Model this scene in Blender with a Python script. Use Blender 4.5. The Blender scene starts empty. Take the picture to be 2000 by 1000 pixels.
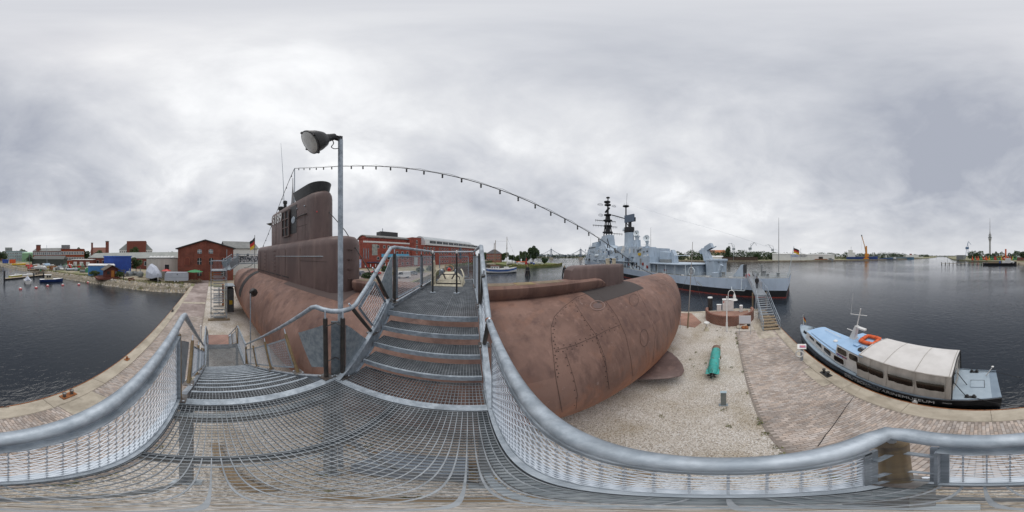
import bpy, math, random
import numpy as np
from mathutils import Vector, Matrix
random.seed(7); rng = np.random.default_rng(7)
SC = bpy.context.scene
COL = SC.collection
R = math.radians
PI = math.pi
EYE = 6.8          # height of the camera above the gravel
WATER = -1.4
# ---------------------------------------------------------------- camera (full 360 x 180 degree panorama)
cam_data = bpy.data.cameras.new('camera'); cam_data.type = 'PANO'
try:
    cam_data.panorama_type = 'EQUIRECTANGULAR'
except Exception:
    pass
try:
    cam_data.cycles.panorama_type = 'EQUIRECTANGULAR'
except Exception:
    pass
cam_data.clip_start = 0.02; cam_data.clip_end = 20000
cam = bpy.data.objects.new('camera', cam_data); COL.objects.link(cam)
cam.location = (0, 0, EYE); cam.rotation_euler = (R(90), 0, R(-15.3))
SC.camera = cam
# ---------------------------------------------------------------- sky, sun, exposure
SUN_AZ, SUN_EL = R(225), R(74)      # azimuth clockwise from +Y
w = bpy.data.worlds.new('World'); SC.world = w; w.use_nodes = True
nt = w.node_tree; nt.nodes.clear()
def N(t, **kw):
    n = nt.nodes.new(t)
    for k, v in kw.items(): setattr(n, k, v)
    return n
def L(a, b): nt.links.new(a, b)
out = N('ShaderNodeOutputWorld'); bg = N('ShaderNodeBackground')
tc = N('ShaderNodeTexCoord'); sep = N('ShaderNodeSeparateXYZ'); L(tc.outputs['Generated'], sep.inputs[0])
def math_node(op, a, b=None, clamp=False):
    n = N('ShaderNodeMath', operation=op); n.use_clamp = clamp
    for i, q in enumerate((a, b)):
        if q is None: continue
        if isinstance(q, (int, float)): n.inputs[i].default_value = q
        else: L(q, n.inputs[i])
    return n.outputs[0]
zc_ = math_node('ADD', math_node('MAXIMUM', sep.outputs[2], 0.0), 0.34)
comb = N('ShaderNodeCombineXYZ')
L(math_node('DIVIDE', sep.outputs[0], zc_), comb.inputs[0]); L(math_node('DIVIDE', sep.outputs[1], zc_), comb.inputs[1])
def noise(vec, scale, detail, rough, w_=0.0, dist=0.0):
    n = N('ShaderNodeTexNoise', noise_dimensions='4D'); n.inputs['Scale'].default_value = scale
    n.inputs['Detail'].default_value = detail; n.inputs['Roughness'].default_value = rough
    n.inputs['W'].default_value = w_; n.inputs['Distortion'].default_value = dist; L(vec, n.inputs['Vector']); return n.outputs[0]
n1 = noise(comb.outputs[0], .62, 7, .52, 5.2, .3)
n2 = noise(comb.outputs[0], 2.2, 8, .58, 8.7, .5)
mixv = math_node('ADD', math_node('MULTIPLY', n1, .72), math_node('MULTIPLY', n2, .28))
ramp = N('ShaderNodeValToRGB'); L(mixv, ramp.inputs[0])
cr = ramp.color_ramp
cr.elements[0].position = .39; cr.elements[0].color = (.375, .40, .465, 1)
cr.elements[1].position = .63; cr.elements[1].color = (.90, .91, .925, 1)
for p_, c_ in ((.45, (.485, .507, .56, 1)), (.51, (.60, .617, .66, 1)), (.57, (.72, .732, .76, 1))):
    e_ = cr.elements.new(p_); e_.color = c_
sky = N('ShaderNodeTexSky', sky_type='NISHITA'); sky.sun_disc = False
sky.sun_elevation = SUN_EL; sky.sun_rotation = SUN_AZ; sky.dust_density = 3
skym = N('ShaderNodeMixRGB', blend_type='MULTIPLY'); skym.inputs[0].default_value = 1; L(sky.outputs[0], skym.inputs[1]); skym.inputs[2].default_value = (.08, .08, .08, 1)
mixs = N('ShaderNodeMixRGB'); mixs.inputs[0].default_value = .97; L(skym.outputs[0], mixs.inputs[1]); L(ramp.outputs[0], mixs.inputs[2])
hz = math_node('MULTIPLY', math_node('SUBTRACT', 1.0, math_node('DIVIDE', math_node('MAXIMUM', sep.outputs[2], 0.0), .30), True), .75)
mixh = N('ShaderNodeMixRGB'); L(hz, mixh.inputs[0]); L(mixs.outputs[0], mixh.inputs[1]); mixh.inputs[2].default_value = (.655, .665, .69, 1)
L(mixh.outputs[0], bg.inputs[0]); bg.inputs[1].default_value = 1.0
L(bg.outputs[0], out.inputs[0])
sun_d = bpy.data.lights.new('sun', 'SUN'); sun_d.energy = 1.4; sun_d.angle = R(48); sun_d.color = (1, .97, .93)
sun = bpy.data.objects.new('sun', sun_d); COL.objects.link(sun)
sdir = Vector((math.sin(SUN_AZ) * math.cos(SUN_EL), math.cos(SUN_AZ) * math.cos(SUN_EL), math.sin(SUN_EL)))
sun.rotation_euler = (-sdir).to_track_quat('-Z', 'Y').to_euler(); sun.location = (0, -30, 60)
vs = SC.view_settings; vs.view_transform = 'Standard'; vs.look = 'None'; vs.gamma = 1; vs.exposure = 0.15; vs.use_curve_mapping = False
SC.cycles.use_denoising = True; SC.cycles.max_bounces = 6; SC.cycles.diffuse_bounces = 3; SC.cycles.glossy_bounces = 3
SC.cycles.use_adaptive_sampling = True; SC.cycles.adaptive_threshold = .015

# ---------------------------------------------------------------- geometry of the panorama: bearing / dip -> place
def phi(u): return R((u - 915) * .18)                 # bearing clockwise from +Y
def G(u, v, z=0.0):                                   # where a sight line meets the level z
    d = (EYE - z) / math.tan(R((v - 500) * .18)); a = phi(u)
    return Vector((d * math.sin(a), d * math.cos(a), z))
def B(u, d, z=0.0): a = phi(u); return Vector((d * math.sin(a), d * math.cos(a), z))
def Z(v, d): return EYE + d * math.tan(R((500 - v) * .18))
def V3(*a): return Vector(a)

# ---------------------------------------------------------------- materials
MATS = {}
def mat(name, c, c2=None, rough=.6, metal=0.0, scale=4.0, bump=0.0, bscale=None, stretch=(1, 1, 1), lo=.38, hi=.62, detail=6,
        island=0.0, spec=.5, c3=None, s3=1.0, lo3=.55, hi3=.7, emis=None, alpha=None, dist=0.0, st3=(1, 1, 1)):
    if name in MATS: return MATS[name]
    m = bpy.data.materials.new(name); m.use_nodes = True; t = m.node_tree; b = t.nodes['Principled BSDF']
    def nn(ty, **kw):
        n = t.nodes.new(ty)
        for k, v in kw.items(): setattr(n, k, v)
        return n
    def col(c): return (c[0], c[1], c[2], 1)
    b.inputs['Roughness'].default_value = rough; b.inputs['Metallic'].default_value = metal
    b.inputs['Specular IOR Level'].default_value = spec
    b.inputs['Base Color'].default_value = col(c)
    tcn = nn('ShaderNodeTexCoord'); mp = nn('ShaderNodeMapping'); mp.inputs['Scale'].default_value = stretch
    t.links.new(tcn.outputs['Object'], mp.inputs[0])
    src = None
    if c2 is not None:
        nz = nn('ShaderNodeTexNoise'); nz.inputs['Scale'].default_value = scale; nz.inputs['Detail'].default_value = detail
        nz.inputs['Roughness'].default_value = .62; nz.inputs['Distortion'].default_value = dist
        t.links.new(mp.outputs[0], nz.inputs['Vector'])
        mr = nn('ShaderNodeMapRange'); mr.inputs[1].default_value = lo; mr.inputs[2].default_value = hi
        t.links.new(nz.outputs[0], mr.inputs[0])
        mx = nn('ShaderNodeMixRGB'); mx.inputs[1].default_value = col(c); mx.inputs[2].default_value = col(c2)
        t.links.new(mr.outputs[0], mx.inputs[0]); src = mx.outputs[0]
    if c3 is not None:
        mp3 = nn('ShaderNodeMapping'); mp3.inputs['Scale'].default_value = st3; mp3.inputs['Location'].default_value = (5.3, 2.1, 7.7)
        t.links.new(tcn.outputs['Object'], mp3.inputs[0])
        nz = nn('ShaderNodeTexNoise'); nz.inputs['Scale'].default_value = s3; nz.inputs['Detail'].default_value = 8; nz.inputs['Roughness'].default_value = .65
        t.links.new(mp3.outputs[0], nz.inputs['Vector'])
        mr = nn('ShaderNodeMapRange'); mr.inputs[1].default_value = lo3; mr.inputs[2].default_value = hi3
        t.links.new(nz.outputs[0], mr.inputs[0])
        mx = nn('ShaderNodeMixRGB'); mx.inputs[2].default_value = col(c3); t.links.new(mr.outputs[0], mx.inputs[0])
        if src is None: mx.inputs[1].default_value = col(c)
        else: t.links.new(src, mx.inputs[1])
        src = mx.outputs[0]
    if island:
        ge = nn('ShaderNodeNewGeometry'); oi = nn('ShaderNodeObjectInfo')
        ad = nn('ShaderNodeMath', operation='ADD'); t.links.new(ge.outputs['Random Per Island'], ad.inputs[0]); t.links.new(oi.outputs['Random'], ad.inputs[1])
        fr = nn('ShaderNodeMath', operation='FRACT'); t.links.new(ad.outputs[0], fr.inputs[0])
        ml = nn('ShaderNodeMapRange'); ml.inputs[3].default_value = 1 - island; ml.inputs[4].default_value = 1 + island
        t.links.new(fr.outputs[0], ml.inputs[0])
        hs = nn('ShaderNodeHueSaturation'); t.links.new(ml.outputs[0], hs.inputs['Value'])
        f2 = nn('ShaderNodeMath', operation='MULTIPLY_ADD'); f2.inputs[1].default_value = 7.31; f2.inputs[2].default_value = .3
        t.links.new(fr.outputs[0], f2.inputs[0]); f3 = nn('ShaderNodeMath', operation='FRACT'); t.links.new(f2.outputs[0], f3.inputs[0])
        mh = nn('ShaderNodeMapRange'); mh.inputs[3].default_value = 1 - island * 1.3; mh.inputs[4].default_value = 1 + island * 1.0
        t.links.new(f3.outputs[0], mh.inputs[0]); t.links.new(mh.outputs[0], hs.inputs['Saturation'])
        if src is None: hs.inputs['Color'].default_value = col(c)
        else: t.links.new(src, hs.inputs['Color'])
        src = hs.outputs[0]
    if src is not None: t.links.new(src, b.inputs['Base Color'])
    if bump:
        nb = nn('ShaderNodeTexNoise'); nb.inputs['Scale'].default_value = bscale or scale * 4; nb.inputs['Detail'].default_value = 5
        t.links.new(mp.outputs[0], nb.inputs['Vector'])
        bu = nn('ShaderNodeBump'); bu.inputs['Strength'].default_value = min(1, bump); bu.inputs['Distance'].default_value = .02
        t.links.new(nb.outputs[0], bu.inputs['Height']); t.links.new(bu.outputs[0], b.inputs['Normal'])
    if emis: b.inputs['Emission Color'].default_value = col(emis[0]); b.inputs['Emission Strength'].default_value = emis[1]
    if alpha is not None: b.inputs['Alpha'].default_value = alpha
    MATS[name] = m
    return m

# ---------------------------------------------------------------- mesh building
class MB:
    def __init__(s): s.v = []; s.f = []; s.p = []
    def add(s, vs, fs):
        n = len(s.v); s.p.append((n, len(s.f))); s.v.extend([tuple(q) for q in vs]); s.f.extend([tuple(i + n for i in q) for q in fs]); return s
    def box(s, c, size, rz=0.0, m=None):
        hx, hy, hz = size[0] / 2, size[1] / 2, size[2] / 2
        p = [(-hx, -hy, -hz), (hx, -hy, -hz), (hx, hy, -hz), (-hx, hy, -hz), (-hx, -hy, hz), (hx, -hy, hz), (hx, hy, hz), (-hx, hy, hz)]
        cs, sn = math.cos(rz), math.sin(rz)
        if m is not None: p = [(Vector(c) + m @ Vector(q)) for q in p]
        else: p = [(c[0] + q[0] * cs - q[1] * sn, c[1] + q[0] * sn + q[1] * cs, c[2] + q[2]) for q in p]
        return s.add(p, [(0, 3, 2, 1), (4, 5, 6, 7), (0, 1, 5, 4), (1, 2, 6, 5), (2, 3, 7, 6), (3, 0, 4, 7)])
    def bb(s, x0, x1, y0, y1, z0, z1): return s.box(((x0 + x1) / 2, (y0 + y1) / 2, (z0 + z1) / 2), (abs(x1 - x0), abs(y1 - y0), abs(z1 - z0)))
    def bar(s, p, q, w_, h, up=(0, 0, 1)):
        p, q = Vector(p), Vector(q); d = q - p; l = d.length
        if l < 1e-6: return s
        d /= l; upv = Vector(up)
        if abs(d.dot(upv)) > .99: upv = Vector((0, 1, 0))
        x = d.cross(upv).normalized(); z = x.cross(d)
        m = Matrix((x, d, z)).transposed()
        return s.box((p + q) / 2, (w_, l, h), m=m)
    def tube(s, pts, r, n=8, caps=True, close=False):
        pts = [Vector(q) for q in pts]; k = len(pts); rs = r if isinstance(r, (list, tuple)) else [r] * k
        rings = []; prev = None
        for i, p in enumerate(pts):
            a = pts[(i - 1) % k] if (i or close) else p; b_ = pts[(i + 1) % k] if (i < k - 1 or close) else p
            d = (b_ - a)
            d = d.normalized() if d.length > 1e-9 else Vector((0, 0, 1))
            if prev is None:
                x = d.orthogonal().normalized()
            else:
                x = prev - d * prev.dot(d)
                x = x.normalized() if x.length > 1e-6 else d.orthogonal().normalized()
            prev = x; y = d.cross(x)
            rings.append([p + (x * math.cos(2 * PI * j / n) + y * math.sin(2 * PI * j / n)) * rs[i] for j in range(n)])
        vs = [q for ring in rings for q in ring]; fs = []
        for i in range(k if close else k - 1):
            for j in range(n):
                a, b_ = i * n + j, i * n + (j + 1) % n; c, d = ((i + 1) % k) * n + (j + 1) % n, ((i + 1) % k) * n + j
                fs.append((a, b_, c, d))
        if caps and not close: fs.append(tuple(range(n - 1, -1, -1))); fs.append(tuple((k - 1) * n + j for j in range(n)))
        return s.add(vs, fs)
    def lathe(s, prof, c=(0, 0, 0), n=16, axis=(0, 0, 1), sx=1.0):
        ax = Vector(axis).normalized(); x = ax.orthogonal().normalized() if abs(ax.z) < .999 else Vector((1, 0, 0)); y = ax.cross(x); c = Vector(c)
        vs = []; fs = []; k = len(prof)
        for r, h in prof:
            for j in range(n):
                a = 2 * PI * j / n; vs.append(c + ax * h + (x * math.cos(a) * sx + y * math.sin(a)) * max(r, 1e-4))
        for i in range(k - 1):
            for j in range(n): fs.append((i * n + j, i * n + (j + 1) % n, (i + 1) * n + (j + 1) % n, (i + 1) * n + j))
        fs.append(tuple(range(n - 1, -1, -1))); fs.append(tuple((k - 1) * n + j for j in range(n)))
        return s.add(vs, fs)
    def prism(s, poly, z0, z1, m=None, org=(0, 0, 0)):
        n = len(poly); o = Vector(org)
        lo = [Vector((p[0], p[1], z0)) for p in poly]; hi = [Vector((p[0], p[1], z1)) for p in poly]
        vs = [(o + (m @ q if m is not None else q)) for q in lo + hi]
        return s.add(vs, [tuple(range(n - 1, -1, -1)), tuple(range(n, 2 * n))] + [(i, (i + 1) % n, n + (i + 1) % n, n + i) for i in range(n)])
    def loft(s, rings, cap=True, closed=True):
        n = len(rings[0]); vs = [q for r_ in rings for q in r_]; fs = []
        for i in range(len(rings) - 1):
            for j in range(n if closed else n - 1):
                fs.append((i * n + j, i * n + (j + 1) % n, (i + 1) * n + (j + 1) % n, (i + 1) * n + j))
        if cap: fs.append(tuple(range(n - 1, -1, -1))); fs.append(tuple((len(rings) - 1) * n + j for j in range(n)))
        return s.add(vs, fs)
    def sphere(s, c, r, n=10, sz=1.0):
        return s.lathe([(r * math.cos(a), r * sz * math.sin(a)) for a in [(-PI / 2 + PI * i / n) for i in range(n + 1)]], c, n=max(8, n))

def mesh_of(name, mb, m, smooth=None):
    me = bpy.data.meshes.new(name)
    if isinstance(mb, MB): me.from_pydata([tuple(q) for q in mb.v], [], mb.f)
    else: me.from_pydata(mb[0], [], mb[1])
    me.update()
    if m is not None: me.materials.append(m)
    if smooth:
        me.shade_smooth()
        try: me.set_sharp_from_angle(angle=R(smooth))
        except Exception: pass
    return me
WORLD = set()
SPLIT = {'cheek', 'cladding_rib', 'saddle', 'trestle', 'leg', 'glazing_bar'}
def obj(name, mb, m, parent=None, smooth=None, label=None, kind=None, me=None):
    if name in SPLIT and mb is not None and len(mb.p) > 1:       # alike pieces become parts of their own
        ends = mb.p[1:] + [(len(mb.v), len(mb.f))]; o = None
        for (v0, f0), (v1, f1) in zip(mb.p, ends):
            q = MB(); q.v = mb.v[v0:v1]; q.f = [tuple(i - v0 for i in f) for f in mb.f[f0:f1]]; o = obj(name, q, m, parent, smooth, label, kind)
        return o
    o = bpy.data.objects.new(name, me or mesh_of(name, mb, m, smooth)); COL.objects.link(o)
    if parent is not None:
        o.parent = parent
        if parent.name in WORLD: o.matrix_parent_inverse = Matrix.Translation(-Vector(parent.location))
    if label: o['label'] = label
    if kind: o['kind'] = kind
    return o
def thing(name, label, cat, loc=(0, 0, 0), rz=0.0, group=None, world=False):
    e = bpy.data.objects.new(name, None); COL.objects.link(e); e.empty_display_size = .1
    e.location = loc; e.rotation_euler = (0, 0, rz); e['label'] = label; e['category'] = cat
    if group: e['group'] = group
    if world: WORLD.add(e.name)
    return e
def tag(o, label, cat, group=None):
    o['label'] = label; o['category'] = cat
    if group: o['group'] = group
    return o
def struct(name, mb, m, smooth=None, label=None):
    o = obj(name, mb, m, None, smooth); o['kind'] = 'structure'
    if label: o['label'] = label
    return o
def dup(e, loc, rz, label, sc=1.0):
    c = e.copy(); COL.objects.link(c); c.location = loc; c.rotation_euler = (0, 0, rz); c.scale = (sc, sc, sc); c['label'] = label
    for ch in e.children:
        k = ch.copy(); COL.objects.link(k); k.parent = c
        for g in ch.children:
            q = g.copy(); COL.objects.link(q); q.parent = k
    return c
def text(name, body, size, loc, rot, m, parent, extr=.004, align='CENTER', sx=1.0, font_off=0.0):
    cu = bpy.data.curves.new(name, 'FONT'); cu.body = body; cu.size = size; cu.extrude = extr; cu.align_x = align; cu.align_y = 'CENTER'
    cu.offset = font_off; cu.resolution_u = 3; cu.materials.append(m)
    tmp = bpy.data.objects.new(name, cu); me = bpy.data.meshes.new_from_object(tmp); bpy.data.objects.remove(tmp); bpy.data.curves.remove(cu)
    if not me.materials: me.materials.append(m)
    o = bpy.data.objects.new(name, me); COL.objects.link(o); o.rotation_euler = rot; o.location = loc; o.scale = (sx, 1, 1)
    o.parent = parent
    if parent is not None and parent.name in WORLD: o.matrix_parent_inverse = Matrix.Translation(-Vector(parent.location))
    return o
def scatter_faces(pts, size, rnd, flat=.0):
    """leaf-sized quads spread at PTS (n,3)"""
    n = len(pts); a = rnd.normal(size=(n, 3)); a /= np.linalg.norm(a, axis=1)[:, None]
    b = rnd.normal(size=(n, 3)); b -= a * (a * b).sum(1)[:, None]; b /= np.linalg.norm(b, axis=1)[:, None]
    s = size * rnd.uniform(.6, 1.3, size=(n, 1)); v = np.empty((n, 4, 3))
    v[:, 0] = pts - a * s; v[:, 1] = pts - b * s * .6; v[:, 2] = pts + a * s; v[:, 3] = pts + b * s * .6
    f = np.arange(n * 4).reshape(n, 4)
    return v.reshape(-1, 3).tolist(), f.tolist()
# ================================================================ materials in use
galv = mat('galvanised_steel', (.29, .335, .38), (.44, .49, .54), rough=.55, metal=.38, scale=16, bump=.08, bscale=60, c3=(.22, .25, .28), s3=5, lo3=.5, hi3=.68)
galv_d = mat('dull_galvanised_steel', (.22, .26, .29), (.36, .40, .43), rough=.5, metal=.5, scale=14, bump=.05, bscale=80, c3=(.42, .46, .48), s3=30, lo3=.58, hi3=.68)
galv_w = mat('galvanised_wire', (.46, .51, .57), (.58, .63, .69), rough=.45, metal=.4, scale=12)
grate_m = mat('grating_steel', (.20, .22, .24), (.31, .335, .36), rough=.55, metal=.4, scale=6)
post_m = mat('brown_post_paint', (.19, .13, .065), (.27, .19, .09), rough=.42, scale=8, c3=(.10, .075, .05), s3=5, lo3=.5, hi3=.65)
post_k = mat('dark_post_paint', (.028, .026, .025), (.06, .05, .042), rough=.45, scale=9)
hull_m = None
sail_m = mat('sail_brown_paint', (.095, .060, .054), (.14, .09, .08), rough=.5, scale=1.1, stretch=(1, 1, .35), bump=.1, bscale=6, c3=(.21, .14, .118), s3=2.2, lo3=.52, hi3=.78, st3=(1.5, 1.5, .18))
black_m = mat('black_paint', (.012, .012, .013), (.03, .03, .03), rough=.45, scale=6)
rub_m = mat('black_rubber', (.015, .015, .016), rough=.7)
white_m = mat('white_paint', (.74, .74, .73), (.64, .64, .62), rough=.5, scale=4)
cream_m = mat('cream_paint', (.60, .55, .42), (.42, .38, .28), rough=.5, scale=9, c3=(.16, .12, .08), s3=14, lo3=.6, hi3=.7)
steel_m = mat('worn_steel', (.18, .18, .18), (.10, .08, .07), rough=.5, metal=.6, scale=10)
rust_m = mat('rusty_steel', (.23, .075, .025), (.34, .14, .05), rough=.85, scale=12, c3=(.07, .035, .02), s3=8)
conc_m = mat('quay_concrete', (.36, .315, .25), (.47, .42, .34), rough=.9, scale=2.2, bump=.25, bscale=40, c3=(.24, .21, .165), s3=1.1, lo3=.5, hi3=.72, stretch=(.5, 1, 1))
wood_m = mat('weathered_timber', (.20, .145, .09), (.30, .23, .15), rough=.85, scale=5, stretch=(1, 8, 8))
brick_m = mat('paving_brick', (.385, .325, .285), (.46, .395, .35), rough=.9, scale=.9, island=.24, c3=(.30, .255, .225), s3=.6, lo3=.45, hi3=.62)
brick_far = mat('paving_brick_distant', (.34, .28, .255), (.42, .355, .33), rough=.9, scale=.8, c3=(.21, .165, .15), s3=.35, lo3=.4, hi3=.6, bump=.3, bscale=8, stretch=(1, 2, 1))
joint_m = mat('joint_sand', (.20, .17, .15), (.27, .235, .205), rough=.95, scale=20)
redbrick = mat('red_brick', (.24, .065, .04), (.31, .095, .055), rough=.85, scale=3, island=.2)
redbrick_d = mat('red_brick_dark', (.17, .05, .036), (.22, .07, .048), rough=.85, scale=1.5)
grey_roof = mat('grey_roof', (.17, .175, .17), (.23, .235, .225), rough=.8, scale=.6)
glass_m = mat('window_glass', (.03, .035, .04), rough=.08, spec=.6)
glass_l = mat('pale_window_glass', (.30, .33, .36), (.10, .12, .14), rough=.1, scale=.5)
leaf_m = mat('leaf_green', (.045, .085, .022), (.085, .125, .035), rough=.6, scale=.5, island=.35)
leaf_d = mat('leaf_dark', (.03, .062, .022), (.055, .092, .03), rough=.6, scale=.3, island=.35)
bark_m = mat('bark', (.07, .05, .035), (.11, .085, .06), rough=.9, scale=6)
grass_m = mat('grass_ground', (.10, .125, .04), (.17, .165, .07), rough=.95, scale=.6, c3=(.22, .19, .11), s3=.25)
orange_m = mat('orange_plastic', (.72, .13, .03), (.60, .10, .025), rough=.5, scale=5)
red_m = mat('red_paint', (.55, .03, .025), (.42, .025, .02), rough=.45, scale=5)
blue_m = mat('blue_paint', (.025, .07, .34), (.03, .09, .40), rough=.5, scale=1)
yellow_m = mat('yellow_paint', (.62, .40, .02), (.5, .33, .03), rough=.5, scale=4)

# gravel with individual-stone speckle
def gravel_material(name, base, spread):
    m = bpy.data.materials.new(name); m.use_nodes = True; t = m.node_tree; b = t.nodes['Principled BSDF']; nn = t.nodes.new; lk = t.links.new
    tcn = nn('ShaderNodeTexCoord')
    vo = nn('ShaderNodeTexVoronoi'); vo.inputs['Scale'].default_value = 34; lk(tcn.outputs['Object'], vo.inputs['Vector'])
    vb = nn('ShaderNodeTexVoronoi'); vb.inputs['Scale'].default_value = 80; lk(tcn.outputs['Object'], vb.inputs['Vector'])
    sp = nn('ShaderNodeSeparateColor'); lk(vo.outputs['Color'], sp.inputs[0])
    sp2 = nn('ShaderNodeSeparateColor'); lk(vb.outputs['Color'], sp2.inputs[0])
    av = nn('ShaderNodeMath'); av.operation = 'MULTIPLY_ADD'; av.inputs[1].default_value = .5; lk(sp.outputs[0], av.inputs[0])
    hv = nn('ShaderNodeMath'); hv.operation = 'MULTIPLY'; hv.inputs[1].default_value = .5; lk(sp2.outputs[0], hv.inputs[0]); lk(hv.outputs[0], av.inputs[2])
    cr = nn('ShaderNodeValToRGB'); lk(av.outputs[0], cr.inputs[0])
    cr.color_ramp.elements[0].position = .12; cr.color_ramp.elements[0].color = tuple(c * (1 - spread) for c in base) + (1,)
    cr.color_ramp.elements[1].position = .9; cr.color_ramp.elements[1].color = tuple(min(.8, c * (1 + spread * 1.25)) for c in base) + (1,)
    e = cr.color_ramp.elements.new(.5); e.color = base + (1,)
    nz = nn('ShaderNodeTexNoise'); nz.inputs['Scale'].default_value = .7; nz.inputs['Detail'].default_value = 8; lk(tcn.outputs['Object'], nz.inputs['Vector'])
    mr = nn('ShaderNodeMapRange'); mr.inputs[1].default_value = .45; mr.inputs[2].default_value = .72; lk(nz.outputs[0], mr.inputs[0])
    mx = nn('ShaderNodeMixRGB'); mx.blend_type = 'MULTIPLY'; mx.inputs[2].default_value = (.72, .67, .58, 1); lk(mr.outputs[0], mx.inputs[0]); lk(cr.outputs[0], mx.inputs[1])
    lk(mx.outputs[0], b.inputs['Base Color']); b.inputs['Roughness'].default_value = .95
    bu = nn('ShaderNodeBump'); bu.inputs['Strength'].default_value = .9; bu.inputs['Distance'].default_value = .03; lk(vo.outputs['Distance'], bu.inputs['Height']); lk(bu.outputs[0], b.inputs['Normal'])
    MATS[name] = m; return m
gravel_m = gravel_material('gravel_ground', (.60, .535, .455), .60)

# water: dark, rippled
def water_material():
    m = bpy.data.materials.new('harbour_water'); m.use_nodes = True; t = m.node_tree; b = t.nodes['Principled BSDF']; nn = t.nodes.new; lk = t.links.new
    b.inputs['Base Color'].default_value = (.018, .023, .030, 1); b.inputs['Roughness'].default_value = .05; b.inputs['IOR'].default_value = 1.45
    tcn = nn('ShaderNodeTexCoord')
    prev = None
    mp0 = nn('ShaderNodeMapping'); mp0.inputs['Scale'].default_value = (.02, .05, 1); mp0.inputs['Rotation'].default_value = (0, 0, .7); lk(tcn.outputs['Object'], mp0.inputs[0])
    nm = nn('ShaderNodeTexNoise'); nm.inputs['Scale'].default_value = 1; nm.inputs['Detail'].default_value = 3; lk(mp0.outputs[0], nm.inputs['Vector'])
    mr = nn('ShaderNodeMapRange'); mr.inputs[1].default_value = .35; mr.inputs[2].default_value = .65; mr.inputs[3].default_value = .35; mr.inputs[4].default_value = 1.15; lk(nm.outputs[0], mr.inputs[0])
    for sc, dist, stre, rot, asp in ((.4, .13, .32, .5, 2.4), (1.4, .11, .6, .9, 2.2), (4.5, .028, .6, .2, 1.6)):
        mp = nn('ShaderNodeMapping'); mp.inputs['Scale'].default_value = (1, asp, 1); mp.inputs['Rotation'].default_value = (0, 0, rot); lk(tcn.outputs['Object'], mp.inputs[0])
        nz = nn('ShaderNodeTexNoise'); nz.inputs['Scale'].default_value = sc; nz.inputs['Detail'].default_value = 3; nz.inputs['Distortion'].default_value = .6; lk(mp.outputs[0], nz.inputs['Vector'])
        bu = nn('ShaderNodeBump'); bu.inputs['Distance'].default_value = dist; lk(nz.outputs[0], bu.inputs['Height'])
        ms = nn('ShaderNodeMath'); ms.operation = 'MULTIPLY'; ms.inputs[1].default_value = stre; lk(mr.outputs[0], ms.inputs[0]); lk(ms.outputs[0], bu.inputs['Strength'])
        if prev: lk(prev.outputs[0], bu.inputs['Normal'])
        prev = bu
    lk(prev.outputs[0], b.inputs['Normal'])
    return m
water_m = water_material()

# ================================================================ water and land
wm = MB(); wm.add([(-9000, -9000, WATER), (9000, -9000, WATER), (9000, 9000, WATER), (-9000, 9000, WATER)], [(0, 1, 2, 3)])
struct('water', wm, water_m, label='dark rippled harbour water')
QY = -4.91                      # water edge of the quay
RY0, RY1 = -4.18, -.98          # brick road
QX = 19.6                       # end of the quay beyond the bow
g = MB()
g.prism([(-36, QY + .02), (QX, QY + .02), (QX + .6, -1.5), (QX - 1.2, 4.5), (QX - 1.8, 12.5), (-14, 12.5), (-36, 12.5)], -3.0, -.012)
struct('gravel_ground', g, gravel_m, label='pale gravel ground under the submarine')
# quay wall face, coping blocks, steel edge
q = MB(); q.bb(-36, QX + .05, QY + .03, QY + .3, -3, -.13)
qw = struct('quay_wall', q, conc_m, label='concrete quay wall along the harbour')
xs = [-36 + 2.55 * i for i in range(22)] + [QX]
for i in range(len(xs) - 1):
    x0, x1 = xs[i] + .008, xs[i + 1] - .008
    if x1 - x0 < .2: continue
    dz = random.uniform(-.006, .006); dy = random.uniform(-.008, .008)
    b_ = MB(); b_.loft([[(x, QY + .035, -.13), (x, QY + .035, .0 + dz), (x, QY + .06, .028 + dz), (x, RY0 - .02 + dy, .03 + dz), (x, RY0 + dy, .0), (x, RY0 + dy, -.13)] for x in (x0, x1)])
    obj('coping_block', b_, conc_m, qw)
ed = MB(); ed.bb(-36, QX, QY, QY + .034, -.5, .022); obj('steel_edge', ed, rust_m, qw)
# end face of the quay beyond the bow
ecap = MB(); ecap.prism([(QX - .02, QY + .02), (QX + .05, QY + .02), (QX + .65, -1.5), (QX - 1.15, 4.5), (QX - 1.75, 12.5), (QX - 2.2, 12.5), (QX - 1.6, 4.5), (QX + .15, -1.6), (QX - .5, QY + 1)], -3, .03)
obj('end_coping', ecap, conc_m, qw)
# road bed and bricks
rb = MB(); rb.bb(-52, 13.6, RY0, RY1, -.3, .006); road = struct('brick_road', rb, joint_m, label='old red clinker brick road along the quay')
BW, BL = .09, .22
nx = int((13.4 + 17.5) / BW); ny = int((RY1 - RY0) / BL)
protos = []
def brick_mesh(i):
    r_ = random.Random(i); w_, l_ = BW / 2 - .0045, BL / 2 - .0045; c = .008
    mb = MB(); mb.add([(-w_, -l_, -.03), (w_, -l_, -.03), (w_, l_, -.03), (-w_, l_, -.03), (-w_, -l_, .012), (w_, -l_, .012), (w_, l_, .012), (-w_, l_, .012),
                       (-w_ + c, -l_ + c, .02), (w_ - c, -l_ + c, .02), (w_ - c, l_ - c, .02), (-w_ + c, l_ - c, .02)],
                      [(0, 1, 5, 4), (1, 2, 6, 5), (2, 3, 7, 6), (3, 0, 4, 7), (4, 5, 9, 8), (5, 6, 10, 9), (6, 7, 11, 10), (7, 4, 8, 11), (8, 9, 10, 11)])
    return mb
bm0 = brick_mesh(0); bv = np.array(bm0.v); bf = bm0.f
near = []; far_v = []; far_f = []
patch = lambda x, y: (-4.6 < x < -3.0 and y < -3.2) or (5.4 < x < 7.2 and y < -3.7)
k = 0
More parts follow.
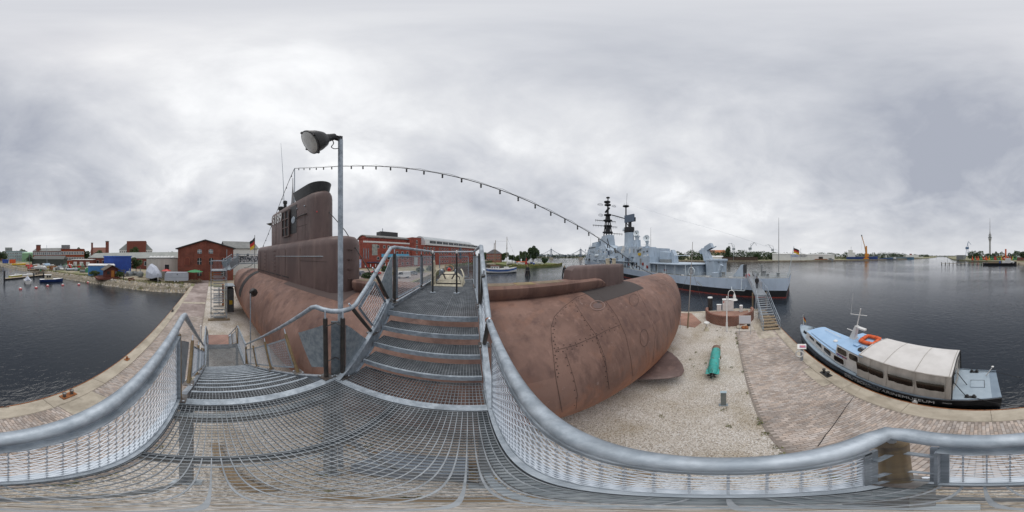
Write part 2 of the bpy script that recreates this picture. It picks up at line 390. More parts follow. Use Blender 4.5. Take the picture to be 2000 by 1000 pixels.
for ix in range(nx):
    x = -17.4 + (ix + .5) * BW
    for iy in range(-1, ny + 1):
        y = RY0 + (iy + .5 + (.5 if ix % 2 else 0)) * BL
        if y - BL / 2 < RY0 - .01 or y + BL / 2 > RY1 + .03 or patch(x, y): continue
        near.append((math.hypot(x, y) + (3 if abs(x) < .9 and y > -1.6 else 0), x, y))
near.sort()
bme = mesh_of('brick', bm0, brick_m)
for i, (d, x, y) in enumerate(near):
    dz = random.gauss(0, .003); rz = random.gauss(0, .015)
    if 60 <= i < 360:
        o = obj('brick', None, None, road, me=bme); o.location = (x, y, dz); o.rotation_euler = (random.gauss(0, .008), random.gauss(0, .012), rz)
    else:
        c_, s_ = math.cos(rz), math.sin(rz); n = len(far_v)
        for p in bv: far_v.append((x + p[0] * c_ - p[1] * s_, y + p[0] * s_ + p[1] * c_, p[2] + dz))
        far_f.extend([tuple(j + n for j in f) for f in bf])
obj('paving_bricks', (far_v, far_f), brick_m, road, kind='stuff')
fb = MB(); fb.bb(-52, -17.42, RY0, RY1, -.02, .014); obj('distant_paving', fb, brick_far, road)
pc = MB(); pc.bb(-4.58, -3.02, RY0 + .005, -3.22, -.1, .02); pc.bb(5.42, 7.18, RY0 + .005, -3.72, -.1, .02); pc.bb(11.9, 14.9, -4.0, -2.6, -.1, .022); obj('concrete_patch', pc, conc_m, road)
ks = MB(); ks.bb(-40, 13.6, RY1, RY1 + .06, -.1, .008); obj('edge_kerb', ks, joint_m, road)
cs = MB(); cs.bb(-23.2, -22.4, RY0 + .01, RY1 - .01, -.1, .024); obj('concrete_strip', cs, conc_m, road)

# loose stones and weeds over the gravel
lv, lf = [], []
for i in range(7000):
    x, y = rng.uniform(-12, 18), rng.uniform(-.9, 9.5); r_ = rng.uniform(.012, .034); n = len(lv)
    pts = np.array([(0, 0, .8), (1, 0, 0), (0, 1, 0), (-1, 0, 0), (0, -1, 0)], float) * (r_ * rng.uniform(.6, 1.4, size=(5, 3))) + np.array((x, y, -.008)); lv.extend(pts.tolist()); lf.extend([(n, n + 1, n + 2), (n, n + 2, n + 3), (n, n + 3, n + 4), (n, n + 4, n + 1)])
o = obj('loose_stones', (lv, lf), mat('loose_stone', (.42, .37, .31), (.58, .53, .46), rough=.9, scale=3, island=.45)); o['kind'] = 'stuff'; o['label'] = 'loose stones lying on the gravel'
wp = []
for i in range(90):
    cx_, cy_ = (rng.uniform(-12, 16), rng.choice((RY1 + .08, rng.uniform(-.8, 2.4)))); wp.extend([(cx_ + rng.normal(0, .06), cy_ + rng.normal(0, .05), .01 + rng.random() * .05) for _ in range(14)])
o = obj('weeds', scatter_faces(np.array(wp), .035, rng), mat('weed_green', (.13, .15, .06), (.20, .19, .09), rough=.9, scale=2, island=.3)); o['kind'] = 'stuff'; o['label'] = 'sparse weeds growing in the gravel'
# ================================================================ submarine
def hull_material():
    m = bpy.data.materials.new('hull_rusty_paint'); m.use_nodes = True; t = m.node_tree; b = t.nodes['Principled BSDF']; nn = t.nodes.new; lk = t.links.new
    tcn = nn('ShaderNodeTexCoord'); sp = nn('ShaderNodeSeparateXYZ'); lk(tcn.outputs['Object'], sp.inputs[0])
    def nz(scale, st, det=7, rg=.6, ds=0):
        mp = nn('ShaderNodeMapping'); mp.inputs['Scale'].default_value = st; lk(tcn.outputs['Object'], mp.inputs[0])
        n = nn('ShaderNodeTexNoise'); n.inputs['Scale'].default_value = scale; n.inputs['Detail'].default_value = det; n.inputs['Roughness'].default_value = rg; n.inputs['Distortion'].default_value = ds
        lk(mp.outputs[0], n.inputs['Vector']); return n.outputs[0]
    def rng_(x, a, b_, c=0, d=1):
        n = nn('ShaderNodeMapRange'); n.inputs[1].default_value = a; n.inputs[2].default_value = b_; n.inputs[3].default_value = c; n.inputs[4].default_value = d; lk(x, n.inputs[0]); return n.outputs[0]
    def mx(f, a, b_, ty='MIX'):
        n = nn('ShaderNodeMixRGB'); n.blend_type = ty; 
        if isinstance(f, float): n.inputs[0].default_value = f
        else: lk(f, n.inputs[0])
        for i, q in ((1, a), (2, b_)):
            if isinstance(q, tuple): n.inputs[i].default_value = q + (1,)
            else: lk(q, n.inputs[i])
        return n.outputs[0]
    def ma(op, a, b_):
        n = nn('ShaderNodeMath'); n.operation = op
        for i, q in ((0, a), (1, b_)):
            if isinstance(q, float): n.inputs[i].default_value = q
            else: lk(q, n.inputs[i])
        return n.outputs[0]
    big = nz(.45, (1, 1, .8)); streak = nz(1.6, (1.5, 1.5, .16), 8, .65); fine = nz(7, (1, 1, .6), 8, .7); blot = nz(1.1, (1, 1, .55), 9, .62, .6)
    c = mx(rng_(big, .38, .62), (.165, .098, .078), (.26, .16, .128))
    c = mx(ma('MULTIPLY', rng_(streak, .5, .66), .65), c, (.095, .058, .052))
    c = mx(ma('MULTIPLY', rng_(nz(2.3, (1.6, 1.6, .10), 8, .7), .54, .72), .6), c, (.33, .205, .165))
    # patched repaint areas: rectangular fields
    br = nn('ShaderNodeTexBrick'); mp = nn('ShaderNodeMapping'); mp.inputs['Rotation'].default_value = (R(90), 0, 0); lk(tcn.outputs['Object'], mp.inputs[0]); lk(mp.outputs[0], br.inputs['Vector'])
    br.inputs['Scale'].default_value = 1.0; br.inputs['Brick Width'].default_value = 1.7; br.inputs['Row Height'].default_value = .95; br.inputs['Mortar Size'].default_value = 0
    br.inputs['Color1'].default_value = (0, 0, 0, 1); br.inputs['Color2'].default_value = (1, 1, 1, 1); br.inputs['Bias'].default_value = -.1
    c = mx(ma('MULTIPLY', rng_(br.outputs['Color'], .55, .95), rng_(blot, .4, .6, 0, .55)), c, (.072, .046, .048))
    c = mx(ma('MULTIPLY', rng_(blot, .54, .66), .38), c, (.29, .15, .10))
    # lower hull: bare orange-brown rust
    zz = ma('ADD', sp.outputs[2], ma('MULTIPLY', rng_(blot, .3, .7, -1, 1), .75))
    c = mx(ma('MULTIPLY', rng_(zz, 3.0, 1.1), .8), c, (.42, .165, .08))
    c = mx(ma('MULTIPLY', rng_(fine, .58, .75), .2), c, (.085, .05, .045))
    c = mx(ma('MULTIPLY', rng_(nz(3.2, (1, 1, 1), 4), .70, .74), .5), c, (.36, .27, .24))
    lk(c, b.inputs['Base Color']); b.inputs['Specular IOR Level'].default_value = .22
    lk(rng_(fine, .3, .7, .5, .75), b.inputs['Roughness'])
    bu = nn('ShaderNodeBump'); bu.inputs['Strength'].default_value = .35; bu.inputs['Distance'].default_value = .03; lk(nz(2.2, (1, 1, .5), 6), bu.inputs['Height']); lk(bu.outputs[0], b.inputs['Normal'])
    return m
hull_m = hull_material()
seam_m = mat('dark_seam', (.05, .033, .029), rough=.8)
YC = 5.21
def hull_sec(x):
    """half beam, lower z, upper z, fullness of the lower half"""
    if x >= 6:
        t = min(1, (x - 6) / 9.0); a = 2.62 * max(0, 1 - t ** 2.3) ** .6
        tb = min(1, (x - 4) / 11.0); bot = .135 + 1.5 * tb ** 3.2
        tt = max(0, (x - 12.6) / 2.4); top = 5.375 - 2.0 * tt ** 2.2
        return a, bot, top, 1 - .22 * min(1, (x - 4) / 4)
    if x < -15:
        t = min(1, (-15 - x) / 18.0); a = 2.62 * max(0, 1 - t ** 2) ** .85
        return a, .135 + 1.5 * t ** 2, 5.375 - 1.6 * t ** 2, 1
    return 2.62, .135, 5.375, 1 - .22 * max(0, min(1, (x - 4) / 4))
def hull_pt(x, th, off=0.0):      # th: 0 = far side, 90 = top, 180 = near side
    a, bo, to, e = hull_sec(x); zc = (bo + to) / 2; b = (to - bo) / 2; c, s = math.cos(th), math.sin(th)
    ey = e if s < 0 else 1
    y = YC + (a + off) * math.copysign(abs(c) ** ey, c); z = zc + (b + off) * math.copysign(abs(s) ** ey, s)
    return Vector((x, y, z))
def hull_inside(x, y, z, off=0.0):
    a, bo, to, e = hull_sec(x); a += off; zc = (bo + to) / 2; b = (to - bo) / 2 + off
    if a < .02 or x > 15 or x < -33: return False
    n = 2 / (e if z < zc else 1)
    return abs((y - YC) / a) ** n + abs((z - zc) / b) ** n < 1
def hull_hit(u, v, off=0.0):
    al, el = phi(u), R((500 - v) * .18); d = Vector((math.sin(al) * math.cos(el), math.cos(al) * math.cos(el), math.sin(el)))
    t = 1.0
    while t < 40:
        p = Vector((0, 0, EYE)) + d * t
        if hull_inside(p.x, p.y, p.z, off):
            lo, hi = t - .1, t
            for _ in range(12):
                md = (lo + hi) / 2; p = Vector((0, 0, EYE)) + d * md
                if hull_inside(p.x, p.y, p.z, off): hi = md
                else: lo = md
            return p
        t += .1
    return None
sub = thing('submarine', 'rust-brown museum submarine lying ashore on the gravel', 'submarine', (0, YC, 0), world=True)
stations = [-33, -32.6, -32, -31, -30, -28, -26, -24, -22, -20.5, -19, -17.5, -16, -15] + [-14 + i for i in range(18)] + [4 + .5 * i for i in range(18)] + [13.2, 13.6, 14, 14.3, 14.6, 14.8, 14.93, 15]
hm = MB(); hm.loft([[hull_pt(x, 2 * PI * j / 72) for j in range(72)] for x in stations])
hull = obj('hull', hm, hull_m, sub, smooth=60)
# rubber band round the after hull
bandm = MB(); bandm.loft([[hull_pt(x, PI * (.02 + .96 * j / 40), o_) for j in range(41)] for x, o_ in ((-15.9, .0), (-15.88, .035), (-14.9, .035), (-14.88, .0))], cap=False, closed=False)
obj('hull_band', bandm, black_m, sub, smooth=30)
# weld seams and bolted plates on the bow: fine strips and bolt heads on the hull surface
def surf_line(pts, wd=.012, off=.004, n=8):
    hp = []
    for i in range(len(pts) - 1):
        for j in range(n):
            f = j / n; p = hull_hit(pts[i][0] + (pts[i + 1][0] - pts[i][0]) * f, pts[i][1] + (pts[i + 1][1] - pts[i][1]) * f, off)
            if p: hp.append(p)
    p = hull_hit(*pts[-1], off)
    if p: hp.append(p)
    mb = MB()
    if len(hp) > 1: mb.tube(hp, wd / 2, n=5)
    return mb
plate_outline = [(1098, 805), (1086, 740), (1078, 670), (1076, 640), (1083, 618), (1100, 600), (1125, 581), (1145, 574), (1165, 572), (1185, 590), (1205, 618), (1222, 655), (1232, 700), (1236, 735)]
SEAMS = [plate_outline, [(1085, 684), (1120, 675), (1160, 658), (1185, 645), (1212, 634)], [(1123, 592), (1140, 620), (1165, 655), (1182, 700), (1190, 760)],
         [(1105, 690), (1120, 735), (1128, 770), (1125, 800)], [(1165, 660), (1175, 690), (1186, 722)], [(1240, 560), (1262, 600), (1280, 650), (1275, 715)],
         [(1280, 548), (1295, 556), (1310, 553), (1300, 546), (1280, 548)]]
for i, s_ in enumerate(SEAMS): obj('weld_seam', surf_line(s_, .010 if i < 3 else .007), seam_m, hull)
bolt_me = mesh_of('bolt', MB().lathe([(.016, 0), (.016, .008), (.009, .014)], n=6), seam_m)
def bolts_along(pts, step, off=6):
    for i in range(len(pts) - 1):
        L_ = math.hypot(pts[i + 1][0] - pts[i][0], pts[i + 1][1] - pts[i][1]); n = max(1, int(L_ / step))
        dx, dy = (pts[i + 1][0] - pts[i][0]) / L_, (pts[i + 1][1] - pts[i][1]) / L_
        for j in range(n):
            f = (j + .5) / n * L_; s_ = off if j % 2 else off * .55
            p = hull_hit(pts[i][0] + dx * f - dy * s_, pts[i][1] + dy * f + dx * s_)
            if p:
                o = obj('bolt', None, None, hull, me=bolt_me); o.location = p
                nrm = Vector((0, p.y - YC, p.z - 2.75)).normalized(); o.rotation_euler = nrm.to_track_quat('Z', 'X').to_euler()
bolts_along(plate_outline[1:11], 7); bolts_along(SEAMS[1], 9); bolts_along(SEAMS[1], 10, -6); bolts_along(SEAMS[2], 9, 4); bolts_along(SEAMS[3], 12, 4)
def ring_on_hull(u, v, ru, rv, name, m, wd=.012):
    obj(name, surf_line([(u + ru * math.cos(a), v + rv * math.sin(a)) for a in [2 * PI * i / 16 for i in range(17)]], wd, n=2), m, hull)
ring_on_hull(1167, 597, 14, 9, 'hatch_ring', mat('pale_rust', (.24, .16, .135), rough=.8), .05)
ring_on_hull(1238, 586, 9, 12, 'hatch_ring', seam_m); ring_on_hull(1258, 660, 8, 17, 'hatch_ring', seam_m)
pl = [hull_hit(1167 + 9 * math.cos(a), 597 + 5.5 * math.sin(a), .006) for a in [2 * PI * i / 20 for i in range(20)]]
obj('blanking_plate', MB().add(pl, [tuple(range(20))]), sail_m, hull)
for cx_, cy_ in ((1309, 681), ):
    p = hull_hit(cx_, cy_, -.02)
    if p: obj('drain_hole', MB().sphere(p, .07, 8), black_m, hull, smooth=60)
# bow hydroplane low on the near side
fp = [(5.4, 3.35), (5.75, 2.75), (6.05, 2.2), (6.42, 1.74), (6.85, 1.72), (7.4, 1.95), (7.95, 2.35), (8.4, 2.8), (8.8, 3.5)]
fm = MB(); n_ = len(fp); fm.loft([[(p[0], p[1], z + .10) for p in fp] for z in (.74,)] + [[(7 + (p[0] - 7) * .97, 2.7 + (p[1] - 2.7) * .97, .90) for p in fp], [(7 + (p[0] - 7) * .97, 2.7 + (p[1] - 2.7) * .97, .72) for p in fp]][:1]); 
fm = MB(); fm.loft([[(7 + (p[0] - 7) * s_, 3.0 + (p[1] - 3.0) * s_, z) for p in fp] for s_, z in ((.9, .70), (1, .77), (1, .80), (.9, .87))])
obj('hydroplane', fm, sail_m, sub, smooth=30)
# deck casing with grip panels
dk = MB(); prof = [(4.85, 5.565), (4.83, 5.77), (4.90, 5.85), (5.50, 5.855), (5.58, 5.77), (5.6, 5.45), (5.35, 5.3), (5.05, 5.3)]
rings = [[(x, y, z) for y, z in prof] for x in (-4.2, -2, 0, 2, 4.9)]
for f_, x in ((.88, 5.2), (.55, 5.5), (.2, 5.72)): rings.append([(x, 5.2 + (y - 5.2) * (.4 + .6 * f_), 5.3 + (z - 5.3) * max(f_, .3)) for y, z in prof])
obj('deck_casing', MB().loft(rings), hull_m, sub, smooth=40)
moss = mat('mossy_grip_paint', (.26, .20, .07), (.20, .15, .10), rough=.9, scale=3)
moss2 = mat('worn_grip_paint', (.16, .12, .08), (.23, .18, .12), rough=.9, scale=4)
for x0, x1, m_ in ((.6, 1.45, moss2), (1.52, 2.2, moss), (2.3, 3.3, moss2), (-4.0, -2.6, moss2)):
    obj('grip_panel', MB().bb(x0, x1, 4.96, 5.44, 5.85, 5.862), m_, sub)
# sonar fairing near the bow
sf = MB(); base = [(3.7, 5.15), (4.0, 4.98), (6.7, 4.98), (7.3, 5.2), (7.3, 5.65), (6.7, 5.95), (4.0, 5.95), (3.7, 5.7)]
sf.loft([[(5.5 + (p[0] - 5.5) * s_ + o_, 5.45 + (p[1] - 5.45) * s_, z) for p in base] for s_, z, o_ in ((1, 5.2, 0), (1, 5.7, 0), (.97, 6.22, .06), (.93, 6.34, .12), (.86, 6.38, .15))])
obj('sonar_fairing', sf, sail_m, sub, smooth=35)
for x in (6.1, 6.62):
    st_ = MB(); st_.lathe([(.10, 0), (.10, .26), (.115, .27), (.115, .30), (.09, .31)], (x + .15, 5.45, 6.36), n=14); obj('transducer_stub', st_, cream_m, sub, smooth=40)
# dark grip paint aft of the fairing on the hull crown
dpp = [[hull_pt(x, PI * (.43 + .22 * j / 12), .006) for j in range(13)] for x in np.linspace(4.1, 7.5, 14)]
dk_ = MB(); dk_.loft(dpp, cap=False, closed=False); obj('grip_strip', dk_, mat('black_grip', (.06, .05, .048), rough=.85), sub, smooth=60)
dpp = [[hull_pt(x, PI * (.47 + .17 * j / 12), .006) for j in range(13)] for x in np.linspace(-8.8, -4.0, 14)]
dk_ = MB(); dk_.loft(dpp, cap=False, closed=False); obj('grip_strip', dk_, mat('brown_grip', (.085, .06, .055), rough=.85), sub, smooth=60)
# lower fin fairing
def pill(x0, x1, hw, tipf=1.2, tipa=1.6, n=10):
    """plan outline of a fin: rounded front (x1), tapered after end (x0); near side first"""
    pts = []
    for i in range(n + 1): a = PI / 2 * i / n; pts.append((x1 - tipf + tipf * math.sin(a), YC - hw * math.cos(a)))
    for i in range(1, n + 1): a = PI / 2 * i / n; pts.append((x1 - tipf + tipf * math.cos(a), YC + hw * math.sin(a)))
    for i in range(1, n + 1): a = PI / 2 * i / n; pts.append((x0 + tipa - tipa * math.sin(a), YC + hw * math.cos(a)))
    for i in range(1, n): a = PI / 2 * i / n; pts.append((x0 + tipa - tipa * math.cos(a), YC - hw * math.sin(a)))
    return pts
def fin(pl_, levels, cx):
    return MB().loft([[(cx + (p[0] - cx) * s_, YC + (p[1] - YC) * s2, z) for p in pl_] for s_, s2, z in levels])
fo = pill(-16.6, -4.35, .80, .75, 1.6)
fair = obj('fin_fairing', fin(fo, ((1, 1, 5.2), (1, 1, 7.25), (.992, .95, 7.48), (.97, .80, 7.62), (.93, .55, 7.67)), -10), sail_m, sub, smooth=50)
so = pill(-12.7, -6.0, .62, .8, .8)
sail = obj('conning_tower', fin(so, ((1, 1, 7.3), (1, 1, 9.75), (.995, .96, 9.98), (.98, .84, 10.12), (.95, .6, 10.2)), -9.5), sail_m, sub, smooth=50)
# panel joints, rungs, rails, limber holes on the fairing (near side y = YC-.8)
NY = YC - .80
for x in (-14.6, -12.9, -10.2, -9.2, -7.4):
    obj('panel_joint', MB().bb(x - .008, x + .008, NY - .006, NY + .01, 5.6, 7.2), seam_m, fair)
for z in (6.55, ): obj('panel_joint', MB().bb(-7.4, -5.2, NY - .006, NY + .01, z - .008, z + .008), seam_m, fair)
obj('grab_rail', MB().tube([(-10.5, NY - .1, 6.78), (-6.1, NY - .1, 6.78), (-5.3, NY + .05, 6.78)], .022, 8), galv_d, fair, smooth=50)
for x in (-10.4, -8.6, -7, -6.2): obj('rail_bracket', MB().bar((x, NY - .1, 6.78), (x, NY + .02, 6.78), .03, .03), sail_m, fair)
for i in range(6): obj('rung', MB().tube([(-11.25, NY, 5.75 + .28 * i), (-11.25, NY - .1, 5.75 + .28 * i), (-10.85, NY - .1, 5.75 + .28 * i), (-10.85, NY, 5.75 + .28 * i)], .016, 6), sail_m, fair, smooth=50)
for i in range(5): obj('limber_hole', MB().lathe([(.07, 0), (.07, .02)], (-13.25, NY - .008, 5.85 + .32 * i), 10, (0, 1, 0)), black_m, fair)
for i in range(6): obj('limber_slot', MB().bb(-15.4 + 1.15 * i, -14.5 + 1.15 * i, NY - .008, NY + .05, 5.47, 5.54), black_m, fair)
for i in range(4):
    x_, y_ = -4.43, YC - .26
    obj('step_plate', MB().bb(x_ - .05, x_ + .10, y_ - .12, y_ + .12, 5.85 + .4 * i, 5.88 + .4 * i), sail_m, fair)
# conning tower: opening, open shutter frame, rail, number, seams
SY = YC - .62
obj('bridge_opening', MB().bb(-8.85, -8.08, SY - .012, SY + .5, 8.15, 9.85), black_m, sail)
fr_ = thing  # noqa
def frame_bars(x0, x1, z0, z1, y, w_=.06):
    mb = MB()
    for z in (z0, z1, (z0 * 2 + z1) / 3, (z0 + 2 * z1) / 3): mb.bb(x0, x1, y - .03, y + .03, z - w_ / 2, z + w_ / 2)
    for x in (x0, x1, (x0 + x1) / 2): mb.bb(x - w_ / 2, x + w_ / 2, y - .035, y + .035, z0, z1)
    return mb
obj('open_shutter', frame_bars(-9.88, -8.9, 8.05, 9.75, SY - .09), sail_m, sail)
obj('shutter_plate', MB().bb(-9.84, -8.94, SY - .06, SY - .03, 8.1, 9.7), black_m, sail)
obj('searchlight', MB().lathe([(.05, -.1), (.2, -.08), (.22, 0), (.2, .02)], (-8.45, SY - .03, 8.95), 14, (0, -1, 0)), galv, sail, smooth=40)
obj('grab_rail', MB().tube([(-8.02, SY - .05, 8.98), (-7.6, SY - .08, 9.02), (-7.0, SY - .05, 9.02)], .03, 8), black_m, sail, smooth=50)
for z in (8.45, 9.25): obj('panel_joint', MB().bb(-8.3 if z < 9 else -12.0, -7.0 if z < 9 else -10.6, SY - .006, SY + .01, z - .008, z + .008), seam_m, sail)
for x in (-7.95, -7.2, -11.2): obj('panel_joint', MB().bb(x - .008, x + .008, SY - .006, SY + .01, 7.7, 9.2), seam_m, sail)
for x, z in ((-8.0, 9.55), (-7.2, 9.5)): obj('navigation_lamp', MB().sphere((x, SY - .03, z), .045, 8), galv, sail, smooth=60)
obj('navigation_lamp', MB().sphere((-6.35, YC - .45, 9.0), .07, 8), red_m, sail, smooth=60, label='red navigation lamp on the conning tower')
text('hull_number', 'S189', .95, (-10.98, SY - .022, 9.5), (R(90), 0, 0), white_m, sail, .006, sx=.92, font_off=.012)
# flared windscreen
wo = [p for p in pill(-8.7, -6.15, .60, .8, .3)]
obj('windscreen', MB().loft([[(-7.4 + (p[0] + 7.4) * s_, YC + (p[1] - YC) * s2, z) for p in wo] for s_, s2, z in ((.92, .80, 9.98), (.97, .90, 10.25), (1.05, 1.05, 10.72), (1.02, 1.0, 10.72), (.9, .8, 10.3))], cap=True), black_m, sail, smooth=25)
# masts, snorkel, whip antenna, fin plane
for x, y, z1, r_ in ((-11.6, YC, 10.75, .24), (-10.9, YC, 11.05, .15)):
    obj('mast_stub', MB().lathe([(r_ * .8, 0), (r_ * .8, z1 - 10.0 - .25), (r_ * 1.1, z1 - 10 - .22), (r_ * 1.1, z1 - 10 - .05), (r_ * .7, z1 - 10)], (x, y, 10.0), 14), black_m, sub, smooth=40)
obj('periscope', MB().lathe([(.16, 0), (.15, .35), (.12, .36), (.03, 1.7), (.02, 2.4)], (-9.7, YC, 10.1), 12), mat('grey_white_mast', (.30, .29, .29), rough=.5), sub, smooth=40)
obj('whip_antenna', MB().tube([(-11.25, YC + .1, 10.2), (-11.45, YC + .1, 13), (-11.9, YC + .1, 17.6)], [.03, .022, .01], 6), galv_d, sub)
obj('light_mast', MB().tube([(-9.45, YC, 10.1), (-9.45, YC, 13.25)], .03, 8), galv_d, sub)
obj('stern_plane', MB().loft([[(-13.8, YC - .1, 9.55), (-13.3, YC - .65, 9.6), (-12.7, YC - .2, 9.6), (-12.8, YC + .3, 9.6)], [(-13.8, YC - .1, 9.62), (-13.3, YC - .65, 9.62), (-12.7, YC - .2, 9.68), (-12.8, YC + .3, 9.68)]]), black_m, sub)
# timber cradle under the keel
for x in (-13.5, -8, -2.2, 3.4, 8.2):
    obj('cradle_block', MB().bb(x - .35, x + .35, YC - 1.0, YC + 1.0, -.02, .20), wood_m, sub)
# flag on the after casing
fl = thing('national_flag', 'black, red and gold flag behind the submarine conning tower', 'flag', (-19.9, 5.2, 5.0), world=True)
obj('flag_pole', MB().tube([(-19.6, 5.2, 5.0), (-19.6, 5.2, 9.4)], .035, 8), black_m, fl)
def flag_strip(p, w_, h, cols, parent, sag=.25, ang=0.0, ph=0.0):
    for k_, m_ in enumerate(cols):
        mb = MB(); n = 10; rows = []
        for j in range(2):
            row = []
            for i in range(n + 1):
                f = i / n; z = p[2] - h * (k_ + j) / len(cols) - sag * w_ * f ** 1.3; a = .09 * w_ * math.sin(f * 7 + ph + .5 * (k_ + j)) * f
                x = p[0] + math.cos(ang) * w_ * f * .92 - math.sin(ang) * a; y = p[1] + math.sin(ang) * w_ * f * .92 + math.cos(ang) * a
                row.append((x, y, z))
            rows.append(row)
        mb.loft(rows, cap=False, closed=False); obj('flag_stripe', mb, m_, parent, smooth=60)
gold_m = mat('gold_cloth', (.65, .42, .03), rough=.8); redc_m = mat('red_cloth', (.5, .03, .025), rough=.8); blackc_m = mat('black_cloth', (.02, .02, .02), rough=.8)
flag_strip((-19.6, 5.2, 9.1), 1.25, 1.25, (blackc_m, redc_m, gold_m), fl, .35, R(195), 1)
# festoon lights dressing the boat
fs = thing('string_lights', 'string of festoon bulbs from the light mast down to the bow', 'string lights', (-9.45, YC, 13.2), world=True)
ctrl = [(-9.45, 13.22), (-6.8, 11.95), (-4.17, 10.9), (-1.08, 9.78), (1.42, 8.95), (3.3, 8.32), (5.04, 7.75), (7.16, 6.88), (9.4, 5.92), (11, 5.42)]
def interp(pts, n):
    out = []; xs = [p[0] for p in pts]
    for i in range(n + 1):
        x = xs[0] + (xs[-1] - xs[0]) * i / n; out.append((x, float(np.interp(x, xs, [p[1] for p in pts]))))
    return out
cb = interp(ctrl, 60); sm = [(cb[i][0], (cb[max(0, i - 2)][1] + cb[max(0, i - 1)][1] + cb[i][1] + cb[min(60, i + 1)][1] + cb[min(60, i + 2)][1]) / 5 if 1 < i < 59 else cb[i][1]) for i in range(61)]
obj('cable', MB().tube([(x, YC, z) for x, z in sm], .014, 6), black_m, fs, smooth=60)
obj('carrier_wire', MB().tube([(x, YC + .02, z + .05 + .03 * math.sin(x * 7)) for x, z in sm], .006, 5), black_m, fs)
bulb = MB(); bulb.lathe([(.018, .0), (.03, -.02), (.03, -.085), (.02, -.09)], n=8); bulb.lathe([(.02, -.09), (.035, -.13), (.02, -.165), (.001, -.17)], n=8)
bulb_me = mesh_of('lamp_holder', bulb, black_m, 50)
for i in range(0, 30):
    x = -8.9 + i * .62; z = float(np.interp(x, [p[0] for p in sm], [p[1] for p in sm])); o = obj('lamp_holder', None, None, fs, me=bulb_me); o.location = (x, YC, z)
fs2 = thing('string_lights', 'string of festoon bulbs from the light mast down to the stern', 'string lights', (-9.5, YC, 13.2), world=True)
c2 = [(-9.5 - 17 * t, 13.2 - 8.3 * t - 2.2 * math.sin(PI * t)) for t in [i / 30 for i in range(31)]]
obj('cable', MB().tube([(x, YC, z) for x, z in c2], .02, 6), black_m, fs2, smooth=60)
for i in range(0, 22):
    t = (i + .5) / 22; o = obj('lamp_holder', None, None, fs2, me=bulb_me); o.location = (-9.5 - 17 * t, YC, 13.2 - 8.3 * t - 2.2 * math.sin(PI * t))
# short stay from the conning tower to the fairing
st2 = MB().tube([(-6.05, YC, 9.05), (-4.9, YC, 7.9), (-3.4, YC, 5.9)], .02, 6); obj('forestay', st2, black_m, sub)
# ================================================================ steel access stair the camera stands on
P0, P1, P2 = 5.2, 5.93, 2.53      # platform, upper deck, landing
RH = .98                          # rail height
st = thing('access_stair', 'galvanised steel stair and platform with mesh railings leading up onto the submarine', 'stair', (-.5, .5, 0), world=True)
def grating(x0, x1, y0, y1, z, pitch=.031, along='y', name='deck_grating', cross=.034):
    """bearing bars along one axis, cross rods along the other, edge frame"""
    mb = MB(); t = .004; d = .035
    if along == 'y':
        n = int((x1 - x0) / pitch)
        for i in range(1, n): x = x0 + (x1 - x0) * i / n; mb.bb(x - t / 2, x + t / 2, y0, y1, z - d, z)
        n = int((y1 - y0) / cross)
        for i in range(1, n): y = y0 + (y1 - y0) * i / n; mb.bb(x0, x1, y - .0025, y + .0025, z - .010, z - .001)
    else:
        n = int((y1 - y0) / pitch)
        for i in range(1, n): y = y0 + (y1 - y0) * i / n; mb.bb(x0, x1, y - t / 2, y + t / 2, z - d, z)
        n = int((x1 - x0) / cross)
        for i in range(1, n): x = x0 + (x1 - x0) * i / n; mb.bb(x - .0025, x + .0025, y0, y1, z - .010, z - .001)
    for a in ((x0, x0 + .005, y0, y1), (x1 - .005, x1, y0, y1), (x0 + .006, x1 - .006, y0, y0 + .005), (x0 + .006, x1 - .006, y1 - .005, y1)): mb.bb(a[0], a[1], a[2], a[3], z - d, z + .001)
    return obj(name, mb, grate_m, st)
X0, X1, Y0, Y1 = -1.22, .13, -.255, 1.13
grating(X0, -.56, Y0, Y1, P0, along='x'); grating(-.552, X1, Y0, Y1, P0, along='x')
# platform frame channels (flat top flange)
def channel(p, q, w_=.075, h=.14, z=0.0):
    mb = MB(); p, q = Vector(p), Vector(q)
    mb.bar(p - V3(0, 0, .004), q - V3(0, 0, .004), w_, .008); mb.bar(p - V3(0, 0, h), q - V3(0, 0, h), w_, .008); mb.bar(p - V3(0, 0, h / 2 + .002), q - V3(0, 0, h / 2 + .002), .008, h - .012)
    return mb
zt = P0 + .012
obj('frame_channel', channel((X1 + .045, Y0 - .09, zt), (X1 + .045, 1.6, zt)), galv, st)
obj('frame_channel', channel((X0 - .09, Y0 - .045, zt), (X1 + .006, Y0 - .045, zt)), galv, st)
obj('frame_channel', channel((X0 - .05, Y0 - .004, zt - .001), (X0 - .05, Y1 + .005, zt - .001), .09), galv, st)
obj('frame_channel', channel((X0 - .09, Y1 + .05, zt), (X1 + .006, Y1 + .05, zt), .085), galv, st)
for x in (-1.1, -.556, .10): obj('under_beam', MB().bb(x - .03, x + .03, Y0, Y1, P0 - .16, P0 - .04), galv_d, st)
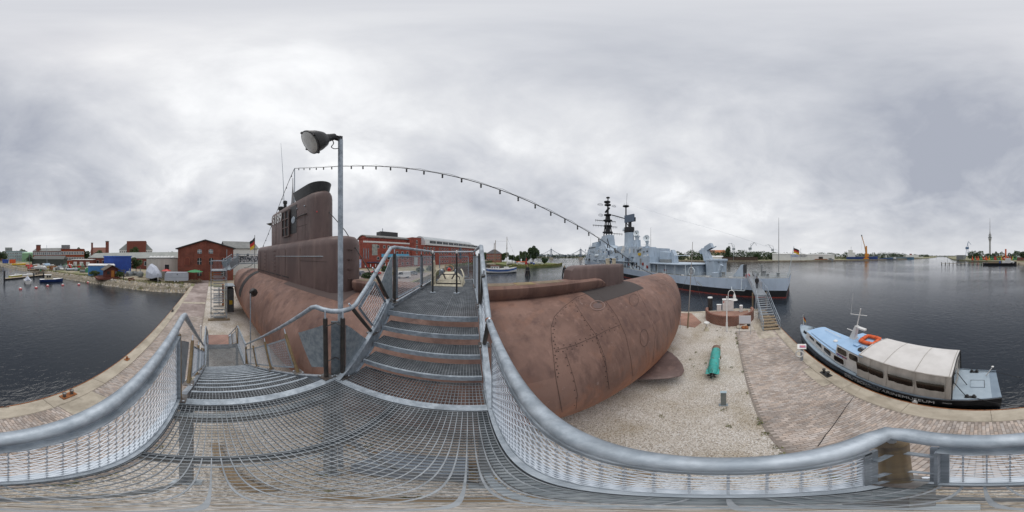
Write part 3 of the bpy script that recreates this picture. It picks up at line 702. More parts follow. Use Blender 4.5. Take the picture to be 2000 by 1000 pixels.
# legs and braces down to the ground
for x, y in ((-1.25, -.2), (.12, -.2), (-1.25, 1.1), (.12, 1.1), (-5.4, -.2), (-5.4, 1.05), (-6.95, -.2), (-6.95, 1.05)):
    zz = P0 - .16 if x > -2 else P2 - .14
    obj('support_leg', MB().bb(x - .05, x + .05, y - .05, y + .05, 0, zz).bb(x - .12, x + .12, y - .12, y + .12, -.01, .02), galv_d, st)
for a, b_ in (((-1.25, -.2, .4), (.12, -.2, 4.6)), ((-1.25, 1.1, 4.6), (.12, 1.1, .4)), ((-1.25, -.2, 2.4), (-1.25, 1.1, 2.4)), ((.12, -.2, 2.4), (.12, 1.1, 2.4)), ((-1.25, 1.1, 2.4), (.12, 1.1, 2.4))):
    obj('brace', MB().bar(a, b_, .05, .05), galv_d, st)
# flight up to the hull
grating(X0 + .04, X1, 1.225, 1.62, P0, along='y', name='lower_grating', cross=.045)
YT = [1.54, 1.76, 1.98]; rise = (P1 - P0) / 4
def tread(x0, x1, y0, y1, z, along, nose):
    o = grating(x0, x1, y0, y1, z, pitch=.028, along=along, name='tread', cross=.03)
    if nose == 'y': b_ = MB().bb(x0, x1, y0 - .004, y0 + .022, z - .06, z + .004)
    else: b_ = MB().bb(x0 - .004, x0 + .022, y0, y1, z - .06, z + .004)
    obj('nosing', b_, galv, o)
for i, y in enumerate(YT): tread(X0 + .06, X1, y, y + .27, P0 + rise * (i + 1), 'x', 'y')
def stringer(p, q, h=.2, t=.012, fl=.06):
    mb = MB(); p, q = Vector(p), Vector(q); d = (q - p).normalized(); side = d.cross(V3(0, 0, 1)).normalized(); up = side.cross(d)
    mb.bar(p, q, t, h, up=up); mb.bar(p + up * (h / 2 + .005), q + up * (h / 2 + .005), fl, .008, up=up); mb.bar(p - up * (h / 2 + .005), q - up * (h / 2 + .005), fl, .008, up=up)
    return mb
for x in (X0 + .02, X1 + .045): obj('stringer', stringer((x, 1.22, P0 - .06), (x, 2.32, P0 - .06 + 1.1 * rise / .22 * .98)), galv, st)
# upper deck
UY0, UY1 = 2.2, 5.85
grating(X0 + .02, -.35, UY0, UY1, P1, along='y', name='upper_grating'); grating(-.345, X1, UY0, UY1, P1, along='y', name='upper_grating')
obj('nosing', MB().bb(X0 + .02, X1, UY0 - .006, UY0 + .02, P1 - .07, P1 + .004), galv, st)
for x in (X0 - .01, X1 + .045): obj('frame_channel', channel((x, UY0, P1 + .06), (x, UY1, P1 + .06), .05, .16), galv, st)
obj('frame_channel', channel((X0, UY1 + .03, P1 + .01), (X1 + .05, UY1 + .03, P1 + .01), .05), galv, st)
# flight down to the landing and from there to the ground
nr = 15; r1 = (P0 - P2) / nr; LX0, LX1 = -7.07, -5.3; gx = (X0 - .1 - LX1) / nr
SY0, SY1 = -.21, 1.06
for i in range(1, nr): x = X0 - .10 - gx * (i - 1); tread(x - .30, x, SY0, SY1, P0 - r1 * i, 'y', 'x')
grating(LX0, LX1, SY0, .80, P2, along='x', name='landing_grating'); grating(LX0, LX1, .81, SY1, P2, along='x', name='landing_grating')
nr2 = 14; r2 = P2 / nr2; g2 = 3.85 / nr2
for i in range(1, nr2): x = LX0 - g2 * (i - 1); tread(x - .29, x, SY0, SY1, P2 - r2 * i, 'y', 'x')
for y in (SY0 - .04, SY1 + .04):
    obj('stringer', stringer((X0 - .1, y, P0 - .08), (LX1, y, P2 - .08)), galv, st)
    obj('stringer', stringer((LX1, y, P2 - .07), (LX0, y, P2 - .07), .16), galv, st)
    obj('stringer', stringer((LX0, y, P2 - .08), (LX0 - 3.85, y, -.02)), galv, st)
# ---- posts, rails, mesh panels
def post(base, top, m=None, r_=.026, stem=.09):
    b0, t0 = Vector(base), Vector(top); d = (t0 - b0).normalized(); e_ = t0 - d * stem
    o = obj('post', MB().tube([b0, e_], r_, 12), m or post_m, st, smooth=50)
    obj('stem', MB().tube([e_, t0], .010, 8), galv_w, o); obj('base_plate', MB().box(b0 + V3(0, 0, .004), (.13, .13, .01)), steel_m, o)
    for dx, dy in ((-.045, -.045), (.045, .045)): obj('bolt', MB().lathe([(.01, 0), (.01, .01)], b0 + V3(dx, dy, .009), 6), galv_w, o)
    return o
def rail(pts, name='handrail', r_=.029): return obj(name, MB().tube(pts, r_, 14), galv, st, smooth=60)
def mesh_panel(a, b, c, d, pitch=.04, wr=.0022, fw=.034, wavy=True):
    """woven-wire panel: corners a (lower start), b (lower end), c (upper end), d (upper start)"""
    a, b, c, d = map(Vector, (a, b, c, d)); nrm = (b - a).cross(d - a).normalized()
    fr = MB()
    for p, q in ((a, b), (b, c), (c, d), (d, a)):
        fr.bar(p, q, .008, fw, up=(nrm.cross((q - p).normalized())))
        fr.bar(p + nrm * .014, q + nrm * .014, .026, .006, up=(nrm.cross((q - p).normalized())))
    o = obj('panel_frame', fr, galv, st)
    nu = max(2, int((b - a).length / pitch)); nv = max(2, int((d - a).length / pitch))
    V = []; F = []
    def wire(pts):
        n0 = len(V)
        for i, p in enumerate(pts):
            t = (pts[min(i + 1, len(pts) - 1)] - pts[max(i - 1, 0)]).normalized(); s = t.cross(nrm).normalized()
            for ang in (0, 2.094, 4.189): V.append(tuple(p + (s * math.cos(ang) + nrm * math.sin(ang)) * wr))
            if i:
                k = n0 + 3 * i
                for j in range(3): F.append((k - 3 + j, k - 3 + (j + 1) % 3, k + (j + 1) % 3, k + j))
    A = .0035 if wavy else 0.0
    def P(s, t): return (a * (1 - s) + b * s) * (1 - t) + (d * (1 - s) + c * s) * t
    for i in range(1, nu):
        wire([P(i / nu, j / nv) + nrm * (A if (i + j) % 2 else -A) for j in range(nv + 1)])
    for j in range(1, nv):
        wire([P(i / nu, j / nv) - nrm * (A if (i + j) % 2 else -A) for i in range(nu + 1)])
    w_ = obj('wire_mesh', (V, F), galv_w, o)
    return o
RX, RYW = .185, -.285             # rail lines: submarine end side and water side
zr = P0 + RH
rail([(RX, 1.47, zr), (RX, RYW + .05, zr), (RX - .01, RYW + .012, zr), (RX - .05, RYW, zr), (-.6, RYW, zr), (-1.56, RYW, zr), (-1.66, RYW, zr - .02), (LX1 - .05, RYW, P2 + RH), (LX0 - .05, RYW, P2 + RH), (LX0 - 3.9, RYW, RH + .02)])
rail([(RX, 1.47, zr), (RX, 1.5, zr + .005), (RX, 2.36, P1 + RH + .03), (RX, 2.5, P1 + RH + .04), (RX, UY1 + .02, P1 + RH + .04)])
obj('weld_ring', MB().lathe([(.032, -.012), (.034, 0), (.032, .012)], (RX, 1.47, zr), 14, (0, 1, 0)), rust_m, st, smooth=50)
# left side of the flight up, joined round the corner to the flight down
RLX, RLY = -1.22, 1.15
rail([(-1.22, UY1, P1 + RH + .04), (-1.22, 2.5, P1 + RH + .04), (-1.22, 2.36, P1 + RH + .02), (-1.22, 1.47, zr + .03), (-1.225, 1.36, zr), (-1.26, 1.27, zr - .01), (-1.33, 1.19, zr - .01), (-1.42, 1.14, zr), (-1.52, 1.12, zr + .01), (-1.6, 1.115, zr - .02), (LX1 - .05, 1.11, P2 + RH), (LX0 - .05, 1.11, P2 + RH), (LX0 - 3.9, 1.11, RH + .02)])
rail([(-1.22, UY1 + .02, P1 + RH + .04), (RX, UY1 + .02, P1 + RH + .04)])
# platform posts
post((.155, -.272, P0 + .014), (.17, -.28, zr), r_=.036); post((-1.30, -.272, P0 + .014), (-1.33, RYW, zr))
post((-1.33, 1.115, P0 + .014), (-1.36, 1.125, zr), post_k); post((-1.215, 1.25, P0 + .014), (-1.235, 1.27, zr), post_k)
obj('corner_plate', MB().bar((-1.345, 1.265, P0 - .2), (-1.345, 1.265, zr - .16), .012, .10, up=(.7, .7, 0)), galv_d, st)
# clamps tying panels to posts
for z in (P0 + .28, P0 + .80):
    obj('spacer', MB().tube([(-1.345, 1.265, z), (-1.33, 1.115, z)], .008, 6), steel_m, st); obj('spacer', MB().tube([(-1.345, 1.265, z), (-1.215, 1.25, z)], .008, 6), steel_m, st)
for z in (P0 + .12, P0 + .42, P0 + .80):
    obj('spacer', MB().tube([(.155, -.272, z), (.155, -.205, z)], .009, 6), galv, st); obj('spacer', MB().tube([(.155, -.272, z), (.07, -.272, z)], .009, 6), galv, st)
# platform panels
mesh_panel((.165, -.205, P0 + .07), (.165, 1.12, P0 + .07), (.165, 1.12, P0 + .915), (.165, -.205, P0 + .915))
mesh_panel((.07, -.275, P0 + .07), (-1.25, -.275, P0 + .07), (-1.25, -.275, P0 + .915), (.07, -.275, P0 + .915))
# sloping parts: posts stand square to the slope
def slope_side(p0, p1, side, name, panels, hh=RH - .03, post_at=(), post_mat=None):
    """p0,p1: foot line of the railing; panels: (f0,f1) along it"""
    p0, p1 = Vector(p0), Vector(p1); d = (p1 - p0); ln = d.length; d /= ln; up = Vector(side).normalized()
    for f in post_at: post(p0 + d * ln * f, p0 + d * ln * f + up * hh, post_mat, r_=.024)
    for f0, f1 in panels:
        a, b_ = p0 + d * ln * f0 + up * .10, p0 + d * ln * f1 + up * .10
        mesh_panel(a, b_, b_ + up * (hh - .28), a + up * (hh - .28), pitch=.045)
sl = Vector((0, .22, rise)).normalized(); upn = Vector((0, -sl.z, sl.y))
for x in (-1.22, .175):
    slope_side((x, 1.62, P0 + .31), (x, 2.36, P0 + .31 + .74 * sl.z / sl.y), upn, '', [(.36, .82)] if x < 0 else [(.3, .8)], hh=.74, post_at=(.28, .92), post_mat=post_k)
sd = Vector((-gx, 0, -r1)).normalized(); upd = Vector((sd.z, 0, -sd.x))
for y in (RYW, 1.11):
    q0, q1 = Vector((-1.55, y, P0 - .06)), Vector((LX1 + .1, y, P2 + .06))
    slope_side(q0, q1, upd, '', [(.12, .36), (.40, .64), (.68, .92)], hh=.80, post_at=(.10, .38, .66, .94))
    q0, q1 = Vector((LX0 - .1, y, P2 + .0)), Vector((LX0 - 3.75, y, .06))
    slope_side(q0, q1, upd, '', [(.06, .45), (.5, .92)], hh=.84, post_at=(.03, .48, .95))
    mesh_panel((LX1 - .1, y, P2 + .1), (LX0 + .1, y, P2 + .1), (LX0 + .1, y, P2 + .84), (LX1 - .1, y, P2 + .84))
    post((LX1, y, P2 + .01), (LX1, y, P2 + RH)); post((LX0, y, P2 + .01), (LX0, y, P2 + RH))
# gusset plates
def plate(pts, th=.004):
    pts = [Vector(p) for p in pts]; n = (pts[1] - pts[0]).cross(pts[2] - pts[0]).normalized() * th; k = len(pts)
    return MB().add([p - n for p in pts] + [p + n for p in pts], [tuple(range(k - 1, -1, -1)), tuple(range(k, 2 * k))] + [(i, (i + 1) % k, k + (i + 1) % k, k + i) for i in range(k)])
obj('gusset_plate', plate([(-1.38, 1.12, P0 + .16), (-1.38, 1.12, P0 + .80), (-1.92, 1.12, P0 + .47), (-1.60, 1.12, P0 + .02)]), galv_d, st)
obj('gusset_plate', plate([(-1.38, -.28, P0 + .16), (-1.38, -.28, P0 + .80), (-1.92, -.28, P0 + .47), (-1.60, -.28, P0 + .02)]), galv_d, st)
obj('gusset_plate', plate([(-1.22, 1.30, P0 + .12), (-1.22, 1.30, P0 + .80), (-1.22, 1.40, P0 + .72), (-1.22, 1.70, P0 + .42), (-1.22, 1.50, P0 + .20)]), galv_d, st)
for x in (-1.22, .175): obj('gusset_plate', plate([(x, 2.42, P1 + .05), (x, 2.42, P1 + .88), (x, 2.36, P1 + .84), (x, 2.02, P1 + .45)]), galv_d, st)
# upper deck posts and panels
for x in (-1.22, .175):
    post((x, 2.5, P1 + .06), (x, 2.5, P1 + RH + .02), post_k, .028); post((x, 4.1, P1 + .06), (x, 4.1, P1 + RH + .02), post_k); post((x, 5.75, P1 + .06), (x, 5.75, P1 + RH + .02), post_k)
    for y0, y1 in ((2.58, 4.03), (4.17, 5.68)): mesh_panel((x, y0, P1 + .12), (x, y1, P1 + .12), (x, y1, P1 + .86), (x, y0, P1 + .86))
mesh_panel((-1.05, UY1, P1 + .12), (0.0, UY1, P1 + .12), (0.0, UY1, P1 + .86), (-1.05, UY1, P1 + .86))
for x in (-.83, -.27):
    o = obj('barrier_post', MB().tube([(x, 3.72, P1 + .002), (x, 3.72, P1 + .93)], .02, 10), black_m, st, smooth=50); obj('flange', MB().lathe([(.07, 0), (.07, .012)], (x, 3.72, P1 + .002), 14), galv, o); obj('cap', MB().lathe([(.022, 0), (.024, .05), (.01, .07)], (x, 3.72, P1 + .93), 10), white_m, o)
# ================================================================ floodlight on a pole beside the platform
def floodlight(name, label, base, zt_, aim, sc=1.0):
    e = thing(name, label, 'floodlight', base, world=True, group='floodlights on poles'); bx, by = base[0], base[1]
    obj('pole', MB().lathe([(.045, 0), (.036, .02), (.030, zt_ - .02), (.0295, zt_)], (bx, by, 0), 14), galv, e, smooth=50)
    d = Vector(aim).normalized(); hd = Vector((d.x, d.y, 0)).normalized(); top = Vector((bx, by, zt_))
    br = MB(); br.bar(top + V3(0, 0, .0), top + hd * .14 * sc + V3(0, 0, .02), .07 * sc, .02); br.bar(top + V3(0, 0, .07 * sc), top + hd * .16 * sc + V3(0, 0, .085 * sc), .05 * sc, .018); br.bar(top + V3(0, 0, -.03), top + V3(0, 0, .09 * sc), .06 * sc, .05 * sc, up=hd)
    obj('bracket', br, black_m, e)
    hc = top + hd * .17 * sc + V3(0, 0, .02 * sc)
    prof = [(.05, -.10), (.065, -.09), (.075, 0), (.085, .06), (.15, .12), (.20, .22), (.225, .33), (.235, .335), (.235, .36), (.215, .362)]
    h = obj('lamp_housing', MB().lathe([(r_ * sc, z * sc) for r_, z in prof], hc, 28, d), black_m, e, smooth=40)
    obj('lens', MB().lathe([(.21 * sc, .364 * sc), (.19 * sc, .372 * sc), (.10 * sc, .382 * sc), (.01, .385 * sc)], hc, 28, d), mat('frosted_lens', (.62, .61, .57), (.5, .5, .47), rough=.25, scale=8), h, smooth=60)
    rx = d.orthogonal().normalized(); ry = d.cross(rx)
    for k_ in range(4):
        a = PI / 4 + k_ * PI / 2; p = hc + d * .35 * sc + (rx * math.cos(a) + ry * math.sin(a)) * .24 * sc
        obj('clip', MB().box(p, (.035 * sc, .035 * sc, .035 * sc)), black_m, h)
    cab = [top + hd * .14 * sc + V3(0, 0, -.01), top + hd * .10 * sc + V3(0, 0, -.12 * sc), top + hd * .16 * sc + V3(0, 0, -.22 * sc), top + hd * .1 * sc + V3(0, 0, -.26 * sc), top + V3(0, 0, -.2 * sc)]
    fine = []
    for i in range(17):
        t = i / 4; k_ = min(3, int(t)); f = t - k_; fine.append(cab[k_].lerp(cab[k_ + 1], f))
    for _ in range(3): fine = [fine[0]] + [(fine[i - 1] + fine[i] * 2 + fine[i + 1]) / 4 for i in range(1, 16)] + [fine[-1]]
    obj('cable', MB().tube(fine, .008 * sc, 6), black_m, e, smooth=60)
    return e
floodlight('floodlight', 'tall floodlight on grey pole at the corner of the stair platform', (-1.345, 1.345, 0), 8.44, (-.35, -.78, -.52), .76)
floodlight('floodlight', 'low floodlight on short pole beside the submarine hull', (-8.2, 1.95, 0), 4.85, (-.9, .55, -.30), 1.0)
# ================================================================ cream hatch gear on the submarine deck
hg = thing('deck_hatch', 'cream-painted open torpedo hatch with hand wheel inside the upper railing', 'hatch', (-.55, 4.9, P1), world=True)
z0 = P1 + .005
tray = MB(); tray.loft([[(-1.0, 4.55, z0), (-.16, 4.55, z0), (-.10, 5.3, z0), (-1.0, 5.3, z0)], [(-.97, 4.58, z0 + .05), (-.19, 4.58, z0 + .05), (-.14, 5.28, z0 + .10), (-.97, 5.28, z0 + .10)], [(-.86, 4.74, z0 + .12), (-.28, 4.74, z0 + .12), (-.24, 5.26, z0 + .24), (-.88, 5.26, z0 + .24)], [(-.74, 4.95, z0 + .26), (-.38, 4.95, z0 + .26), (-.38, 5.2, z0 + .36), (-.74, 5.2, z0 + .36)]])
obj('hatch_body', tray, cream_m, hg, smooth=30)
obj('gasket', MB().tube([(-.93, 4.60, z0 + .08), (-.9, 4.62, z0 + .26), (-.8, 4.70, z0 + .33), (-.36, 4.70, z0 + .33), (-.26, 4.62, z0 + .26), (-.22, 4.60, z0 + .08)], .016, 6, close=True), black_m, hg, smooth=60)
obj('hand_wheel', MB().tube([(-.57 + .13 * math.cos(a), 4.78 + .05 * math.sin(a), z0 + .50 + .09 * math.sin(a)) for a in [2 * PI * i / 20 for i in range(20)]], .012, 6, close=True), mat('tan_wheel', (.40, .24, .12), rough=.5), hg, smooth=60)
obj('wheel_hub', MB().lathe([(.06, 0), (.03, .06)], (-.57, 4.8, z0 + .46), 10, (0, -.6, .8)), red_m, hg)
for x in (-.78, -.36):
    obj('locking_lug', MB().lathe([(.05, 0), (.05, .06), (.03, .1)], (x, 4.75, z0 + .38), 10, (0, -.5, .85)), galv, hg, smooth=40); obj('locking_arm', MB().bar((x, 4.78, z0 + .42), (x + (.12 if x < -.5 else -.12), 4.66, z0 + .2), .03, .03), steel_m, hg)
for x, dx in ((-.95, -.05), (-.18, .05)): obj('hinge_pipe', MB().tube([(x, 4.6, z0), (x + dx, 4.65, z0 + .3), (x, 4.8, z0 + .42), (x - dx, 5.1, z0 + .45)], .022, 8), cream_m, hg, smooth=60)
lidp = MB(); lidp.loft([[(-1.06 + dx, 4.55, z0), (-.99 + dx, 4.55, z0), (-.99 + dx, 4.9, z0), (-1.06 + dx, 4.9, z0)] if k_ == 0 else [(-1.05 + dx, 4.57 + s_, z0 + zz), (-1.0 + dx, 4.57 + s_, z0 + zz), (-1.0 + dx, 4.9 - s_, z0 + zz), (-1.05 + dx, 4.9 - s_, z0 + zz)] for k_, (zz, s_, dx) in enumerate(((0, 0, 0), (.55, 0, 0), (.68, .05, 0), (.74, .12, 0)))])
obj('hatch_lid', lidp, cream_m, hg)
for z in (.2, .35, .5): obj('bolt', MB().lathe([(.016, 0), (.016, .012)], (-1.02, 4.555, z0 + z), 8, (0, -1, 0)), black_m, hg)
# ================================================================ equipment on the ground below the platform
eq = thing('equipment_cabinet', 'blue-grey steel cabinet on the gravel under the stair platform', 'cabinet', (-.5, 1.5, 0), world=True)
obj('cabinet_body', MB().bb(-1.1, .0, 1.25, 1.95, .12, 1.3), mat('blue_grey_enamel', (.16, .20, .25), (.2, .245, .3), rough=.45, scale=3), eq); obj('skid', MB().bb(-1.15, .05, 1.3, 1.4, 0, .12).bb(-1.15, .05, 1.8, 1.9, 0, .12), wood_m, eq)
dr = thing('yellow_drum', 'yellow drum on the gravel beneath the grating', 'drum', (.3, 1.7, 0)); obj('drum_body', MB().lathe([(.2, 0), (.2, .2), (.21, .22), (.2, .24), (.2, .5), (.18, .52)], n=18), yellow_m, dr, smooth=40); obj('cap', MB().lathe([(.04, .52), (.04, .56)], n=10), black_m, dr)
for i, (x, y, a) in enumerate(((-1.9, .15, .1), (-.9, 2.1, -.05), (.6, .6, .2))):
    tag(obj('timber_beam', MB().box((x, y, .07), (2.2, .16, .15), a), wood_m), ('timber beam on gravel below the stair flight', 'timber beam on gravel beside the blue-grey cabinet', 'timber beam on gravel right under the camera corner')[i], 'timber')
ho = tag(obj('yellow_hose', MB().tube([(.2 + .35 * math.sin(t * .5), 1.2 + .2 * math.cos(t * .7) + t * .05, .02) for t in range(14)], .018, 8), yellow_m, smooth=60), 'yellow hose curled on the ground under the platform', 'hose')
# ================================================================ things on the quay beyond the bow
teal = mat('teal_paint', (.035, .30, .265), (.055, .38, .345), rough=.45, scale=3, c3=(.10, .12, .09), s3=5, lo3=.54, hi3=.66)
to = thing('torpedo', 'teal torpedo with brown nose lying on the gravel', 'torpedo', G(1395, 706, 0), world=True)
a, b_ = G(1399.5, 679, .42), G(1391, 731, .42); ax = (b_ - a).normalized(); ln = (b_ - a).length
obj('nose', MB().lathe([(.20, -.02), (.245, .0), (.262, .06), (.262, .40)], a, 20, ax), mat('brown_primer', (.17, .10, .075), (.22, .14, .1), rough=.6, scale=6), to, smooth=40)
obj('body', MB().lathe([(.266, .40), (.27, .44), (.27, ln - .75), (.262, ln - .7), (.25, ln - .45), (.19, ln - .12), (.12, ln)], a, 24, ax), teal, to, smooth=35)
for z in (.95, 1.6, 2.3): obj('band', MB().lathe([(.272, z), (.275, z + .01), (.275, z + .05), (.272, z + .06)], a, 24, ax), teal, to, smooth=30)
side = ax.cross(V3(0, 0, 1)).normalized()
for k_, d_ in enumerate((V3(0, 0, 1), V3(0, 0, -1), side, -side)):
    m_ = MB(); r0 = a + ax * (ln - .62); r1_ = a + ax * (ln - .02); w_ = ax.cross(d_) * .012
    pts = [r0 + d_ * .2, r0 + d_ * .30 + ax * .15, r1_ + d_ * .31, r1_ + d_ * .1]
    m_.add([p - w_ for p in pts] + [p + w_ for p in pts], [(3, 2, 1, 0), (4, 5, 6, 7)] + [(i, (i + 1) % 4, 4 + (i + 1) % 4, 4 + i) for i in range(4)]); obj('fin', m_, teal, to)
obj('hub', MB().lathe([(.10, 0), (.08, .12), (.04, .2)], b_, 14, ax), black_m, to, smooth=40)
for k_ in range(5):
    an = 2 * PI * k_ / 5; d_ = side * math.cos(an) + V3(0, 0, 1) * math.sin(an); obj('propeller_blade', MB().bar(b_ + ax * .07 + d_ * .06, b_ + ax * .13 + d_ * .21, .10, .014, up=ax), black_m, to)
for f in (.25, .68): c_ = a + ax * ln * f; obj('chock', MB().box((c_.x, c_.y, .08), (.62, .18, .18), math.atan2(side.y, side.x)), wood_m, to)
for sgn in (-1, 1): p = a + ax * (ln * .52) + side * sgn * .24 + V3(0, 0, .12); obj('lug', MB().sphere(p, .035, 8), white_m, to)
# info stele
p = G(1413, 791, 0); is_ = thing('info_stele', 'grey metal information stele with slanted top on the gravel', 'sign', p, world=True)
rz = -phi(1413); bm_ = MB(); m3 = Matrix.Rotation(rz, 3, 'Z')
for poly, nm, m_ in (([(-.035, 0), (.035, 0), (.035, .96), (-.035, 1.02)], 'panel', mat('grey_enamel', (.16, .19, .19), (.20, .225, .22), rough=.5, scale=4)),):
    mm = m3 @ Matrix(((0, 0, 1), (1, 0, 0), (0, 1, 0))); obj(nm, MB().prism(poly, -.09, .09, mm, p), m_, is_)
obj('top_plate', MB().box(p + V3(0, 0, 1.01), (.21, .12, .03), rz), mat('pale_blue_plate', (.35, .45, .5), rough=.35), is_); obj('foot', MB().box(p + V3(0, 0, .0), (.3, .16, .05), rz), galv_d, is_)
# notice board on two legs
p = G(1455, 654, 0); nb = thing('notice_board', 'white notice board on two thin legs in front of the curved brick wall', 'sign', p, world=True); rz = -phi(1455); m3 = Matrix.Rotation(rz, 3, 'Z')
obj('board', MB().box(p + V3(0, 0, 1.47), (.95, .03, .74), rz), white_m, nb); obj('print', MB().box(p + m3 @ V3(0, -.019, 1.47), (.88, .004, .66), rz), mat('pale_print', (.66, .66, .70), (.5, .52, .62), rough=.5, scale=30, lo=.5, hi=.7), nb)
for dx in (-.46, .46): obj('leg', MB().tube([p + m3 @ V3(dx, .02, 0), p + m3 @ V3(dx, .02, 1.5)], .018, 8), galv, nb)
for i, (u_, v_, dx) in enumerate(((1443, 640, .3), (1462, 636, .2), (1452, 641, .25), (1458, 641, .25))):
    q = G(u_, v_, 0); tag(obj('stone', MB().loft([[(q.x + dx * s_ * math.cos(a_) , q.y + dx * .8 * s_ * math.sin(a_), z) for a_ in [2 * PI * k_ / 9 for k_ in range(9)]] for s_, z in ((.9, 0), (1, .08), (.7, .2), (.3, .24))]), (conc_m, black_m, rust_m, rust_m)[i], smooth=40), ('pale boulder at foot of the notice board', 'dark stone behind the notice board', 'small rusty iron lump behind the board', 'second rusty iron lump behind the board')[i], 'stone')
# small white ventilator post
p = G(1380, 645, 0); ve = thing('ventilator', 'small cream ventilator post with white ring top on the gravel', 'ventilator', p, world=True)
obj('foot', MB().lathe([(.24, 0), (.2, .08), (.12, .3), (.10, .38)], p, 16), cream_m, ve, smooth=40); obj('neck', MB().lathe([(.06, .36), (.06, .66)], p, 12), white_m, ve); obj('hood', MB().lathe([(.1, .62), (.24, .70), (.26, .80), (.22, .84), (.2, .80), (.12, .74)], p, 18), white_m, ve, smooth=40)
# white lamp post
p = G(1419.5, 647, 0); lp = thing('lamp_post', 'white gooseneck lamp post with bell shade beside the brick wall', 'lamp post', p, world=True)
obj('pole', MB().lathe([(.09, 0), (.085, .9), (.06, .95), (.05, 3.35)], p, 14), white_m, lp, smooth=40)
rt = V3(math.cos(-phi(1419.5)), math.sin(-phi(1419.5)), 0)
arc = [p + rt * .12 + V3(0, 0, 3.0), p + rt * .12 + V3(0, 0, 3.55)] + [p + rt * (.38 - .26 * math.cos(t)) + V3(0, 0, 3.6 + .28 * math.sin(t)) for t in [PI * i / 10 for i in range(11)]]
obj('gooseneck', MB().tube(arc, .03, 10), white_m, lp, smooth=60); obj('clamp', MB().bar(p + V3(0, 0, 3.15), p + rt * .14 + V3(0, 0, 3.15), .05, .08), white_m, lp)
hd = p + rt * .64; obj('shade', MB().lathe([(.05, 3.58), (.08, 3.5), (.10, 3.40), (.13, 3.36), (.12, 3.22), (.16, 3.14), (.27, 3.02), (.26, 2.99), (.12, 3.06)], hd, 20), white_m, lp, smooth=45)
obj('globe', MB().sphere(hd + V3(0, 0, 3.06), .08, 10), glass_l, lp, smooth=60)
# curved brick wall, red paving inside
CW = V3(17.3, -.55, 0)
def brick_wall_mat(name, c1, c2, scale=1.0, mortar=(.33, .29, .25)):
    m = bpy.data.materials.new(name); m.use_nodes = True; t = m.node_tree; b = t.nodes['Principled BSDF']
    tcn = t.nodes.new('ShaderNodeTexCoord'); br = t.nodes.new('ShaderNodeTexBrick'); sp = t.nodes.new('ShaderNodeSeparateXYZ'); cb_ = t.nodes.new('ShaderNodeCombineXYZ'); ad = t.nodes.new('ShaderNodeMath'); ad.operation = 'ADD'
    t.links.new(tcn.outputs['Object'], sp.inputs[0]); t.links.new(sp.outputs[0], ad.inputs[0]); t.links.new(sp.outputs[1], ad.inputs[1]); t.links.new(ad.outputs[0], cb_.inputs[0]); t.links.new(sp.outputs[2], cb_.inputs[1]); t.links.new(cb_.outputs[0], br.inputs['Vector'])
    br.inputs['Scale'].default_value = scale; br.inputs['Brick Width'].default_value = .25; br.inputs['Row Height'].default_value = .083; br.inputs['Mortar Size'].default_value = .008
    br.inputs['Color1'].default_value = c1 + (1,); br.inputs['Color2'].default_value = c2 + (1,); br.inputs['Mortar'].default_value = mortar + (1,)
    nz = t.nodes.new('ShaderNodeTexNoise'); nz.inputs['Scale'].default_value = .5; nz.inputs['Detail'].default_value = 8; t.links.new(tcn.outputs['Object'], nz.inputs['Vector'])
    mr = t.nodes.new('ShaderNodeMapRange'); mr.inputs[1].default_value = .35; mr.inputs[2].default_value = .65; mr.inputs[3].default_value = .75; mr.inputs[4].default_value = 1.2; t.links.new(nz.outputs[0], mr.inputs[0])
    hs = t.nodes.new('ShaderNodeHueSaturation'); t.links.new(br.outputs['Color'], hs.inputs['Color']); t.links.new(mr.outputs[0], hs.inputs['Value'])
    t.links.new(hs.outputs[0], b.inputs['Base Color']); b.inputs['Roughness'].default_value = .88
    MATS[name] = m; return m
wall_brick = brick_wall_mat('clinker_wall', (.24, .085, .05), (.17, .06, .042))
wc = MB(); n_ = 40; ri, ro = 2.28, 2.56; prof_ = []
for i in range(n_ + 1):
    a_ = PI / 2 - .1 + (PI + .2) * i / n_; c_, s_ = math.cos(a_), math.sin(a_); prof_.append([(CW.x + ro * c_, CW.y + ro * s_, -.05), (CW.x + ro * c_, CW.y + ro * s_, 1.02), (CW.x + (ro + ri) / 2 * c_, CW.y + (ro + ri) / 2 * s_, 1.08), (CW.x + ri * c_, CW.y + ri * s_, 1.02), (CW.x + ri * c_, CW.y + ri * s_, -.05)])
cwl = thing('curved_brick_wall', 'semicircular red brick wall on the quay end', 'wall', CW, world=True); obj('wall_ring', MB().loft(prof_), wall_brick, cwl, smooth=30)
struct('red_paving', MB().prism([(CW.x + 2.27 * math.cos(a_), CW.y + 2.27 * math.sin(a_)) for a_ in [PI / 2 + PI * i / 24 for i in range(25)]] + [(QX - .3, CW.y - 2.27), (QX - .5, CW.y + 2.27)], -.1, .035), brick_wall_mat('red_paving_brick', (.34, .19, .14), (.28, .15, .11)), label='red brick paving inside the curved wall')
struct('red_path', MB().prism([(14.2, 2.6), (15.6, 2.2), (18.6, 4.0), (18.2, 8), (15.5, 8)], -.1, .012), MATS['red_paving_brick'], label='red brick path beyond the bow')
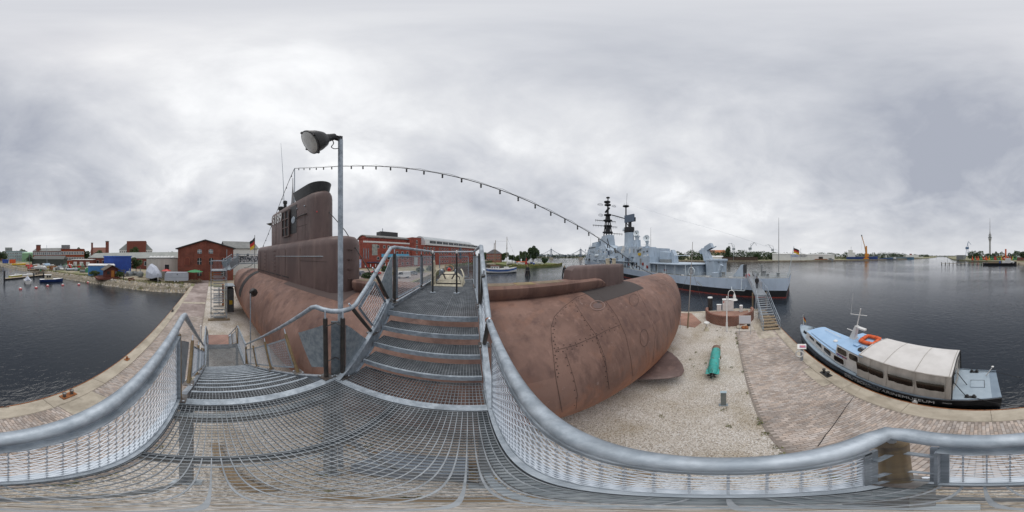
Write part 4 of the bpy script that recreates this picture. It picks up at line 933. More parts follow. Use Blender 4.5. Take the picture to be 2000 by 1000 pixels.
def cabinet(name, label, u_, v_, w_, d_, h, m_, knob=True):
    p = G(u_, v_, 0); rz = -phi(u_); m3 = Matrix.Rotation(rz, 3, 'Z'); e = thing(name, label, 'cabinet', p, world=True, group='white cabinets at the quay end')
    obj('case', MB().box(p + V3(0, 0, h / 2 + .04), (w_, d_, h), rz), m_, e); obj('lid', MB().box(p + V3(0, 0, h + .06), (w_ + .05, d_ + .06, .04), rz), m_, e); obj('plinth', MB().box(p + V3(0, 0, .03), (w_ - .06, d_ - .06, .1), rz), galv_d, e)
    obj('door_gap', MB().box(p + m3 @ V3(0, -d_ / 2 - .002, h / 2), (.012, .006, h * .9), rz), galv_d, e)
    return e, p, m3
e_, p, m3 = cabinet('power_cabinet', 'large white power cabinet with small red mark on the quay end', 1422, 606.5, 1.32, .5, 1.42, white_m); obj('warning_label', MB().box(p + m3 @ V3(-.52, -.26, 1.2), (.13, .012, .16), -phi(1422)), red_m, e_)
cabinet('junction_cabinet', 'narrow white junction cabinet left of the power cabinet', 1404.5, 607.5, .52, .4, .78, white_m)
p = G(1447.5, 609, 0); e_ = thing('supply_pillar', 'round white supply pillar with cap inside the curved wall', 'pillar', p, world=True); obj('shaft', MB().lathe([(.2, 0), (.2, .75), (.19, .76)], p, 18), white_m, e_, smooth=40); obj('cap', MB().lathe([(.21, .76), (.21, .82), (.15, .87)], p, 18), white_m, e_, smooth=40)
# mooring pile in the water
p = B(1387, 24, WATER); mp_ = thing('mooring_pile', 'dark mooring pile with white-ringed top in the water behind the brick wall', 'pile', p, world=True)
obj('shaft', MB().lathe([(.36, -1), (.36, 1.9), (.33, 2.0)], p, 14), mat('tarred_timber', (.022, .02, .019), (.06, .045, .04), rough=.6, scale=5, stretch=(1, 1, .2)), mp_, smooth=40); obj('top_ring', MB().lathe([(.37, 1.86), (.38, 1.9), (.38, 2.0), (.3, 2.03)], p, 16), white_m, mp_)
# tall thin mast with stays near the bow
p = G(1343, 640, 0); fm_ = thing('flag_mast', 'tall thin bare mast with stays standing beyond the bow', 'mast', p, world=True)
top = p + V3(.55, -.35, 8.1); obj('pole', MB().tube([p + V3(.1, -.06, 1.4), p.lerp(top, .6), top], [.045, .04, .022], 10), mat('grey_timber', (.30, .28, .26), rough=.7), fm_, smooth=50); obj('tabernacle', MB().tube([p, p + V3(.11, -.07, 1.5)], .075, 10), wood_m, fm_, smooth=50)
for q in (p + V3(.4, 2.2, 0), p + V3(.6, -2.0, 0)): obj('stay', MB().tube([p.lerp(top, .72), q], .010, 5), steel_m, fm_)
# small white sign post at the bow
p = G(1328.5, 640, 0); sg = thing('sign_post', 'narrow white sign on thin post beside the bow', 'sign', p, world=True); obj('post', MB().tube([p, p + V3(0, 0, 1.9)], .025, 8), galv, sg); obj('sign_plate', MB().box(p + V3(0, 0, 1.62), (.04, .16, .75), -phi(1328) * 0 + .2), white_m, sg)
# ================================================================ gangway to the destroyer
gw = thing('gangway', 'galvanised gangway with stair and railings up to the warship stern', 'gangway', (13.3, -3.9, 0), world=True)
ga, gb, gc = V3(13.2, -3.95, .05), V3(19.6, -4.5, 1.85), V3(31.3, -5.05, 2.55); wv = (gb - ga).cross(V3(0, 0, 1)).normalized(); HW = .72
for i in range(14):
    f = (i + .5) / 14; c_ = ga.lerp(gb, f); obj('tread', MB().bar(c_ - wv * HW, c_ + wv * HW, .34, .045), wood_m if i < 5 else grate_m, gw)
for s_ in (-1, 1):
    o_ = wv * HW * s_; obj('stringer', MB().bar(ga + o_ - V3(0, 0, .1), gb + o_ - V3(0, 0, .1), .03, .24).bar(gb + o_ - V3(0, 0, .1), gc + o_ - V3(0, 0, .1), .03, .24), galv, gw)
    for hh in (1.0, .55): obj('handrail', MB().tube([ga + o_ + V3(0, 0, hh), gb + o_ + V3(0, 0, hh), gc + o_ + V3(0, 0, hh)], .032 if hh > .9 else .02, 8), galv, gw, smooth=60)
    for k_ in range(6): q = ga.lerp(gb, k_ / 5); obj('post', MB().bar(q + o_, q + o_ + V3(0, 0, 1.0), .05, .05), galv, gw)
    for k_ in range(1, 8): q = gb.lerp(gc, k_ / 7); obj('post', MB().bar(q + o_, q + o_ + V3(0, 0, 1.0), .04, .04), galv, gw)
    obj('side_panel', MB().bar(gb + o_ + V3(0, 0, .45) + (gc - gb) * .3, gc + o_ + V3(0, 0, .45), .01, .7), mat('white_banner_panel', (.60, .60, .62), (.5, .5, .52), rough=.6, scale=2), gw)
    obj('support_column', MB().bar(gb + o_ - V3(.1, 0, .2), V3(gb.x - .1, gb.y, 0) + o_, .12, .12), galv, gw); obj('support_column', MB().bar(ga.lerp(gb, .5) + o_ - V3(0, 0, .2), V3(*(ga.lerp(gb, .5) + o_).xy, 0), .08, .08), galv, gw)
obj('walkway_deck', MB().bar(gb, gc, 1.4, .05), grate_m, gw)
obj('support_frame', MB().bar((20.6, -3.6, WATER - 1), (20.6, -3.6, 2), .16, .16).bar((20.6, -5.4, WATER - 1), (20.6, -5.4, 2), .16, .16), wood_m, gw)
# ================================================================ person walking up the gangway
pp = gb.lerp(gc, .30) + V3(0, 0, .03); fd = (gc - gb); fd.z = 0; fd.normalize()
pe = thing('person', 'person in black jacket and dark trousers walking up the gangway', 'person', pp, rz=math.atan2(fd.y, fd.x) - PI / 2)
skin_m = mat('skin', (.42, .26, .19), rough=.6); jacket_m = mat('black_jacket', (.016, .016, .018), (.03, .03, .032), rough=.8, scale=8); trous_m = mat('dark_trousers', (.025, .026, .032), (.04, .04, .045), rough=.85, scale=8); hair_m = mat('dark_hair', (.04, .028, .02), rough=.7)
def ell(cx, cy, z, rx, ry, n=16): return [(cx + rx * math.cos(2 * PI * i / n), cy + ry * math.sin(2 * PI * i / n), z) for i in range(n)]
body = MB()
body.loft([ell(0, .0, .80, .15, .10), ell(0, 0, .92, .165, .115), ell(0, 0, 1.05, .14, .10), ell(0, 0, 1.22, .165, .115), ell(0, 0, 1.36, .18, .11), ell(0, 0, 1.43, .12, .08), ell(0, .01, 1.47, .055, .058), ell(0, .02, 1.52, .052, .055), ell(0, .035, 1.55, .065, .08), ell(0, .03, 1.62, .078, .098), ell(0, .025, 1.69, .075, .095), ell(0, .02, 1.74, .05, .065), ell(0, .02, 1.76, .01, .01)])
for sx_, ph_ in ((-1, 1), (1, -1)):
    body.tube([(.085 * sx_, 0, .86), (.09 * sx_, .12 * ph_, .48), (.09 * sx_, .02 * ph_ - .05, .10)], [.092, .062, .042], 12); body.loft([ell(.09 * sx_, .02 * ph_ + .03, z, rx, ry, 12) for z, rx, ry in ((.0, .045, .12), (.05, .048, .125), (.09, .035, .06))])
    body.tube([(.19 * sx_, 0, 1.38), (.235 * sx_, -.04 * ph_, 1.12), (.23 * sx_, .10 - .06 * ph_, .90)], [.052, .043, .03], 10)
    hp = V3(.23 * sx_, .12 - .06 * ph_, .84); body.sphere(hp, .042, 8, 1.2)
    for k_ in range(4): body.tube([hp + V3(.0, .03 - .02 * k_, -.02), hp + V3(-.01 * sx_, .035 - .02 * k_, -.075), hp + V3(-.02 * sx_, .03 - .02 * k_, -.10 + .005 * k_)], [.009, .008, .006], 6)
    body.tube([hp + V3(-.01 * sx_, .04, .01), hp + V3(-.02 * sx_, .065, -.03)], [.010, .007], 6); body.sphere((.078 * sx_, .03, 1.64), .022, 6)
body.sphere((0, .13, 1.63), .018, 6)
obj('body', body, skin_m, pe, smooth=70)
jk = MB(); jk.loft([ell(0, 0, .84, .185, .135), ell(0, 0, .98, .18, .13), ell(0, 0, 1.10, .175, .125), ell(0, 0, 1.26, .20, .135), ell(0, 0, 1.38, .205, .125), ell(0, 0, 1.44, .14, .10), ell(0, .01, 1.49, .07, .075)])
for sx_, ph_ in ((-1, 1), (1, -1)): jk.tube([(.185 * sx_, 0, 1.40), (.245 * sx_, -.04 * ph_, 1.12), (.235 * sx_, .09 - .06 * ph_, .90)], [.075, .062, .05], 12)
obj('jacket', jk, jacket_m, pe, smooth=60)
tr = MB(); tr.loft([ell(0, 0, .76, .165, .12), ell(0, 0, .95, .172, .122)])
for sx_, ph_ in ((-1, 1), (1, -1)): tr.tube([(.085 * sx_, 0, .88), (.09 * sx_, .12 * ph_, .48), (.09 * sx_, .02 * ph_ - .05, .07)], [.105, .078, .062], 12)
obj('trousers', tr, trous_m, pe, smooth=60)
obj('hair', MB().loft([ell(0, -.01, 1.58, .07, .075), ell(0, .005, 1.64, .086, .10), ell(0, .01, 1.71, .083, .098), ell(0, .015, 1.76, .055, .065), ell(0, .015, 1.775, .01, .01)]), hair_m, pe, smooth=60)
for sx_, ph_ in ((-1, 1), (1, -1)): obj('shoe', MB().loft([ell(.09 * sx_, .02 * ph_ + .03, z, rx, ry, 12) for z, rx, ry in ((.0, .052, .135), (.04, .054, .137), (.085, .045, .075))]), black_m, pe, smooth=50)
# ================================================================ bollards, cleats, life ring, cable
def bollard(label, x, m_, plate_m, y=-4.55, sc=1.0, two=True):
    e = thing('mooring_bollard', label, 'bollard', (x, y, .03), group='bollards along the quay edge'); obj('base_plate', MB().box((0, 0, .02), (.62 * sc if two else .3, .3 * sc, .05)), plate_m, e)
    for dx in ((-.17 * sc, .17 * sc) if two else (0,)): obj('bitt', MB().lathe([(.075 * sc, .04), (.06 * sc, .06), (.06 * sc, .26 * sc), (.085 * sc, .27 * sc), (.085 * sc, .31 * sc), (.05 * sc, .33 * sc)], (dx, 0, 0), 14), m_, e, smooth=40)
bollard('rust-stained double bollard near the water edge beside the concrete patch', -3.72, steel_m, rust_m)
bollard('black double bollard on the quay edge beside the moored launch', 6.2, black_m, black_m, -4.45)
bollard('small rusty single bollard along the quay edge', -7.95, rust_m, rust_m, -4.6, .8, False); bollard('distant dark double bollard far along the quay edge', -18.6, steel_m, steel_m, -4.65, .9)
p = G(1566, 704, 0); lr = thing('life_ring_stand', 'life ring on post with tilted white notice at the quay edge', 'life ring', p, world=True); rz = -phi(1566); m3 = Matrix.Rotation(rz, 3, 'Z')
obj('post', MB().box(p + V3(0, 0, .55), (.16, .06, 1.1), rz), galv, lr)
obj('ring', MB().tube([p + m3 @ V3(-.12 + .2 * math.cos(t), -.09, .62 + .24 * math.sin(t)) for t in [2 * PI * i / 20 for i in range(20)]], .05, 8, close=True), white_m, lr, smooth=60)
obj('notice', MB().box(p + V3(0, 0, 1.14), (.50, .36, .02), m=m3 @ Matrix.Rotation(R(35), 3, 'X')), white_m, lr); obj('notice_print', MB().box(p + V3(.0, 0, 1.155) + m3 @ V3(.05, -.02, 0), (.34, .16, .01), m=m3 @ Matrix.Rotation(R(35), 3, 'X')), mat('blue_red_print', (.12, .18, .45), (.55, .12, .14), rough=.5, scale=9, lo=.45, hi=.55), lr)
q0 = [G(u_, v_, .02) for u_, v_ in ((1597, 872), (1612, 850), (1635, 820), (1652, 795), (1672, 768), (1682, 757))]; tag(obj('ground_cable', MB().tube(q0, .012, 6), rub_m, smooth=60), 'thin dark cable lying across the brick road', 'cable')
for u_, v_, h, lab in ((395, 655, 1.35, 'white-capped marker post at the edge of the road by the lower stair'),):
    p = B(392.5, 12.2, 0); e = thing('marker_post', lab, 'post', p, world=True); obj('shaft', MB().lathe([(.07, 0), (.07, 1.15)], p, 12), white_m, e, smooth=50); obj('cap', MB().lathe([(.08, 1.15), (.08, 1.22), (.03, 1.26)], p, 12), white_m, e, smooth=50)
p = B(451.5, 11.4, 0); e = thing('litter_bin', 'small white cylindrical bin by the foot of the stair', 'bin', p, world=True); obj('drum', MB().lathe([(.17, 0), (.19, .1), (.19, .72), (.2, .74)], p, 16), white_m, e, smooth=40); obj('lid', MB().lathe([(.2, .74), (.19, .8), (.1, .83)], p, 16), galv, e, smooth=40)
struct('brick_pad', MB().bb(-12.9, -11.0, -.55, 1.4, -.1, .02), brick_wall_mat('red_pad_brick', (.33, .20, .165), (.27, .165, .135)), label='red brick pad at the foot of the stair')
# ================================================================ harbour launch moored at the quay
la = thing('harbour_launch', 'grey-blue harbour launch with beige canopy moored at the quay', 'launch', (6, -6.75, WATER), world=True)
hull_black = mat('launch_black', (.012, .012, .014), (.022, .022, .024), rough=.3, scale=2); hull_grey = mat('launch_grey_blue', (.17, .225, .285), (.21, .27, .33), rough=.4, scale=2); deck_grey = mat('launch_deck', (.30, .37, .43), (.35, .42, .48), rough=.6, scale=3)
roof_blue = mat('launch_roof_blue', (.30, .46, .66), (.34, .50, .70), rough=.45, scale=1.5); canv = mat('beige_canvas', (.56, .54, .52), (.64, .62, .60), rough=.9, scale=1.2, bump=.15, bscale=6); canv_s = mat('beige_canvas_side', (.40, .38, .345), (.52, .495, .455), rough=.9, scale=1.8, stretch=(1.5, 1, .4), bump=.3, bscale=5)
win_d = mat('smoked_window', (.012, .011, .011), (.035, .03, .027), rough=.12, scale=1.2)
def lsec(x):
    t = (x + .75) / 13.85; cy = -6.77 + .12 * t
    hb = 1.42 * (1 - max(0, (t - .55) / .45) ** 2.4) ** .75 if t > .55 else 1.42 - .28 * max(0, (.22 - t) / .22) ** 1.6
    return cy, max(hb, .02), .02 + .12 * (1 - t) ** 2 * .3 + .55 * max(0, t - .45) ** 1.5
xs_ = [-.75 + 13.85 * i / 40 for i in range(41)]
def strip(f0, f1):
    """hull strake between two height fractions (0 keel.. 1 gunwale), both sides"""
    rg = []
    for x in xs_:
        cy, hb, zg = lsec(x); row = []
        for f in f0: row.append(f)
        rg.append(row)
    return rg
def hull_ring(x, zs):
    cy, hb, zg = lsec(x); pts = []
    for s_ in (-1, 1):
        seq = zs if s_ < 0 else zs[::-1]
        for k_ in seq:
            z = (WATER - .35) * (1 - k_) + zg * k_; w_ = hb * (.30 + .70 * k_ ** .45) if hb > .05 else hb
            pts.append((x + (.5 * (k_ - 1) if x > 12 else 0) * (x - 12) , cy - s_ * -w_ if False else cy + s_ * w_, z))
    return pts
def ftop(x): return 1 - .28 * min(1, max(0, (x - 2.5) / 4.5))
obj('hull', MB().loft([hull_ring(x, [0, ftop(x) * .35, ftop(x) * .7, ftop(x)]) for x in xs_]), hull_black, la, smooth=50)
def hull_ring2(x): return hull_ring(x, [ftop(x) + .002, (ftop(x) + 1) / 2 + .002, 1.004])
obj('topside', MB().loft([hull_ring2(x) for x in xs_]), hull_grey, la, smooth=30)
# rubbing strake
for s_ in (-1, 1): obj('rubbing_strake', MB().tube([(x, lsec(x)[0] + s_ * (lsec(x)[1] * .995), lsec(x)[2] - .015) for x in xs_[:-1]], .03, 6), hull_black, la, smooth=60)
obj('deck', MB().loft([[(x, lsec(x)[0] - max(lsec(x)[1] - .06, .01), lsec(x)[2] + .012), (x, lsec(x)[0] + max(lsec(x)[1] - .06, .01), lsec(x)[2] + .012), (x, lsec(x)[0] + max(lsec(x)[1] - .06, .01), lsec(x)[2] - .05), (x, lsec(x)[0] - max(lsec(x)[1] - .06, .01), lsec(x)[2] - .05)] for x in xs_[1:-1]]), deck_grey, la)
for s_ in (-1, 1): obj('toe_rail', MB().tube([(x, lsec(x)[0] + s_ * max(lsec(x)[1] - .05, .0), lsec(x)[2] + .04) for x in xs_[:-1]], .028, 6), hull_grey, la, smooth=60)
# forward cabin, wheelhouse
def house(x0, x1, hb0, hb1, z0, z1, side_m, roof_m, nm, rake=.15, cr=.12):
    o = obj(nm + '_side', MB().loft([[(x0, -6.72 - hb0, z0), (x1, -6.68 - hb1, z0), (x1, -6.68 + hb1, z0), (x0, -6.72 + hb0, z0)], [(x0 + rake * .3, -6.72 - hb0 * .96, z1), (x1 - rake, -6.68 - hb1 * .94, z1), (x1 - rake, -6.68 + hb1 * .94, z1), (x0 + rake * .3, -6.72 + hb0 * .96, z1)]]), side_m, la)
    rr = []
    for f in np.linspace(0, 1, 7):
        x = x0 + rake * .3 - .05 + (x1 - rake + .1 - x0 - rake * .3) * f; hb = hb0 * .98 + (hb1 * .96 - hb0 * .98) * f; rr.append([(x, -6.70 - hb, z1 + .004), (x, -6.70 - hb * .6, z1 + cr * .75), (x, -6.70, z1 + cr), (x, -6.70 + hb * .6, z1 + cr * .75), (x, -6.70 + hb, z1 + .004), (x, -6.70 + hb, z1 - .035), (x, -6.70 - hb, z1 - .035)])
    obj(nm + '_roof', MB().loft(rr), roof_m, la, smooth=30)
    return o
fc = house(6.3, 10.7, 1.2, .86, .1, .74, white_m, roof_blue, 'cabin'); wh = house(4.9, 7.0, 1.18, 1.12, .1, 1.5, white_m, roof_blue, 'wheelhouse', .2, .10)
def rwin(x, z, w_, h, y, ang, nm='window', parent=None):
    pts = []; r_ = min(w_, h) * .28
    for cx_, cz_, a0 in ((w_ / 2 - r_, h / 2 - r_, 0), (-w_ / 2 + r_, h / 2 - r_, PI / 2), (-w_ / 2 + r_, -h / 2 + r_, PI), (w_ / 2 - r_, -h / 2 + r_, 3 * PI / 2)):
        for k_ in range(4): a = a0 + PI / 2 * k_ / 3; pts.append((cx_ + r_ * math.cos(a), cz_ + r_ * math.sin(a)))
    m3 = Matrix.Rotation(ang, 3, 'Z') @ Matrix(((1, 0, 0), (0, 0, -1), (0, 1, 0)))
    o = obj(nm, MB().prism(pts, -.012, .012, m3, (x, y, z)), win_d, parent or la); obj('window_frame', MB().prism([(p_[0] * 1.14, p_[1] * 1.18) for p_ in pts], -.008, .006, m3, (x, y, z)), white_m, o); return o
sl_ = .34 / 4.4; ang_ = math.atan(-sl_) * -1
def cab_y(x, z): return -6.72 + (1.2 + (.86 - 1.2) * (x - 6.3) / 4.4) * (1 - .04 * (z - .1) / .64) + .012
for x, w_ in ((9.75, .72), (8.75, .74), (7.72, .76)): rwin(x, .44, w_, .40, cab_y(x, .44), math.atan2(-.34, 4.4))
rwin(6.55, .46, .80, .42, -6.72 + 1.19 * 1.0, 0); rwin(6.35, 1.17, .74, .42, -6.70 + 1.125, 0); rwin(5.5, 1.17, .6, .42, -6.70 + 1.14, 0)
for x in (9.75, 8.75, 7.72, 6.55): rwin(x, .44, .72, .40, -6.72 - (cab_y(x, .44) + 6.72) - .0, PI + (math.atan2(.34, 4.4) if x > 7 else 0))
obj('name_strip', MB().bb(5.95, 6.75, -5.545, -5.535, .80, .90), mat('red_blue_strip', (.3, .06, .06), (.08, .1, .35), rough=.5, scale=6), la)
obj('roof_rail', MB().tube([(10.1, -5.98, .80), (6.9, -5.72, .83)], .018, 6), hull_grey, la); obj('grab_rail', MB().tube([(9.8, -7.0, .86), (9.8, -7.0, .98), (8.1, -7.0, 1.0), (8.1, -7.0, .88)], .018, 6), white_m, la, smooth=40)
obj('roof_vent', MB().lathe([(.14, .84), (.15, .9), (.08, .96)], (8.0, -6.5, 0), 14), white_m, la, smooth=40)
obj('skylight_hatch', MB().lathe([(.24, 0), (.24, .05), (.2, .07)], (5.35, -6.05, 1.56), 16), black_m, la); obj('searchlight', MB().lathe([(.05, 0), (.1, .05), (.1, .16)], (5.2, -5.95, 1.70), 12, (.5, -.5, .3)), galv, la, smooth=40)
obj('roof_box', MB().bb(5.7, 6.0, -6.3, -6.05, 1.55, 1.68), roof_blue, la)
# mast
obj('mast_foot', MB().loft([[(6.45, -6.95, 1.55), (6.85, -6.95, 1.55), (6.85, -6.55, 1.55), (6.45, -6.55, 1.55)], [(6.5, -6.9, 1.75), (6.8, -6.9, 1.75), (6.8, -6.6, 1.75), (6.5, -6.6, 1.75)], [(6.3, -6.85, 2.55), (6.48, -6.85, 2.55), (6.48, -6.65, 2.55), (6.3, -6.65, 2.55)]]), white_m, la)
obj('mast_pole', MB().tube([(6.4, -6.75, 2.5), (6.1, -6.75, 3.75)], .035, 8), white_m, la, smooth=50); obj('mast_yard', MB().tube([(6.9, -6.75, 3.22), (5.65, -6.75, 3.42)], .022, 6), white_m, la); obj('radar_scanner', MB().bb(5.75, 6.3, -6.85, -6.65, 2.42, 2.52), white_m, la); obj('mast_arm', MB().bar((6.5, -6.75, 2.1), (7.15, -6.7, 2.12), .04, .04), white_m, la)
obj('whip_antenna', MB().tube([(6.88, -6.75, 3.22), (6.7, -6.75, 4.6)], [.012, .005], 5), white_m, la)
lr2 = thing('life_raft', 'square orange life float on the launch roof', 'life raft', (5.62, -7.0, 1.6), rz=.15); sq = []
for i in range(24):
    a = 2 * PI * i / 24; c_, s_ = math.cos(a), math.sin(a); k_ = .42 / max(abs(c_), abs(s_)) ** .75; sq.append((k_ * c_, k_ * s_, .12))
obj('float_ring', MB().tube(sq, .125, 10, close=True), orange_m, lr2, smooth=60)
for i in range(8): a = 2 * PI * (i + .5) / 8; k_ = .42 / max(abs(math.cos(a)), abs(math.sin(a))) ** .75; obj('strap', MB().tube([(k_ * math.cos(a) + .135 * math.cos(a) * math.cos(t), k_ * math.sin(a) + .135 * math.sin(a) * math.cos(t), .12 + .135 * math.sin(t)) for t in [2 * PI * j / 10 for j in range(10)]], .012, 5, close=True), mat('strap_orange', (.45, .08, .02), rough=.8), lr2)
# canopy
cx0, cx1 = 1.0, 5.15; rr = []
for f in np.linspace(0, 1, 13):
    x = cx0 + (cx1 - cx0) * f; sag = -.05 * math.sin(PI * ((f * 3) % 1)); up_ = .0 if f < .95 else -.02; ring_ = []
    for j in range(9): t = j / 8; y = -5.58 - 2.3 * t; z = 1.62 + .20 * math.sin(PI * t) + sag * math.sin(PI * t) + up_; ring_.append((x, y, z))
    for j in range(8, -1, -1): t = j / 8; ring_.append((x, -5.58 - 2.3 * t, 1.58 + .19 * math.sin(PI * t) + sag * math.sin(PI * t) + up_))
    rr.append(ring_)
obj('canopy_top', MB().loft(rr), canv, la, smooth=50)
for s_, y0, y1 in ((1, -5.585, -5.42), (-1, -7.875, -8.12)):
    rows = []
    for f in np.linspace(0, 1, 40):
        x = cx0 + (cx1 - cx0) * f; wob = .008 * math.sin(f * 61) + .006 * math.sin(f * 23 + 1); rows.append([(x, y0 + (y1 - y0) * t + wob * t * (1 - t) * 3 * s_, 1.60 + (.10 - 1.60) * t) for t in (0, .08, .3, .55, .8, 1)])
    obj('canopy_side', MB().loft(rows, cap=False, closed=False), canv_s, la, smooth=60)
rows = [[(cx0 + .0 + .03 * math.sin(t * 8), -5.585 - 2.29 * t + (.13 if t < .5 else -.13) * (1 - zf) * abs(2 * t - 1), .12 + (1.48 + .19 * math.sin(PI * t)) * zf) for t in np.linspace(0, 1, 9)] for zf in (0, .5, 1)]
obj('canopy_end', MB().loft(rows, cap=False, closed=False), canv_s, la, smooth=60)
for x, w_ in ((4.85, .62), (4.1, .72), (2.95, .98), (1.75, .95)):
    obj('canopy_window', MB().box((x, -5.455, .84), (w_ * 1.08, .012, .60), m=Matrix.Rotation(R(-6.5), 3, 'X')), win_d, la)
obj('end_window', MB().bb(.982, .99, -7.5, -6.0, .6, 1.3), win_d, la); obj('canopy_pole', MB().tube([(.97, -5.45, .1), (.97, -5.6, 1.62), (.97, -6.7, 1.86), (.97, -7.86, 1.62), (.97, -8.1, .1)], .025, 6), black_m, la, smooth=60)
for y in (-5.9, -6.7): obj('strut', MB().tube([(.95, y, .9), (.55, y + .05, .06)], .018, 6), black_m, la)
# after deck
obj('deck_hatch', MB().bb(-.15, .4, -7.0, -6.45, .06, .11), deck_grey, la); obj('hatch_edge', MB().bb(-.17, .42, -7.02, -7.0, .05, .12).bb(-.17, -.15, -7.0, -6.43, .05, .12), black_m, la)
obj('flag_staff', MB().tube([(-.25, -7.45, .06), (-.55, -7.45, .75)], .03, 8), white_m, la, smooth=50); obj('staff_cap', MB().lathe([(.06, 0), (.06, .05)], (-.56, -7.45, .74), 10), white_m, la)
def bitts(x, y, z):
    o = obj('deck_bitts', MB().box((x, y, z + .02), (.42, .16, .03)), black_m, la)
    for dx in (-.12, .12): obj('bitt', MB().lathe([(.045, .02), (.04, .03), (.04, .15), (.055, .16), (.05, .19)], (x + dx, y, z), 10), black_m, o, smooth=40); obj('rope_turn', MB().tube([(x + dx + .06 * math.cos(t), y + .06 * math.sin(t), z + .05 + .006 * t) for t in [.7 * i for i in range(22)]], .013, 5), black_m, o, smooth=60)
for x, y in ((.35, -5.72), (.3, -7.8), (11.4, -6.15), (11.6, -7.1), (5.0, -5.5)): bitts(x, y, lsec(x)[2] + .01)
obj('anchor', MB().bar((10.9, -6.8, .3), (11.9, -7.0, .36), .05, .05).bar((11.6, -7.2, .34), (11.9, -6.7, .34), .06, .05).bar((11.0, -6.65, .32), (11.0, -6.95, .32), .04, .04), galv_d, la)
obj('jack_staff', MB().tube([(12.6, -6.65, .4), (12.7, -6.65, 1.4)], .02, 6), white_m, la)
jf = thing('bow_flag', 'small national flag on the launch bow', 'flag', (12.7, -6.65, .9), world=True); flag_strip((12.7, -6.65, 1.38), .32, .42, (blackc_m, redc_m, gold_m), jf, 1.0, R(200), 0)
for pts in ([(.35, -5.72, .15), (-.4, -5.3, .12), (-1.6, -4.8, .08)], [(.3, -7.8, .15), (-.75, -7.75, .1), (-2.2, -8.5, -1.35)]):
    obj('mooring_line', MB().tube(pts, .015, 6), black_m, la, smooth=60)
for bt_, bx_ in (('DEUTSCHEN', 4.95), ('MARINEMUSEUM', 2.75), ('—', 1.12)): text('lettering', bt_, .30, (bx_, lsec(bx_)[0] + lsec(bx_)[1] * (.30 + .70 * .86 ** .45) + .045, -.23), (R(90), 0, R(180)), white_m, la, .006, sx=1.08)
obj('fender', MB().tube([(4.4, -5.2, -.15), (3.7, -5.2, -.15)], .10, 10), rub_m, la, smooth=40)

seam_c = mat('canvas_seam', (.36, .34, .31), rough=.9)
for f in (0.02, 1 / 3, 2 / 3, .98):
    x = cx0 + (cx1 - cx0) * f; obj('canopy_seam', MB().tube([(x, -5.58 - 2.3 * t, 1.625 + .20 * math.sin(PI * t)) for t in [j / 8 for j in range(9)]], .014, 5), seam_c, la, smooth=60)
obj('canopy_hem', MB().tube([(cx0 + (cx1 - cx0) * f, -5.575 + .008 * math.sin(f * 40), 1.585 + .012 * math.sin(f * 33)) for f in np.linspace(0, 1, 30)], .022, 6), canv_s, la, smooth=60)
for x in (4.45, 3.55, 2.35, 1.2): obj('canopy_seam', MB().tube([(x, -5.572, 1.58), (x, -5.49, .85), (x, -5.405, .12)], .010, 5), seam_c, la)
for k_, x in enumerate((8.3, 2.2)): obj('fender', MB().tube([(x, -5.16, -.05), (x, -5.16, -.18), (x, -5.16, -.52), (x, -5.16, -.62)], [.03, .10, .10, .03], 10), white_m if k_ else rub_m, la, smooth=50)
# ================================================================ museum destroyer moored beyond the bow
SO = V3(32.7, -13.9, 0); SRZ = math.atan2(.894, .448)
sh = thing('destroyer', 'light grey museum destroyer with black masts moored beyond the submarine bow', 'warship', SO, rz=SRZ)
grey_s = mat('warship_grey', (.36, .435, .515), (.43, .505, .585), rough=.5, scale=.35, c3=(.27, .325, .39), s3=.9, lo3=.5, hi3=.75, st3=(1, 1, .25))
grey_d = mat('warship_deck', (.20, .215, .22), (.26, .27, .27), rough=.8, scale=.5); grey_l = mat('warship_pale', (.52, .58, .62), rough=.5); grey_p = mat('radar_slate', (.09, .125, .18), rough=.5)
blk = mat('mast_black', (.018, .019, .022), rough=.6); redl = mat('boot_red', (.30, .045, .03), (.16, .03, .025), rough=.6, scale=1)
def ship_s(u, y=0.0):
    lo, hi = -5.0, 145.0
    for _ in range(40):
        m_ = (lo + hi) / 2; X = SO.x + .448 * m_ - .894 * y; Yy = SO.y + .894 * m_ + .448 * y
        if 915 + math.degrees(math.atan2(X, Yy)) / .18 > u: lo = m_
        else: hi = m_
    return lo
def ship_d(s, y=0.0): return math.hypot(SO.x + .448 * s - .894 * y, SO.y + .894 * s + .448 * y)
def sp_(u, v, y=0.0): s = ship_s(u, y); return V3(s, y, Z(v, ship_d(s, y)))
def deck_z(s): return float(np.interp(s, [0, 11, 27, 45, 70, 100, 138], [2.6, 2.32, 2.0, 2.2, 2.8, 3.7, 4.9]))
def hbm(s): return float(np.interp(s, [0, 8, 20, 40, 75, 95, 110, 122, 131, 136, 138], [4.9, 5.7, 6.5, 7.1, 7.1, 6.4, 5.0, 3.3, 1.7, .6, .05]))
def hring(s, z0, z1, n=4):
    pts = []; dz = deck_z(s)
    def hw(z): f = (z - WATER) / (dz - WATER); fl = .80 if s < 90 else .80 - .45 * min(1, (s - 90) / 40); fl = .93 if s < 40 else fl; return hbm(s) * (fl + (1 - fl) * max(0, f) ** 1.1)
    zs = [z0 + (z1 - z0) * i / n for i in range(n + 1)]
    for z in zs: pts.append((s + (2.0 * (z - dz) / 6 if s > 130 else (-.12 * (dz - z) * -1 if s < 1 else 0)), hw(z), z))
    for z in zs[::-1]: pts.append((s + (2.0 * (z - dz) / 6 if s > 130 else (-.12 * (dz - z) * -1 if s < 1 else 0)), -hw(z), z))
    return pts
SS = [0, 2, 5, 8, 12, 20, 30, 40, 55, 75, 85, 95, 103, 110, 117, 122, 127, 131, 134, 136, 138]
